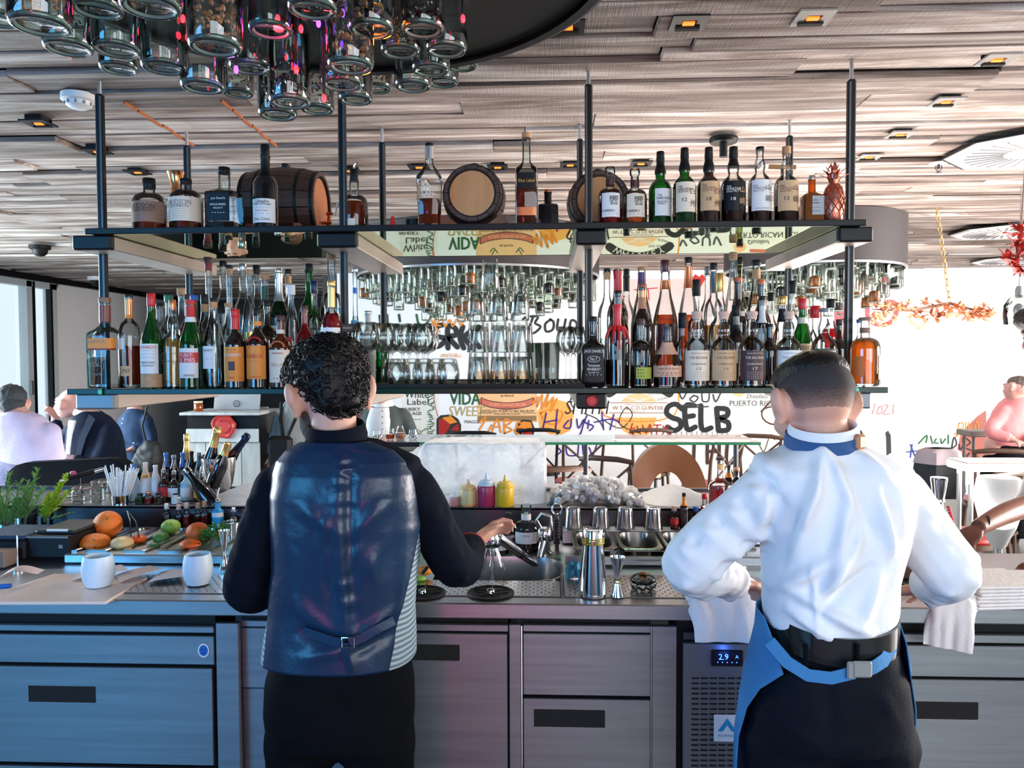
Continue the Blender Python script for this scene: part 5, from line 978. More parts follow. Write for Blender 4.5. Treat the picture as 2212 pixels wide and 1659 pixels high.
def drum(cx, cy, R, zr, name_l, jl, grp, seed, spacing, zt=ZC-.004, red=0):
    t = thing('jar_chandelier', name_l, 'chandelier', (cx, cy, zr)); dm = mat('drum_brushed', (.055,.048,.048), .6, .3, .3, 2, spec=.25)
    obj('drum', MB().lathe([(R,.0),(R,zt-zr)], 80, cap=(False, False)).lathe([(R-.012,zt-zr),(R-.012,.002)], 80, cap=(False, False)), dm, t)
    obj('rim', MB().lathe([(R+.003,-.004),(R+.003,.010),(R-.014,.010),(R-.014,-.004),(R+.003,-.004)], 80, cap=(False, False)), mat('drum_rim',(.45,.45,.47),.3,.8), t)
    obj('back_plate', MB().lathe([(R-.013,.06),(R-.013,.07)], 64), blackm, t)
    rr_ = random.Random(seed); me = MB().lathe(jarprof(.040, .15), 14, cap=(True, False)).lathe([(.038,.150),(.038,.162),(.01,.164)], 10).tube([(0,0,.16),(0,0,.405)], .006, 5).lathe([(.033,.001),(.036,-.001),(.039,.004)], 14, cap=(False, False)).mesh('jar'); mes = []
    for vi, (fk, nfr) in enumerate(((None,0),('dark',1),('orange',1))):
        mb_ = MB().lathe(jarprof(.040, .15), 14, cap=(True, False)); n0 = len(mb_.f); mb_.lathe([(.031,.0045),(.034,-.0005),(.0385,-.0005),(.0408,.006),(.038,.009),(.033,.005)], 14, cap=(False, False)).lathe([(.038,.150),(.038,.162),(.01,.164)], 10).tube([(0,0,.16),(0,0,.405)], .006, 5); n1 = len(mb_.f)
        if fk: mb_.lathe([(.034,.008),(.035,.03),(.033,.075),(.001,.085)], 12)
        mm = mb_.mesh('jar')
        for m_ in (smalljar, mat('small_jar_base',(.16,.20,.17),.15,0,.3,20,coat=.6), mat('jar_fill_'+str(fk),(.02,.01,.01) if fk != 'orange' else (.45,.14,.03),.5,0,.4,60)): mm.materials.append(m_)
        for i_, p_ in enumerate(mm.polygons): p_.material_index = 0 if i_ < n0 else 1 if i_ < n1 else 2
        mes.append(mm)
    n_ = 0; y = -R+.06; row = 0; pts = []
    while y < R-.05:
        x = -R+.05+(row % 2)*spacing/2
        while x < R-.04:
            if math.hypot(x, y) < R-.05: pts.append((x, y))
            x += spacing
        y += spacing*.87; row += 1
    rows = sorted({round(q[1],4) for q in pts})
    for x, y in pts:
        lev = rr_.choice([0, .03, .06, .10, .13]); ed = 1-math.hypot(x, y)/R; z = zr-.10-lev*(.3+1.2*min(1, ed*2))-.03
        o = bpy.data.objects.new('hanging_jar', mes[rr_.choice([0,0,0,0,1,2])]); C.objects.link(o); o.location = (cx+x, cy+y, z); tag(o, jl+', row %d from the front, number %d from left' % (rows.index(round(y,4))+1, [q for q in sorted(pts) if abs(q[1]-y)<1e-4].index((x,y))+1), 'jar', grp); n_ += 1
        rod = None
    return n_
n1 = drum(Xa(1034, 6.2), 6.2, .97, 2.235, 'middle round metal drum packed with hanging jars behind the shelf', 'clear jar under the middle drum', 'small jars under the middle drum', 4, .135)
n2 = drum(Xa(1752, 5.7), 5.7, .62, 2.215, 'right-hand round metal drum packed with hanging jars', 'clear jar under the right drum', 'small jars under the right drum', 6, .125)
print('JARS', n1, n2)
# ------------------------------------------------------------------ things on the worktop
TZ = CT-.003; LZ = 1.0015
def hz(px, py, Y): return Wy(px, py, Y).z
bd = thing('cutting_board', 'pale wooden cutting board on the worktop at left under a frosted tumbler', 'cutting board')
obj('board', MB().slab([Wz(x, y, CT+.008) for x, y in ((-70,1300),(228,1299),(318,1247),(118,1239))], Vector((0,0,-.009))), mat('board_wood', (.86,.64,.54), .32, 0, .18, 6), bd, False)
frost = mat('frosted_glass', (.62,.74,.84), .45, 0, .12, 20, sss=.0)
def tumbler(px, yb, top, w_, z0, label):
    p = Wz(px, yb, z0); k = pm(px, p.y); r = w_*k/2; h = (yb-top-6)*k
    t = thing('frosted_tumbler', label, 'glass', tuple(p), 0, 'frosted stemless tumblers'); obj('glass_body', MB().lathe([(r*.55,.0),(r*.72,.003),(r*.93,h*.25),(r,h*.5),(r*.95,h*.78),(r*.84,h),(r*.78,h-.001),(r*.88,h*.75),(r*.92,h*.5),(r*.62,.012),(.0,.012)], 32, cap=(True, False)), frost, t)
    return t
tumbler(213, 1266, 1194, 66, CT+.009, 'frosted stemless tumbler standing on the wooden cutting board'); tumbler(428, 1262, 1190, 62, CT+.005, 'frosted stemless tumbler standing on the perforated steel tray')
def paper(name, label, pts, lift, m_=PAPER):
    t = thing(name, label, 'receipt'); a, b, c, d = [Wz(x, y, CT+.012) for x, y in pts]; rs = []
    for i in range(9):
        u = i/8; z = lift*math.sin(u*PI)*.6+lift*(u**3); l, r_ = a.lerp(b, u)+Vector((0,0,z)), d.lerp(c, u)+Vector((0,0,z)); rs.append([l, r_, r_-Vector((0,0,.0006)), l-Vector((0,0,.0006))])
    obj('sheet', MB().rings(rs), m_, t, True)
pinkp = mat('pinkish_paper', (.72,.58,.58), .7)
paper('receipt', 'curled pinkish receipt lying across the cutting board edge', ((258,1258),(352,1236),(322,1229),(250,1242)), .012, pinkp)
paper('receipt', 'flat pinkish receipt touching the right frosted tumbler', ((318,1258),(396,1250),(392,1234),(350,1234)), .008, pinkp)
paper('receipt', 'small receipt behind the left frosted tumbler', ((152,1254),(278,1240),(262,1228),(175,1236)), .014, pinkp)
t = thing('receipt', 'long curled till receipt lying on the card tray at far left', 'receipt'); rs = []
for i in range(12):
    u = i/11; a, b = Wz(2+95*u, 1245-22*u, .93), Wz(-20+100*u, 1262-30*u, .93); z = .02*math.sin(u*PI*1.2); rs.append([a+Vector((0,0,z)), b+Vector((0,0,z)), b+Vector((0,0,z-.0006)), a+Vector((0,0,z-.0006))])
obj('sheet', MB().rings(rs), pinkp, t)
# receipt printer and card tray
x0, x1 = Xa(57, 2.62, 1190), Xa(150, 2.62, 1190); zt = .983
t = thing('receipt_printer', 'black receipt printer on the worktop left of the fruit trays', 'printer', ((x0+x1)/2, 2.62, TZ+.012)); w_ = x1-x0
mb = MB().bbox((0,.13,(zt-TZ-.02)/2), (w_,.26,zt-TZ-.02), .008); obj('body', mb, blackp, t, False)
obj('lid', MB().bbox((0,.14,zt-TZ-.014), (w_-.01,.20,.012), .005), mat('printer_lid',(.03,.032,.036),.4), t, False); obj('paper_slot', MB().box((.01,.045,zt-TZ-.009), (w_*.6,.012,.004)), blackmat, t, False)
obj('paper_edge', MB().box((.01,.040,zt-TZ-.006), (w_*.5,.003,.008)), PAPER, t, False); obj('maker_badge', MB().box((w_*.30,-.0005,.045), (.014,.002,.012)), INKG, t, False); obj('front_lip', MB().bbox((0,-.003,(zt-TZ)*.78), (w_-.004,.006,.008), .002), greym, t, False)
x0, x1 = Xa(-60, 2.6, 1190), Xa(53, 2.6, 1190)
t = thing('card_tray', 'dark blue folded cloth on a black tray at the left edge', 'tray', ((x0+x1)/2, 2.60, TZ+.012)); w_ = x1-x0
obj('tray', MB().bbox((0,.12,.035), (w_,.24,.07), .006), blackp, t, False); obj('cloth', MB().bbox((0,.10,.078), (w_*.96,.19,.014), .005), mat('navy_cloth',(.02,.045,.09),.9,0,.3,30,.4,90), t); obj('front_box', MB().bbox((-.01,-.04,.02), (w_*.9,.07,.055), .004), mat('cardboard',(.22,.15,.12),.8), t, False)
# small spike
p = Wz(47, 1218, .90); t = thing('bill_spike', 'thin chrome bill spike in front of the receipt printer', 'bill spike', (p.x, p.y-.02, TZ+.001)); obj('spike', MB().lathe([(.022,0),(.022,.004),(.003,.006),(.002,.115),(.0004,.12)], 12), chrome, t)
p = Wz(28, 1276, CT); t = thing('blue_marker', 'short blue marker cap lying left of the cutting board', 'marker', (p.x-.05, p.y, CT+.009)); obj('barrel', MB().tube([(-.04,0,0),(.03,.02,0)], .008, 10), BLUE, t)
# herbs
lgreen, dgreenl, ylw = mat('rosemary_green',(.16,.36,.09),.6,0,.3,30), mat('mint_green',(.04,.20,.03),.5,0,.3,30), mat('celery_yellow_green',(.38,.55,.03),.5,0,.25,30)
stemm = mat('herb_stem',(.16,.17,.05),.7)
def tin(px, yb, r, h, label, Y=2.97):
    t = thing('herb_tin', label, 'tin', (Xa(px, Y, 1130), Y, TZ+.001)); obj('cup', MB().lathe([(r*.85,0),(r*.87,.002),(r,h),(r*.96,h),(r*.84,.004),(.0,.004)], 24, cap=(True,False)), chrome, t); return t
def sprig(t, base, tips, n_, ln, lw_, m_, seed, name='sprig'):
    rr_ = random.Random(seed)
    for tip in tips:
        b, e = Vector(base), Vector(tip); mb = MB().tube([b, b.lerp(e, .5)+Vector((rr_.uniform(-.008,.008),0,.004)), e], [.0022,.0016,.0008], 5); st = obj('stem', mb, stemm, t)
        lv = MB()
        for k in range(n_):
            u = .22+.78*k/n_; q = b.lerp(e, u); a = rr_.uniform(0, 2*PI); up_ = (e-b).normalized()
            dv = (up_*.8+Vector((math.cos(a), math.sin(a), 0))*.9).normalized()*ln*(1.15-.5*u); leaf(lv, q, q+dv, lw_, .002)
        o = obj('leaves', lv, m_, t); o['kind'] = 'stuff'
t = tin(12, 1140, .040, .062, 'steel tin of rosemary at the far left edge'); sprig(t, (0,0,.03), [(.02,0,.26),(-.05,.01,.19),(.07,-.01,.16),(-.01,-.02,.21),(.06,.01,.23),(-.06,-.03,.14),(.10,-.02,.12)], 60, .038, .0062, lgreen, 1)
t = tin(46, 1138, .026, .085, 'narrow steel tin of rosemary beside the receipt printer'); sprig(t, (0,0,.05), [(.075,0,.28),(.05,-.02,.23),(.10,-.01,.20),(.02,0,.20),(.0,-.02,.16)], 60, .038, .0062, lgreen, 2)
t = thing('celery_leaf_bunch', 'bright yellow-green leafy herb bunch in a glass behind the printer', 'herbs', (Xa(95, 3.0, 1130), 3.0, TZ+.001)); obj('glass', MB().lathe([(.030,0),(.034,.09),(.032,.09),(.028,.005),(0,.005)], 20, cap=(True,False)), clear, t)
sprig(t, (0,0,.06), [(.10,0,.25),(.08,-.01,.22),(.03,-.01,.17),(.11,0,.19),(.05,-.02,.14)], 46, .030, .013, ylw, 3); sprig(t, (0,0,.06), [(.12,0,.10),(.0,-.02,.13)], 26, .024, .009, lgreen, 4)
# clip-top jars
def cliptop(px, yb, top, w_, Y, label, z0=LZ):
    k = pm(px, Y); r = w_*k/2; h = hz(px, top, Y)-z0
    t = thing('clip_top_jar', label, 'jar', (Xa(px, Y, 1080), Y, z0), 0, 'clip-top storage jars'); obj('glass_body', MB().lathe([(r*.9,0),(r,.006),(r,h*.62),(r*.88,h*.72),(r*.88,h*.78)], 24), ware, t)
    obj('lid', MB().lathe([(r*.95,h*.80),(r*.95,h*.86),(r*.8,h*.93),(r*.7,h*.90),(.0,h*.9)], 24), ware, t); obj('rubber_seal', MB().lathe([(r*.94,h*.775),(r*.97,h*.79),(r*.94,h*.805)], 24, cap=(False,False)), mat('rubber_orange',(.45,.13,.07),.6), t)
    obj('wire_clip', MB().tube([(r*.3,-r*.98,h*.55),(r*.3,-r*1.05,h*.84),(-r*.3,-r*1.05,h*.84),(-r*.3,-r*.98,h*.55),(r*.3,-r*.98,h*.55)], .0018, 6).tube([(0,-r*1.0,h*.7),(0,-r*.7,h*.96)], .0015, 6), chrome, t)
cliptop(190, 1100, 1045, 62, 3.14, 'clip-top glass jar in the middle of the jar group by the straws'); cliptop(228, 1080, 1034, 58, 3.30, 'clip-top glass jar behind the others, close to the straws'); cliptop(152, 1110, 1068, 54, 3.13, 'low clip-top jar with dark red contents nearest the herbs'); cliptop(262, 1070, 1028, 56, 3.37, 'rear clip-top jar, widest lid behind the straws')
# pens / torch
t = thing('kitchen_torch', 'black handled tool with silver end pointing right above the herbs', 'tool'); a, b = Wy(128, 1040, 3.2), Wy(222, 1013, 3.3)
d = b-a; obj('handle', MB().tube([a+d*.15, a+d*.8], [.010,.012], 10), blackp, t); obj('tip', MB().tube([a+d*.8, b], .009, 10).tube([a, a+d*.15], [.006,.009], 10), chrome, t); obj('pink_knob', MB().ell(Wy(158, 1022, 3.22), (.014,.010,.010)), mat('pink_plastic',(.75,.10,.20),.4), t)
obj('rest', MB().tube([a+d*.5, Vector((a.x+d.x*.5, a.y+d.y*.5, 1.0))], .004, 6), blackp, t)
# straws
sc_x, sc_y = Xa(262, 3.10, 1100), 3.10
t = thing('straw_cup', 'steel cup holding white drinking straws', 'cup', (sc_x, sc_y, LZ)); obj('cup', MB().lathe([(.034,0),(.036,.035),(.034,.035),(.032,.004),(0,.004)], 24, cap=(True,False)), chrome, t)
strawm = mat('white_straw',(.80,.84,.86),.4); rr = random.Random(11)
for i in range(38):
    a = rr.uniform(0, 2*PI); q = math.sqrt(rr.random())*.026; bx, by = q*math.cos(a), q*math.sin(a); lean = bx*1.3+rr.uniform(-.01,.01) - (.012 if i < 6 else -.012)
    o = thing('drinking_straw', 'thin white drinking straw standing in the steel cup beside the bottles', 'straw', (sc_x+bx, sc_y+by, LZ+.006), 0, 'white straws in the steel cup') ; hgt = rr.uniform(.115, .15) if i > 7 else rr.uniform(.14, .165)
    obj('tube', MB().tube([(0,0,0),(lean,by*.4,hgt)], .0026, 6, cap=False), strawm, o)
# bottles on the left ledge
GL = 'mixer and spirit bottles on the left ledge'
def led_(px, top, w_, Y, prof, gm, label, cap, **k): return bottle(px, top, w_, LZ, Y, prof, gm, label, cap, group=GL, **k)
def pourer(t, R, H, Hb): obj('pour_spout', MB().lathe([(.010,Hb),(.011,Hb+.012),(.007,Hb+.016)],12).tube([(0,0,Hb+.012),(.001,0,Hb+.035),(.008,0,Hb+.060)], [.005,.004,.003], 8), chrome, t)
bluew = sol('pale_blue_bottle',(.45,.62,.72),.3)
led_(286,1002,24,3.16,'slope',bluew,'pale blue bottle with blue neck capsule right of the straws',(BLUE,.10,.46),caps=(BLUE,.72,.99))
led_(312,999,22,3.16,'slope',sol('milk_glass',(.70,.72,.74),.3),'white bottle with cream and gold neck capsule',(CREAM,.05,.46),caps=[(CREAM,.70,.99),(GOLD,.62,.70)])
led_(334,1005,22,3.18,'slope',sol('milk_glass',(.70,.72,.74),.3),'white bottle with white lettered neck capsule',(PAPER,.06,.46),caps=(PAPER,.70,.99))
for px, top, Y, gm, lm, cm, lab in ((352,1022,3.17,browng,RED,None,'dark bottle with red label and steel pourer'),(374,1025,3.17,browng,PAPER,None,'dark bottle with white label and steel pourer'),(400,1024,3.18,sol('sky_bottle',(.30,.50,.60),.3),PAPER,None,'sky blue bottle with orange dot and steel pourer'),(434,1030,3.17,clear,ORANGE,None,'round-shouldered clear bottle of amber syrup with pourer')):
    led_(px, top, 25 if px < 430 else 34, Y, 'std', gm, lab, (None,0,.3), liq=(amber,.6), lab=(lm,.15,.5,1.0), extra=pourer)
led_(357,978,20,3.32,'slope',browng,'rear bottle with bright blue foil capsule, left one',(BLUE,.08,.46),caps=(BLUE,.70,.99)); led_(374,983,20,3.34,'slope',blackg,'rear bottle with dark grey foil between the two blue capsules',(greym,.08,.46),caps=(darksteel,.70,.99)); led_(393,978,20,3.32,'slope',browng,'rear bottle with bright blue foil capsule, right one',(BLUE,.08,.46),caps=(BLUE,.70,.99)); led_(412,975,20,3.34,'slope',blackg,'rear bottle with black foil beside the right blue capsule',(blackm,.08,.46),caps=(blackm,.70,.99)); led_(428,978,20,3.30,'slope',blackg,'rear bottle with slate foil next to the ice bucket',(greym,.08,.46),caps=(sol('slate_foil',(.04,.06,.09),.3),.70,.99))
for i, (px, top, cm, gm, lab) in enumerate(((300,1066,blackm,greeng,'tiny bitters bottle with black cap right of the straws'),(318,1062,COPPER,clear,'tiny bitters bottle with copper top'),(340,1064,blackm,browng,'tiny dark bottle with black cap'),(378,1066,blackm,sol('milk_glass',(.70,.72,.74),.3),'tiny white bottle with black cap'))): led_(px, top, 20, 3.10, 'tiny', gm, lab, (cm,.18,.6), liq=(redliq,.5))
# tilted sparkling wine bottle resting among them
a, b = Wy(466, 1098, 3.10), Wy(400, 1012, 3.12); t = thing('tilted_bottle', 'black wine bottle leaning left with silver neck ring, in front of the ice bucket', 'bottle', (0,0,0)); d = b-a; q = d.to_track_quat('Z','Y').to_matrix(); L_ = d.length
obj('glass_body', MB().lathe([(.030,0),(.033,.01),(.033,L_*.35),(.026,L_*.52),(.016,L_*.72),(.0145,L_*.9)], 20, tuple(a), R=q), blackg, t); obj('cap', MB().lathe([(.0165,L_*.88),(.0175,L_*.9),(.0175,L_*.98),(.012,L_)], 20, tuple(a), R=q), chrome, t)
# row of small corked bottles on the garnish rail step
for i, (px, top, cm, lm, lab) in enumerate(((357,1088,PAPER,waterl,'clear corked vial with white top behind the limes'),(383,1090,sol('pearl_cork',(.70,.45,.35),.6),dark_liq,'corked vial behind the lime pan'),(400,1086,sol('pearl_cork',(.70,.45,.35),.6),redliq,'corked vial of dark red liquid'),(425,1086,cork,dark_liq,'corked vial left of the orange'),(439,1082,cork,redliq,'corked vial with tall cork above the orange'),(502,1096,SILVER,amber,'small amber vial next to the bartender sleeve'))):
    bottle(px, top, 17, .918+.0015, 3.02, 'tiny', cleard, lab, (cm,.24,.5), liq=(lm,.6), group='small corked vials behind the fruit trays')
bottle(468, 1086, 24, .9195, 3.02, 'tiny', sol('bright_blue_bottle',(.03,.32,.62),.3), 'blue and white bottle with steel pourer above the mint', (None,0,.4), lab=(PAPER,.45,.62,1.5), group='small corked vials behind the fruit trays', extra=pourer)
# champagne bucket
bx, by = Xa(470, 3.30, 1020), 3.31; br = 36*pm(470, 3.30); bh = hz(470, 988, 3.30)-LZ
t = thing('champagne_bucket', 'polished steel ice bucket holding champagne bottles, left of bartender', 'ice bucket', (bx, by, LZ)); obj('bowl', MB().lathe([(br*.45,0),(br*.5,.003),(br*.80,bh*.3),(br*.96,bh*.7),(br,bh),(br*1.04,bh+.002),(br*.97,bh+.001),(br*.92,bh*.7),(br*.70,bh*.25),(.0,bh*.2)], 36, cap=(True,False)), chrome, t)
def champ(a, b, label, foil, Y=3.31, neck=.6):
    A, B = Wy(*a, Y), Wy(*b, Y); d = B-A; L_ = d.length; q = d.to_track_quat('Z','Y').to_matrix(); t = thing('champagne_bottle', label, 'bottle', tuple(A), 0, 'bottles chilling in the steel bucket')
    obj('glass_body', MB().lathe([(.034,-.10),(.036,-.09),(.036,-.02),(.030,L_*.15),(.019,L_*.45),(.0155,L_*.6),(.0155,L_*.9)], 20, R=q), blackg, t)
    obj('foil', MB().lathe([(.0195,L_*.44),(.0175,L_*.58),(.0165,L_*.78),(.0185,L_*.82),(.0185,L_*.88),(.0165,L_*.9),(.0175,L_*.96),(.012,L_)], 20, R=q), foil, t)
champ((452,1000),(471,921),'champagne bottle with gold foil rising tallest from the bucket',GOLD); champ((476,1004),(493,956),'champagne bottle with gold foil leaning to the right in the bucket',GOLD,3.27); champ((490,1000),(536,938),'champagne bottle with navy foil leaning far right in the bucket',sol('navy_foil',(.01,.02,.06),.25,.5),3.34); champ((440,1000),(462,965),'champagne bottle with dark red foil lying low in the bucket',WINE,3.36)
bottle(402, 938, 30, LZ, 3.40, 'slope', blackg, 'champagne bottle with gold foil standing left of the bucket', (GOLD,.12,.42), caps=(GOLD,.62,.99), group=GL)
# crushed ice
def lucent(name, c, rough, bs, k_=.55):
    m, n, o = _new(name); L = n.links.new; d = n.nodes.new('ShaderNodeBsdfDiffuse'); t_ = n.nodes.new('ShaderNodeBsdfTranslucent'); g = n.nodes.new('ShaderNodeBsdfGlossy'); g.inputs['Roughness'].default_value = rough
    tc_ = n.nodes.new('ShaderNodeTexCoord'); nz = n.nodes.new('ShaderNodeTexNoise'); nz.inputs['Scale'].default_value = bs; nz.inputs['Detail'].default_value = 4; L(tc_.outputs['Object'], nz.inputs['Vector'])
    r = n.nodes.new('ShaderNodeMix'); r.data_type = 'RGBA'; r.inputs[6].default_value = col4([v*.85 for v in c]); r.inputs[7].default_value = col4(c); L(nz.outputs['Fac'], r.inputs[0])
    for x in (d, t_): L(r.outputs[2], x.inputs[0])
    a = n.nodes.new('ShaderNodeMixShader'); a.inputs[0].default_value = k_; L(d.outputs[0], a.inputs[1]); L(t_.outputs[0], a.inputs[2]); b = n.nodes.new('ShaderNodeMixShader'); b.inputs[0].default_value = .12; L(a.outputs[0], b.inputs[1]); L(g.outputs[0], b.inputs[2])
    bp = n.nodes.new('ShaderNodeBump'); bp.inputs['Strength'].default_value = .7; bp.inputs['Distance'].default_value = .006; L(nz.outputs['Fac'], bp.inputs['Height'])
    for x in (d, g): L(bp.outputs[0], x.inputs['Normal'])
    L(b.outputs[0], o.inputs[0]); return m
icem = lucent('crushed_ice', (.95,.97,1), .25, 160); icec = lucent('ice_cube', (.97,.96,.96), .1, 30, .65)
def mound(name, label, px0, px1, top, Y, dY, seed):
    xa, xb = Xa(px0, Y, 1080), Xa(px1, Y, 1080); H_ = hz((px0+px1)/2, top, Y)-LZ; t = thing(name, label, 'ice', ((xa+xb)/2, Y, LZ)); w_ = (xb-xa)/2; rs = []; n_ = 40
    for i in range(14):
        u = i/13; q = []
        for j in range(n_):
            a = 2*PI*j/n_; rr_ = (1-u)**.75+.001; v = Vector((w_*rr_*math.cos(a), dY*rr_*math.sin(a), H_*u)); nn = noise.noise(v*45+Vector((seed,0,0)))*.010+noise.noise(v*110)*.004; q.append(v*(1+nn/.1*(.6 if u<1 else 0)))
        rs.append(q)
    o = obj('heap', MB().rings(rs), icem, t, True); o['kind'] = 'stuff'
    return t
mound('crushed_ice_heap', 'heap of crushed ice beside the champagne bucket', 455, 640, 1043, 3.24, .17, 1); mound('crushed_ice_heap', 'smooth heap of crushed ice right of the ice cubes', 1370, 1535, 1046, 3.25, .17, 5)
rr = random.Random(21); t = thing('ice_cube_heap', 'heap of ice cubes in the steel well right of the ice block', 'ice', (Xa(1285, 3.25, 1080), 3.25, LZ)); mb = MB(); w_ = (Xa(1385, 3.25)-Xa(1192, 3.25))/2
for i in range(300):
    u, v = rr.uniform(-1, 1), rr.uniform(-1, 1)
    zt_ = .075*(1-abs(u)**2.2)*(1-v*v*.5)+.012; s_ = rr.uniform(.014, .022); mb.bbox((u*w_*.98, v*.17, max(s_*.7, zt_*rr.uniform(.35, 1))), (s_*1.5, s_*1.3, s_*1.2), .004, R=Euler((rr.uniform(0,3), rr.uniform(0,3), rr.uniform(0,3))).to_matrix())
o = obj('cubes', mb, icec, t, True); o['kind'] = 'stuff'
# big clear ice block
xa, xb = Xa(897, 3.12, 1020), Xa(1180, 3.12, 1020); zt_ = hz(1040, 958, 3.12); t = thing('ice_block', 'big clear block of ice on the ledge behind the squeeze bottles', 'ice', ((xa+xb)/2, 3.25, LZ)); w_ = (xb-xa)/2; h_ = zt_-LZ
rs = []
for u in [i/16 for i in range(17)]:
    q = []; rad = .11
    for j in range(64):
        a = 2*PI*(j+.5)/64; ca, sa = math.cos(a), math.sin(a); kk = 1/((abs(ca)**9+abs(sa)**9)**(1/9)); x, y_ = w_*kk*ca, .125*kk*sa
        sh = 1 - max(0, u-.90)*.6; zz = h_*u - (max(0, (abs(x)/w_-.86))*.10 if x < 0 and u > .8 else 0) + (noise.noise(Vector((x*9, y_*9, 2)))*.004 if u > .9 else 0); n_ = noise.noise(Vector((x*14, y_*14, zz*14)))*.0035
        q.append(((x*sh)*(1+n_*4), y_*sh*(1+n_*6), zz))
    rs.append(q)
def icemat():
    m, n, o = _new('clear_block_ice'); L = n.links.new; g = n.nodes.new('ShaderNodeBsdfGlossy'); g.inputs['Roughness'].default_value = .12
    tr = n.nodes.new('ShaderNodeBsdfTransparent'); tr.inputs[0].default_value = (.95,.97,.99,1); df = n.nodes.new('ShaderNodeBsdfTranslucent'); df.inputs[0].default_value = (.95,.98,1,1); d2 = n.nodes.new('ShaderNodeBsdfDiffuse'); d2.inputs[0].default_value = (.90,.94,.98,1)
    t_ = n.nodes.new('ShaderNodeTexCoord'); nz = n.nodes.new('ShaderNodeTexNoise'); nz.inputs['Scale'].default_value = 7; nz.inputs['Detail'].default_value = 9; nz.inputs['Roughness'].default_value = .7; nz.inputs['Distortion'].default_value = 1.2; L(t_.outputs['Object'], nz.inputs['Vector'])
    r = n.nodes.new('ShaderNodeValToRGB'); e = r.color_ramp.elements; e[0].position = .40; e[0].color = (.35,.35,.35,1); e[1].position = .60; e[1].color = (.88,.88,.88,1); L(nz.outputs['Fac'], r.inputs[0])
    m1 = n.nodes.new('ShaderNodeMixShader'); m1.inputs[0].default_value = .55; L(df.outputs[0], m1.inputs[1]); L(d2.outputs[0], m1.inputs[2]); m2 = n.nodes.new('ShaderNodeMixShader'); L(r.outputs[0], m2.inputs[0]); L(tr.outputs[0], m2.inputs[1]); L(m1.outputs[0], m2.inputs[2])
    fr = n.nodes.new('ShaderNodeFresnel'); fr.inputs[0].default_value = 1.31; bp = n.nodes.new('ShaderNodeBump'); bp.inputs['Strength'].default_value = .5; bp.inputs['Distance'].default_value = .02; L(nz.outputs['Fac'], bp.inputs['Height']); L(bp.outputs[0], g.inputs['Normal']); L(bp.outputs[0], fr.inputs['Normal'])
    m3 = n.nodes.new('ShaderNodeMixShader'); L(fr.outputs[0], m3.inputs[0]); L(m2.outputs[0], m3.inputs[1]); L(g.outputs[0], m3.inputs[2]); L(m3.outputs[0], o.inputs[0]); return m
obj('block', MB().rings(rs), icemat(), t)
# squeeze bottles
def squeeze(px, top, w_, label, body, capc, fill=None, h_cap=.36):
    Y = 3.085; k = pm(px, Y); r = w_*k/2; H = hz(px, top, Y)-LZ; t = thing('squeeze_bottle', label, 'sauce bottle', (Xa(px, Y, 1080), Y, LZ), 0, 'squeeze bottles in front of the ice block')
    b = .62*H; obj('body', MB().lathe([(r*.92,0),(r,.004),(r,b*.92),(r*.95,b),(r*.92,b+.001)], 28), body, t)
    obj('lid', MB().lathe([(r*.90,b),(r*.92,b+.002),(r*.90,b+H*.09),(r*.72,b+H*.13),(r*.70,b+H*.16),(r*.26,b+H*.18),(r*.18,b+H*.24),(r*.08,H)], 28), capc, t)
    if fill: obj('sauce', MB().lathe([(r*1.005,0.001),(r*1.005,b*fill)], 28, cap=(False,False)), mat('sauce_layer',(.75,.25,.08),.4), t)
squeeze(982,1062,24,'smallest pink squeeze bottle beside the bartender arm',sol('pink_sauce',(.70,.25,.22),.35),whitep); squeeze(1012,1035,37,'squeeze bottle of pale orange sauce with orange lid',sol('pale_orange_sauce',(.78,.52,.25),.35),sol('apricot_lid',(.85,.50,.22),.35),.14); squeeze(1051,1022,40,'squeeze bottle of magenta sauce with clear white lid',sol('magenta_sauce',(.42,.03,.09),.3),sol('pale_lid',(.62,.70,.75),.35)); squeeze(1091,1026,39,'bright yellow squeeze bottle nearest the glass stopper bottle',sol('yellow_sauce',(.85,.48,.02),.35),sol('yellow_lid',(.85,.52,.04),.35))
# scoop
t = thing('ice_scoop', 'black ice scoop with grey handle between ice block and cubes', 'scoop'); a, b = Wy(1183, 1092, 3.11), Wy(1212, 1068, 3.13); obj('handle', MB().tube([a, b], [.008,.011], 10), sol('slate_handle',(.10,.14,.17),.4), t); obj('bowl', MB().ell(Wy(1160, 1098, 3.11), (.045,.03,.012), 16, 8), blackp, t)
# bottles by the tap
GT = 'bottles standing behind the sink'
bottle(1076,1150,46,TZ,2.80,'std',cleard,'bottle with wide white label hidden behind the hand at the tap',(blackm,.1,.4),liq=(dark_liq,.6),lab=(PAPER,.22,.72,1.2),txt=[('mag',.55,8,PINK:=sol('pink_print',(.7,.05,.15)),24)],group=GT)
bottle(1098,1107,26,TZ,2.86,'slope',cleard,'slim dark bottle with black cap and grey label behind the tap',(blackm,.10,.46),liq=(dark_liq,.6),lab=(sol('grey_pink_label',(.42,.35,.36),.7),.10,.42,1.3),group=GT)
bottle(1136,1090,58,TZ,2.84,'dome',cleard,'round clear bottle with big glass stopper behind the tap',('stopper',.16,.42),liq=(dark_liq,.30),lab=(PAPER,.22,.50,.9),caps=(PAPER,.76,.90),txt=[('GIN',.42,4,INK,14)],group=GT)
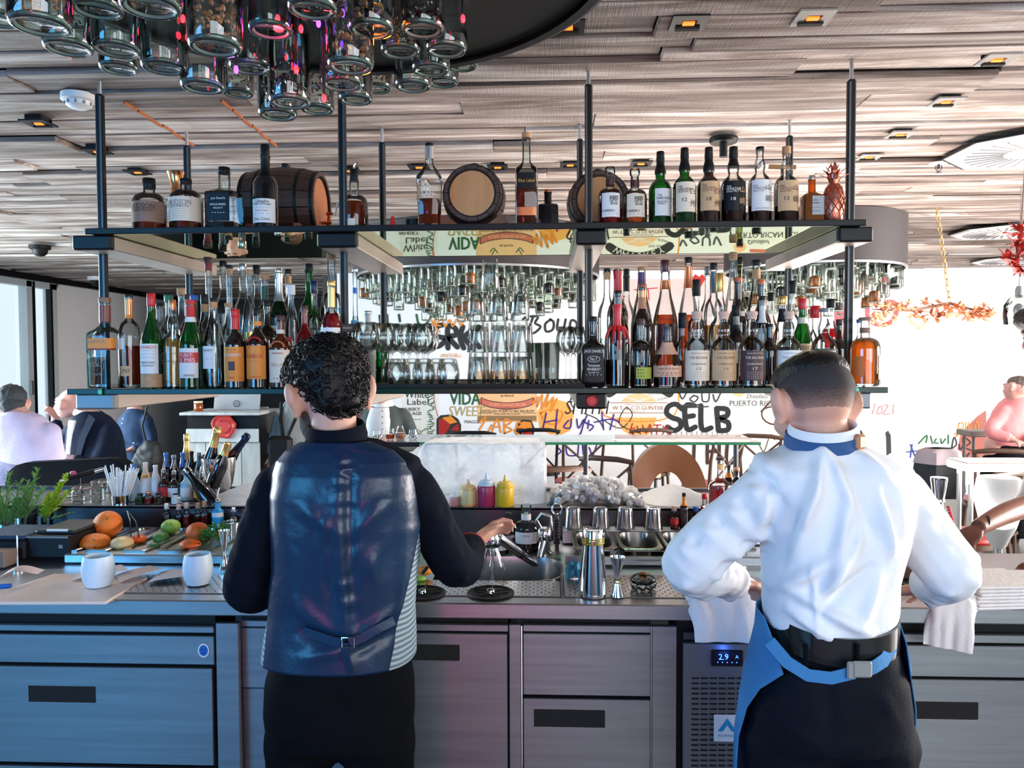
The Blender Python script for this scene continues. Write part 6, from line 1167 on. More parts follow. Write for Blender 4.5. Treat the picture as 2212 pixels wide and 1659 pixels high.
# tap
t = thing('mixer_tap', 'chrome mixer tap with pull-out spray head running water into the sink', 'tap'); B = Vector((Xa(1176, 2.79, 1200), 2.785, CT-.002)); topz = hz(1176, 1140, 2.785)
obj('body', MB().lathe([(.030,0),(.030,.006),(.023,.012),(.023,(topz-B.z)*.45),(.026,(topz-B.z)*.5),(.026,(topz-B.z)*.9),(.020,topz-B.z)], 24, tuple(B)), chrome, t)
A0, A1 = Wy(1160, 1222, 2.75), Wy(1076, 1160, 2.60); obj('spout', MB().tube([B+Vector((0,-.01,.05)), A0, A0.lerp(A1, .35), A1], [.017,.016,.015,.017], 14), chrome, t); hd = Wy(1062, 1162, 2.585)
obj('spray_head', MB().tube([A1, hd+Vector((.005,0,.008))], [.018,.026], 16).lathe([(.026,-.030),(.030,-.024),(.031,.0),(.026,.018),(.012,.026)], 22, tuple(hd)), chrome, t)
obj('joint_ring', MB().tube([A0.lerp(A1,.42), A0.lerp(A1,.46)], .0175, 14), blackp, t)
obj('lever', MB().tube([B+Vector((-.008,0,topz-B.z-.01)), B+Vector((-.028,-.01,topz-B.z+.03)), B+Vector((-.010,-.012,topz-B.z+.055)), B+Vector((.022,-.01,topz-B.z+.045)), B+Vector((.026,0,topz-B.z-.01))], [.007,.006,.006,.006,.007], 10), chrome, t)
rs = []
for i in range(12):
    u = i/11; c_ = hd+Vector((math.sin(u*9)*.0015, 0, -.03-.125*u)); rs.append([c_+Vector((.006*(1+.3*math.sin(u*14))*math.cos(a), .006*math.sin(a), 0)) for a in [2*PI*j/10 for j in range(10)]])
wt = thing('water_stream', 'stream of running water falling from the spray head', 'water'); obj('jet', MB().rings(rs), glass('water', (.93,.96,.98), .6, .12, gl=1.3), wt)
mb = MB(); rr = random.Random(4)
for i in range(22):
    a = rr.uniform(-1, 1); s0 = hd+Vector((a*.018, rr.uniform(-.01,.01), -.030)); mb.tube([s0, s0+Vector((a*.012, 0, -.03)), s0+Vector((a*.03, 0, -.075-rr.random()*.03))], [.0008,.0007,.0004], 4)
o = obj('spray', mb, MATS['water'], wt); o['kind'] = 'stuff'
t = thing('hand_shower_coil', 'dark chrome coiled tool standing right of the tap', 'tool', (Xa(1203, 2.84, 1200), 2.84, CT-.002)); mb = MB().tube([(0,0,0),(0,0,.13)], .008, 10)
for k_ in range(9): mb.lathe([(.010,.02+k_*.011),(.014,.025+k_*.011),(.010,.030+k_*.011)], 14)
obj('coil', mb, darksteel, t); obj('ring', MB().tube([(.018*math.sin(a), 0, .152-.020*math.cos(a)) for a in [i*PI/8 for i in range(17)]], .004, 8), chrome, t)
# fruit
def fruit(px, py, rpx, zc, label, m_, name, cat='fruit', sq=1, grp='fruit in the steel trays', Y=None, ax=1.0, Rr=None, stalk=True):
    k0 = pm(px, Y); r = rpx*k0; p = Wy(px, py, Y); t = thing(name, label, cat, tuple(p), 0, grp); mb = MB().ell((0,0,0), (r*ax, r, r*sq), 28, 18, Rr); obj('fruit', mb, m_, t)
    if stalk: obj('stem_scar', MB().lathe([(r*.10,0),(r*.06,.0012),(.0005,.0014)], 10, (r*.35*ax,-r*.72,r*sq*.58), R=Matrix.Rotation(.9,3,'X')), stemm, t)
gpf, orm, limem, pale = mat('grapefruit_peel',(.92,.20,.015),.35,0,.12,6,.35,300), mat('orange_peel',(.92,.12,.01),.35,0,.12,6,.35,300), mat('lime_peel',(.20,.36,.04),.35,0,.4,10,.3,200), mat('pale_fruit',(.85,.55,.25),.4,0,.25,5,.2,100)
fruit(233,1133,29,0,'large orange grapefruit resting on top of another in the left tray',gpf,'grapefruit',Y=2.83); fruit(205,1172,31,0,'lower grapefruit half sunk in the left tray',gpf,'grapefruit',sq=.62,Y=2.72)
fruit(264,1173,23,0,'pale peeled fruit in the second tray',pale,'pale_fruit',sq=.6,Y=2.70,stalk=False); fruit(300,1164,16,0,'small orange piece of peel under the tongs',orm,'orange_piece',sq=.6,Y=2.76,stalk=False)
fruit(369,1138,20,0,'yellow-green lime at the back of the third tray',limem,'lime',sq=.80,Y=2.90); fruit(348,1162,17,0,'green lime in the middle of the third tray',mat('lime_dark',(.07,.20,.03),.4,0,.4,10,.3,200),'lime',sq=.75,Y=2.80); fruit(332,1181,13,0,'small dark lime at the front of the third tray',mat('lime_darker',(.03,.12,.05),.4),'lime',sq=.7,Y=2.70)
fruit(427,1149,24,0,'orange at the back of the fourth tray',orm,'orange',sq=.85,Y=2.84); fruit(411,1177,22,0,'deep orange mandarin at the front of the fourth tray',mat('mandarin_peel',(.85,.12,.015),.35,0,.12,6,.3,300),'mandarin',sq=.6,Y=2.71)
t = thing('tongs', 'black tongs lying in the second tray beside the pale fruit', 'tongs'); A_, B_ = Wy(300, 1158, 2.74), Wy(275, 1105, 2.95); obj('arm', MB().tube([A_, A_.lerp(B_,.5)+Vector((.012,0,.005)), B_], .005, 8, flat=.5), blackp, t); obj('arm', MB().tube([A_+Vector((-.03,0,0)), A_.lerp(B_,.5)+Vector((-.010,0,.01)), B_], .005, 8, flat=.5), blackp, t)
t = thing('mint_bunch', 'bunch of fresh green mint leaves at the right end of the garnish trays', 'herbs', (Xa(468, 2.80, 1160), 2.80, .925)); rr = random.Random(9)
lv = MB()
for i in range(110):
    a, q = rr.uniform(0, 2*PI), math.sqrt(rr.random()); b0 = Vector((q*.045*math.cos(a), q*.10*math.sin(a), rr.uniform(.0,.05)*(1.2-q*.6))); d_ = Vector((math.cos(a+rr.uniform(-.6,.6)), math.sin(a), rr.uniform(.1,1.2))).normalized()*rr.uniform(.018,.030); leaf(lv, b0, b0+d_, .015, .004)
o = obj('leaves', lv, dgreenl, t); o['kind'] = 'stuff'; obj('stem', MB().tube([(0,-.08,.0),(.0,0,.03),(.01,.07,.05)], .002, 5), stemm, t)
def jigger(px, top, bot, w_, label, rings=False, Y=None):
    p = Wz(px, bot-3, CT+.004) if Y is None else Vector((Xa(px, Y, 1200), Y, CT+.004)); k0 = pm(px, p.y); r = w_*k0/2; h = (bot-top-5)*k0
    t = thing('jigger', label, 'jigger', (p.x, p.y, CT+.0045), 0, 'steel jiggers'); obj('body', MB().lathe([(r*.9,0),(r*.92,.001),(r*.30,h*.40),(r*.28,h*.45),(r*.34,h*.5),(r,h),(r*.94,h),(r*.25,h*.55),(0,h*.54)], 24, cap=(True,False)), chrome, t)
    if rings:
        for k_ in range(3): obj('band', MB().lathe([(r*.40,h*(.26+k_*.07)),(r*.52,h*(.275+k_*.07)),(r*.42,h*(.29+k_*.07))], 20, cap=(False,False)), mat('olive_band',(.30,.28,.03),.5), t)
jigger(485,1162,1252,24,'steel jigger standing beside the mint at the bartender sleeve',Y=2.52); jigger(1334,1199,1291,34,'steel jigger with yellow bands right of the cocktail shaker',True)
t = thing('steel_can', 'pale steel cup with dark rim tucked behind the bartender sleeve', 'cup', (Xa(506, 2.85, 1160), 2.83, .925)); obj('cup', MB().lathe([(.030,0),(.033,.06),(.035,.062),(.031,.062),(.029,.004),(0,.004)], 24, cap=(True,False)), chrome, t)
# cocktail shaker
p = Wz(1281, 1286, CT+.004); k0 = pm(1281, p.y); h = 148*k0; r = 29*k0; t = thing('cocktail_shaker', 'tall polished two-piece cocktail shaker with yellow rubber bands', 'cocktail shaker', (p.x, p.y, CT+.0045))
obj('large_tin', MB().lathe([(r*1.0,0),(r*1.06,.003),(r*1.06,.012),(r*.80,h*.76),(r*.82,h*.775),(r*.80,h*.78)], 36), chrome, t); obj('small_tin', MB().lathe([(r*.80,h*.775),(r*.74,h*.97),(r*.70,h*.985),(r*.62,h*.98),(r*.60,h*.97),(.0,h*.968)], 36, cap=(True,False)), chrome, t)
for k_ in range(3): obj('rubber_band', MB().lathe([(r*.83,h*(.775+k_*.035)),(r*.87,h*(.785+k_*.035)),(r*.82,h*(.795+k_*.035))], 30, cap=(False,False)), mat('yellow_band',(.50,.42,.02),.5), t)
# glass ornament
p = Wz(1389, 1272, CT+.004); t = thing('glass_ornament', 'small lumpy clear glass candle holder right of the jigger', 'candle holder', (p.x, p.y, CT+.0045)); mb = MB().ell((0,0,.030),(.040,.034,.018),20,10)
for k_ in range(7): a = k_*2*PI/7; mb.ell((.028*math.cos(a), .024*math.sin(a), .014),(.013,.013,.013),12,8)
obj('glass_body', mb, cleard, t); obj('candle', MB().lathe([(.012,.030),(.012,.050),(.008,.052)], 14), mat('candle_brown',(.30,.12,.05),.3,.4), t)
# four upturned tins
for px, l in ((1238,'first from the left'),(1297,'second from the left'),(1350,'third from the left'),(1411,'fourth from the left')):
    Y = 2.985; k0 = pm(px, Y); r = 20*k0; h = hz(px, 1097, Y)-.936; t = thing('shaker_tin', 'upturned mirror-steel shaker tin on the pan rail, '+l, 'tin', (Xa(px, Y, 1120), Y, .9362), 0, 'upturned shaker tins on the pan rail'); obj('tin', MB().lathe([(r*1.04,0),(r*1.06,.003),(r*1.0,.006),(r*.82,h*.94),(r*.76,h),(r*.66,h-.001),(r*.64,h-.003),(.0,h-.004)], 30, cap=(True,False)), chrome, t)
GB = 'bitters bottles on the pan rail'
bottle(1457,1093,20,.9362,2.985,'tiny',cleard,'bitters bottle with cork knob and red label',(sol('pearl_cork',(.70,.45,.35),.6),.24,.55),liq=(redliq,.55),lab=(RED,.25,.55,1.2),group=GB); bottle(1478,1065,20,.9362,2.985,'std',browng,'bitters bottle with amber neck and black cap',(blackm,.10,.42),caps=(ORANGE,.70,.97),group=GB); bottle(1504,1094,19,.9362,2.985,'tiny',cleard,'bitters bottle with blue cap and yellow rings',(BLUE,.22,.66),liq=(dark_liq,.5),lab=(GOLD,.40,.66,1.5),group=GB); bottle(1523,1066,20,.9362,2.985,'tiny',cleard,'bitters bottle with red cap and red liquid',(RED,.16,.66),liq=(redliq,.7),group=GB)
bottle(1557,988,50,LZ,3.12,'long',clear,'long-necked bottle of red-amber vermouth with gold neck rings',(DKBROWN,.06,.40),liq=(redliq,.42),caps=[(GOLD,.78,.81),(GOLD,.83,.85),(GOLD,.87,.89)],group=GB); bottle(1575,1004,24,LZ,3.24,'slope',browng,'thin dark bottle behind the gold-ringed bottle',(DKBROWN,.08,.42),caps=(ORANGE,.68,.82),group=GB); bottle(1592,1010,26,LZ,3.17,'std',browng,'dark bottle with copper cap touching the white sleeve',(COPPER,.10,.46),lab=(TANL,.3,.55,1.0),group=GB)
# folded napkin, blue cloth, spoon, small tray
def cloth(name, label, cat, P0, P1, wd_, hh, seed, m_, rot=0, n_=26, drop=0):
    """soft crumpled cloth between two points"""
    A_, B_ = Vector(P0), Vector(P1); t = thing(name, label, cat, tuple((A_+B_)/2)); d = B_-A_; L_ = d.length; a = math.atan2(d.y, d.x); mb = MB(); top_, rs = [], []
    for i in range(n_+1):
        row = []
        for j in range(n_+1):
            u, v = i/n_*2-1, j/n_*2-1; e = (1-abs(u)**4)*(1-abs(v)**4); z = hh*(e**.6)*(.75+.5*noise.noise(Vector((u*2.2+seed, v*2.5, 0))))+.006*noise.noise(Vector((u*7+seed, v*3, 3)))*e
            x, y_ = u*L_/2*(1+.08*noise.noise(Vector((v*3, seed, 1)))), v*wd_/2*(1+.10*noise.noise(Vector((u*3, seed, 5)))); z -= drop*max(0, -v-.35)**1.2
            row.append((x*math.cos(a)-y_*math.sin(a), x*math.sin(a)+y_*math.cos(a), max(z, .0005) if not drop else z))
        rs.append(row)
    v_ = [p_ for r_ in rs for p_ in r_]; m__ = n_+1; f = [(i*m__+j, (i+1)*m__+j, (i+1)*m__+j+1, i*m__+j+1) for i in range(n_) for j in range(n_)]
    b0 = len(v_); v_ += [(x, y_, z-.003) for x, y_, z in v_]; f += [tuple(q+b0 for q in reversed(q4)) for q4 in f]
    ed = [i*m__ for i in range(m__)]+[n_*m__+j for j in range(1, m__)]+[i*m__+n_ for i in range(n_-1, -1, -1)]+[j for j in range(n_-1, 0, -1)]
    f += [(ed[k_], ed[(k_+1) % len(ed)], ed[(k_+1) % len(ed)]+b0, ed[k_]+b0) for k_ in range(len(ed))]; obj('fabric', MB().add(v_, f), m_, t); return t
linen = mat('white_linen', (.88,.86,.85), .9, 0, .05, 8, .25, 90)
cloth('linen_cloth', 'crumpled white cloth hanging over the counter edge beside the apron', 'cloth', Wz(1480, 1290, CT+.005), Wz(1665, 1290, CT+.005), .26, .055, 3, linen, drop=.14)
cloth('blue_cloth', 'small blue cloth behind the cocktail shaker', 'cloth', Wz(1222, 1242, CT+.005), Wz(1262, 1242, CT+.005), .09, .045, 8, mat('blue_cloth',(.05,.30,.48),.85,0,.2,20))
t = thing('bar_spoon', 'steel bar spoon leaning on the blue cloth', 'spoon'); a, b = Wz(1240, 1252, CT+.03), Wz(1245, 1290, CT+.006); obj('spoon', MB().tube([a, b], .0018, 6).ell(a, (.012,.004,.009), 12, 8), chrome, t)
t = thing('steel_lid_tray', 'small shallow steel tray behind the glass candle holder', 'tray', tuple(Wz(1395, 1212, CT+.002))); obj('tray', MB().lathe([(.055,0),(.070,.022),(.074,.023),(.066,.021),(.05,.004),(.0,.004)], 32, n=5, cap=(True,False)), chrome, t)
t = thing('peeler', 'orange and black peeler by the sink next to the knit waistcoat', 'peeler', tuple(Wz(917, 1236, CT+.02))); obj('handle', MB().ell((0,0,.005),(.028,.014,.016),16,10), ORANGE, t); obj('grip', MB().tube([(-.005,-.014,.0),(.012,-.012,.022)], .006, 8), blackp, t); obj('blade', MB().tube([(.026,0,-.002),(.040,0,.004),(.034,0,.016),(.02,0,.016)], .0015, 6), chrome, t)
t = thing('lime_wedge', 'lime wedge in front of the orange peeler', 'fruit', tuple(Wz(905, 1250, CT+.012))); obj('wedge', MB().ell((0,0,0),(.022,.012,.009),16,8), mat('lime_bright',(.25,.50,.05),.4), t)
t = thing('metal_grater', 'steel grater leaning beside the waistcoat near the sink', 'grater'); a, b = Wz(893, 1222, CT+.01), Wy(912, 1178, 2.72); obj('blade', MB().tube([a, b], .010, 4, flat=.2), chrome, t); obj('handle', MB().tube([b, b+(b-a)*.5], .006, 8), blackp, t)
p = Wz(598, 1250, CT+.01); t = thing('small_white_bag', 'white paper bag with pink lettering seen under the bartender arm', 'bag', (p.x, p.y, CT+.004)); obj('bag', MB().lathe([(.022,0),(.024,.01),(.020,.05),(.008,.09),(.010,.11)], 12, flat=.6), PAPER, t); mb = MB(); bent(mb, 'ee', .03, .012, .0235); obj('lettering', mb, sol('pink_print',(.7,.05,.15)), t, False)
# napkins, towel, pens at right
for i in range(7):
    a = Wz(2108+i, 1322-i*7.5, CT+.004+i*.0085); t = thing('folded_napkin', 'white folded napkin, layer %s from the bottom of the stack at right edge' % ords[i], 'napkin', (a.x+.10, a.y+.11, CT+.005+i*.0085), .10+.03*math.sin(i*2), 'stack of white napkins'); obj('fabric', MB().bbox((0,0,.004),(.20,.19,.0078),.0038), linen, t)
t = cloth('rolled_towel', 'white towel draped over the counter edge by the second bartender', 'towel', Wz(2008, 1300, CT+.005), Wz(2112, 1318, CT+.005), .17, .055, 12, linen, drop=.16)
t = thing('wooden_box', 'brown wooden caddy on the worktop behind the white sleeve', 'box'); x0, x1 = Xa(1932, 2.5, 1280), Xa(2010, 2.5, 1280); obj('box', MB().bbox(((x0+x1)/2, 2.56, CT+.022), (x1-x0, .16, .040), .005), mat('dark_brown_wood',(.10,.04,.025),.5), t, False)
t = thing('blue_pen', 'black and blue pen lying across the brown caddy', 'pen'); a, b = Wz(1945, 1258, CT+.05), Wz(2000, 1300, CT+.05); obj('barrel', MB().tube([a, b], .004, 8), blackp, t); obj('clip', MB().tube([b, b+(b-a).normalized()*.03], .006, 8), BLUE, t)
p = Wz(2132, 1250, CT); t = thing('label_card', 'white card printed with black letters under the napkins', 'card', (p.x, p.y, CT+.003)); obj('card', MB().bbox((.04,.02,.001),(.26,.14,.002),.0008), PAPER, t); v, f, wd = text_data('ET'); obj('lettering', MB().add([(x*.028-.07, y_*.03+.02, .0025) for x, y_ in v], f), INK, t, False)
t = thing('beaded_shaker', 'tall chrome topped bottle with red beaded neck behind the white sleeve', 'bottle', (Xa(2028, 2.70, 1080), 2.70, CT)); h = hz(2028, 1031, 2.70)-CT
obj('tube', MB().lathe([(.026,0),(.026,.005),(.018,h*.3),(.014,h*.72)], 20), chrome, t); obj('top', MB().lathe([(.020,h*.72),(.018,h*.76),(.027,h*.97),(.027,h),(.01,h)], 20), chrome, t)
mb = MB()
for k_ in range(16): mb.ell((.024+.05*k_/16, -.016, h*.66-k_*.010), (.007,.006,.005), 8, 6)
o = obj('beads', mb, mat('red_beads',(.70,.02,.04),.25), t); o['kind'] = 'stuff'
# ------------------------------------------------------------------ guests' side of the bar
bx0, bx1 = Xa(770, 3.62, 955), Xa(1645, 3.62, 955); BT = 1.2
t = thing('glass_bar_top', 'raised clear glass bar top with green edge behind the ice station', 'bar top'); xm = Xa(905, 3.62)
obj('glass_panel', MB().box(((xm+bx1)/2, 3.81, BT-.006), (bx1-xm, .36, .012)), glass('bar_top_glass', (.80,.93,.88), .5), t, False); obj('green_edge', MB().bbox(((xm+bx1)/2, 3.628, BT-.006), (bx1-xm, .006, .013), .001), mat('bright_green_edge',(.02,.28,.12),.2,0,.2,coat=.5), t, False)
obj('dark_panel', MB().bbox(((bx0+xm)/2, 3.81, BT-.012), (xm-bx0, .36, .024), .003), mat('bar_top_dark',(.03,.03,.035),.12,0,.2), t, False)
for x in (bx0+.05, xm-.03, (xm+bx1)/2, bx1-.05): obj('support', MB().tube([(x,3.9,0),(x,3.9,BT-.012)], .012, 8), darksteel, t)
def guestglass(px, top, w_, label, liqm=None, Y=3.72, prof=None):
    k = pm(px, Y); r = w_*k/2; h = Wy(px, top, Y).z-BT; t = thing('tumbler_glass', label, 'glass', (Xa(px, Y, 945), Y, BT+.001), 0, 'drinks in front of the grey blazer guest')
    obj('glass_body', MB().lathe(prof and [(a*r, b*h) for a, b in prof] or [(r*.6,0),(r*.9,h*.15),(r,h*.5),(r*.85,h),(r*.82,h),(r*.9,h*.5),(0,h*.1)], 20, cap=(True,False)), ware, t)
    if liqm: obj('drink', MB().lathe([(r*.6,h*.1),(r*.86,h*.2),(r*.9,h*.5),(0,h*.5)], 16), liqm, t)
guestglass(815,930,22,'empty clear tumbler, leftmost on the dark bar top'); guestglass(843,926,21,'tumbler with orange drink beside the glass jug',amber); guestglass(892,928,20,'clear tumbler right of the small jug')
guestglass(865,920,24,'small round glass jug of orange-red drink on the bar top',orangeliq,prof=[(.6,0),(.95,.1),(1,.4),(.8,.7),(.45,.85),(.5,1),(.45,1),(.7,.7),(.9,.4),(0,.05)])
# host stand with laptop
HY = 6.3; hx0, hx1 = Xa(408, HY), Xa(562, HY); ztop = hz(480, 889, HY)
ww = mat('whitewashed_wood', (.55,.58,.58), .7, 0, .55, 5, .3, 40, (3,3,.6)); t = thing('host_stand', 'host stand with black top band and whitewashed plank front', 'lectern')
obj('top_shelf', MB().bbox(((hx0+hx1)/2, HY+.15, ztop-.012), (hx1-hx0+.06, .55, .024), .005), ww, t, False); obj('black_band', MB().box(((hx0+hx1)/2, HY+.18, ztop-.11), (hx1-hx0, .45, .17)), blackm, t, False)
zb = hz(480, 925, HY); obj('cross_board', MB().bbox(((hx0+hx1)/2, HY-.06, zb-.055), (hx1-hx0, .03, .11), .004), ww, t, False)
for i in range(4):
    a = hx0+(hx1-hx0)*i/4; obj('plank', MB().bbox((a+(hx1-hx0)/8, HY-.03, (zb-.11)/2), ((hx1-hx0)/4-.006, .03, zb-.12), .004), ww, t, False)
t = thing('wax_seal_sign', 'big red wax seal emblem on the host stand behind the champagne', 'emblem', (Xa(481, HY-.1, 917), HY-.08, hz(481, 921, HY-.1))); obj('seal', seal(MB(), .100, .016), mat('wax_red',(.60,.05,.04),.4), t); mb = MB(); v, f, wd = text_data('NO'); obj('lettering', mb.add([(x*.022, -.030, y_*.022+.045) for x, y_ in v], f), WINE, t, False)
t = thing('laptop', 'open laptop seen from behind on the host stand', 'laptop', (Xa(512, HY+.2, 880), HY+.18, ztop)); lw_ = 100*pm(512, HY+.2); obj('screen_back', MB().bbox((0,.03,.085), (lw_,.008,.17), .003, R=Matrix.Rotation(-.2,3,'X')), mat('laptop_silver',(.30,.30,.31),.5,.2), t, False); obj('keyboard_base', MB().bbox((0,.12,.008), (lw_,.22,.014), .003), mat('laptop_silver',(.30,.30,.31),.5,.2), t, False)
obj('emblem', MB().tube([(.026*math.cos(a), .010, .055+.026*math.sin(a)) for a in [i*PI/10 for i in range(21)]], .003, 6), INK, t); v, f, wd = text_data('hp'); obj('lettering', MB().add([(x*.022, .010, y_*.024+.055) for x, y_ in v], f), INK, t, False)
t = thing('honey_jar', 'small amber jar with pale lid at the left end of the host stand', 'jar', (Xa(427, HY+.05), HY+.05, ztop)); obj('body', MB().lathe([(.035,0),(.038,.01),(.038,.06),(.032,.07)], 16), amber, t); obj('lid', MB().lathe([(.036,.07),(.036,.085)], 16), CREAM, t)
# black booth
t = thing('booth_seat', 'long black upholstered booth back at left behind the herbs', 'sofa'); A_, B_ = Wy(8, 1003, 4.25), Wy(270, 990, 4.35); rs = []
for i in range(15):
    u = i/14; c_ = Vector((A_.x+(B_.x-A_.x)*u, 4.25+.1*u, 0)); h_ = (A_.z+(B_.z-A_.z)*u)-(.05 if i in (0, 14) else .012 if i in (1, 13) else 0); rs.append([c_+Vector((0,y_,z_)) for y_, z_ in ((0,.1),(0,h_*.9),(.03,h_),(.11,h_),(.14,h_*.9),(.14,.1))])
obj('backrest', MB().rings(rs), mat('black_leather',(.004,.004,.005),.6,0,.3,20,.1,120,spec=.15), t)
# chairs
cw, red = mat('dark_bentwood',(.09,.045,.028),.4,0,.3,10), mat('red_seat_pad',(.42,.03,.03),.35,0,.2,8)
def bentchair(px, Y, rz, label, wood_=cw, seat=red, h=.86):
    t = thing('bentwood_chair', label, 'chair', (Xa(px, Y, 1000), Y, 0), rz, 'bentwood chairs with red seats'); sw = .20
    obj('seat', MB().lathe([(.17,.435),(.20,.44),(.21,.455),(.20,.470),(.12,.478),(.0,.478)], 24, n=3, cap=(True,False)), seat, t); obj('seat_frame', MB().lathe([(.205,.405),(.215,.41),(.215,.440),(.19,.44)], 24, n=3), wood_, t)
    for sg in (-1, 1):
        obj('leg', MB().tube([(sg*.17,-.16,.42),(sg*.19,-.19,0)], [.016,.012], 8), wood_, t)
        obj('leg', MB().tube([(sg*.19,.22,0),(sg*.17,.17,.45),(sg*.18,.20,.70),(sg*.185,.24,h)], [.012,.015,.014,.012], 8), wood_, t)
    obj('top_rail', MB().tube([(-.21,.235,h),(-.1,.265,h+.02),(.1,.265,h+.02),(.21,.235,h)], [.016,.020,.020,.016], 8, flat=.8), wood_, t)
    obj('cross_brace', MB().tube([(-.17,.18,.48),(0,.225,.67),(.18,.235,.83)], .010, 6).tube([(.17,.18,.48),(0,.235,.67),(-.18,.235,.83)], .010, 6), wood_, t)
    obj('hoop_stretcher', MB().tube([(.15*math.cos(a), .02+.15*math.sin(a), .22) for a in [i*PI/8 for i in range(17)]], .008, 6), wood_, t)
    return t
bentchair(1250,7.1,PI+.15,'bentwood chair with red seat, middle one under the purple writing'); bentchair(1338,5.7,PI-.5,'bentwood chair with metal-tipped top rail just left of the brown arch'); bentchair(1187,5.2,PI+.3,'bentwood chair partly hidden by the ice block right edge')
bentchair(1030,7.6,PI,'bentwood chair whose black top rail shows above the ice block left part',blackm); bentchair(1165,7.9,PI,'bentwood chair whose top rail shows above the ice block right corner',blackm); bentchair(1400,7.9,PI,'rear bentwood chair behind the brown arch'); bentchair(1530,6.9,PI+.6,'bentwood chair right of the brown arch under big black letters'); bentchair(1648,7.3,PI-.4,'bentwood chair beside the white shirt shoulder')
bentchair(2085,5.0,PI+.5,'red-seated bentwood chair carrying the grey jacket',cw)
bentchair(2150,6.2,PI-.3,'bentwood chair behind the steel table at right')
# brown curved tub chair (arch)
ax, ay = Xa(1440, 6.3, 1000), 6.3; az = hz(1440, 958, ay); hw = 76*pm(1440, ay); t = thing('arched_tub_chair', 'brown curved wooden tub chair shaped like an arch', 'chair', (ax, ay, 0)); rs = []
for i in range(25):
    a = PI*i/24; co, si = math.cos(a), math.sin(a); zo, zi = .42+(az-.42)*si**.85, .42+(az-.62)*max(si, 0)**1.2*.9; xo, xi = hw*1.1*co, hw*.60*co
    rs.append([Vector((xo,-.12+.1*si,zo)), Vector((xo,.0+.1*si,zo)), Vector((xi,.0+.1*si,zi)), Vector((xi,-.12+.1*si,zi))])
obj('back_shell', MB().rings(rs), mat('walnut_shell',(.20,.075,.030),.30,0,.2,4), t, True, 60); obj('seat', MB().lathe([(.26,.36),(.28,.38),(.28,.42),(.2,.44)], 24), red, t)
for sx_, sy_ in ((-1,-1),(1,-1),(-1,1),(1,1)): obj('leg', MB().tube([(sx_*.2,sy_*.15,.36),(sx_*.24,sy_*.2,0)], .014, 8), cw, t)
warm = mat('warm_table_lamp',(1,.55,.25),.5,emit=(1,.45,.15),estr=3)
t = thing('table_lamp', 'glowing warm cylinder lamp seen through the brown arch', 'lamp', (Xa(1418, 6.9, 1040), 6.95, .50)); obj('shade', MB().lathe([(.045,.02),(.045,.22)], 20), warm, t); obj('base', MB().lathe([(.05,0),(.05,.02)], 20), darksteel, t); obj('foot', MB().tube([(0,0,-.495),(0,0,0)], .015, 8).lathe([(.12,-.499),(.12,-.48)], 16), darksteel, t)
# right: jacket on chair, tables, white vessel
jt = thing('draped_jacket', 'grey and black jacket hung over the chair back at right', 'jacket', (Xa(2030, 4.9, 1010), 4.9, 0)); k0 = pm(2030, 4.9); rs = []
for py, hw_, dd in ((968,30,.05),(975,44,.08),(1000,50,.10),(1030,54,.11),(1062,58,.10),(1075,52,.06)):
    z = hz(2030, py, 4.9); rs.append([(hw_*k0*math.cos(a)*(1+.08*math.sin(3*a)), dd*math.sin(a)*(1+.15*math.sin(5*a)), z) for a in [2*PI*j/24 for j in range(24)]])
obj('body', MB().rings(rs[::-1]), mat('black_jacket',(.02,.022,.028),.8,0,.3,8), jt); obj('shoulder_yoke', MB().rings([[(x*1.04,y_*1.1,z) for x, y_, z in r_] for r_ in rs[:3]][::-1]), mat('grey_mauve_cloth',(.45,.38,.40),.85,0,.2,9), jt)
def table(px0, px1, Y, py, label, mt, th=.03, dpt=.6):
    a, b = Xa(px0, Y), Xa(px1, Y); z = hz((px0+px1)/2, py, Y); t = thing('side_table', label, 'table', ((a+b)/2, Y, 0)); w_ = b-a; obj('tabletop', MB().bbox((0,dpt/2,z-th/2), (w_,dpt,th), .006), mt, t, False)
    for sx_ in (-1, 1):
        for y_ in (.05, dpt-.05): obj('leg', MB().tube([(sx_*(w_/2-.05),y_,0),(sx_*(w_/2-.05),y_,z-th)], .014, 8), mt, t)
    return t
whs = mat('pale_table_steel',(.60,.58,.56),.3,.6); table(2092,2330,4.3,1000,'pale steel table with rounded edge at right of the jacket',whs,.05,.22)
table(2100,2330,6.9,932,'dark timber table with the pink shirted guest leaning on it',mat('grey_brown_timber',(.16,.13,.11),.5),.05,.25)
t = thing('white_vase', 'big white tulip-shaped vessel on the floor side at right', 'vase', (Xa(2158, 4.0, 1060), 4.0, .62)); h = hz(2158, 1030, 4.0)-.62; obj('body', MB().lathe([(.03,0),(.08,h*.3),(.115,h*.7),(.10,h*.97),(.09,h)], 28), whitep, t); obj('stand', MB().tube([(0,0,-.62),(0,0,.01)], .02, 10).lathe([(.15,-.619),(.15,-.60)], 24), whs, t)
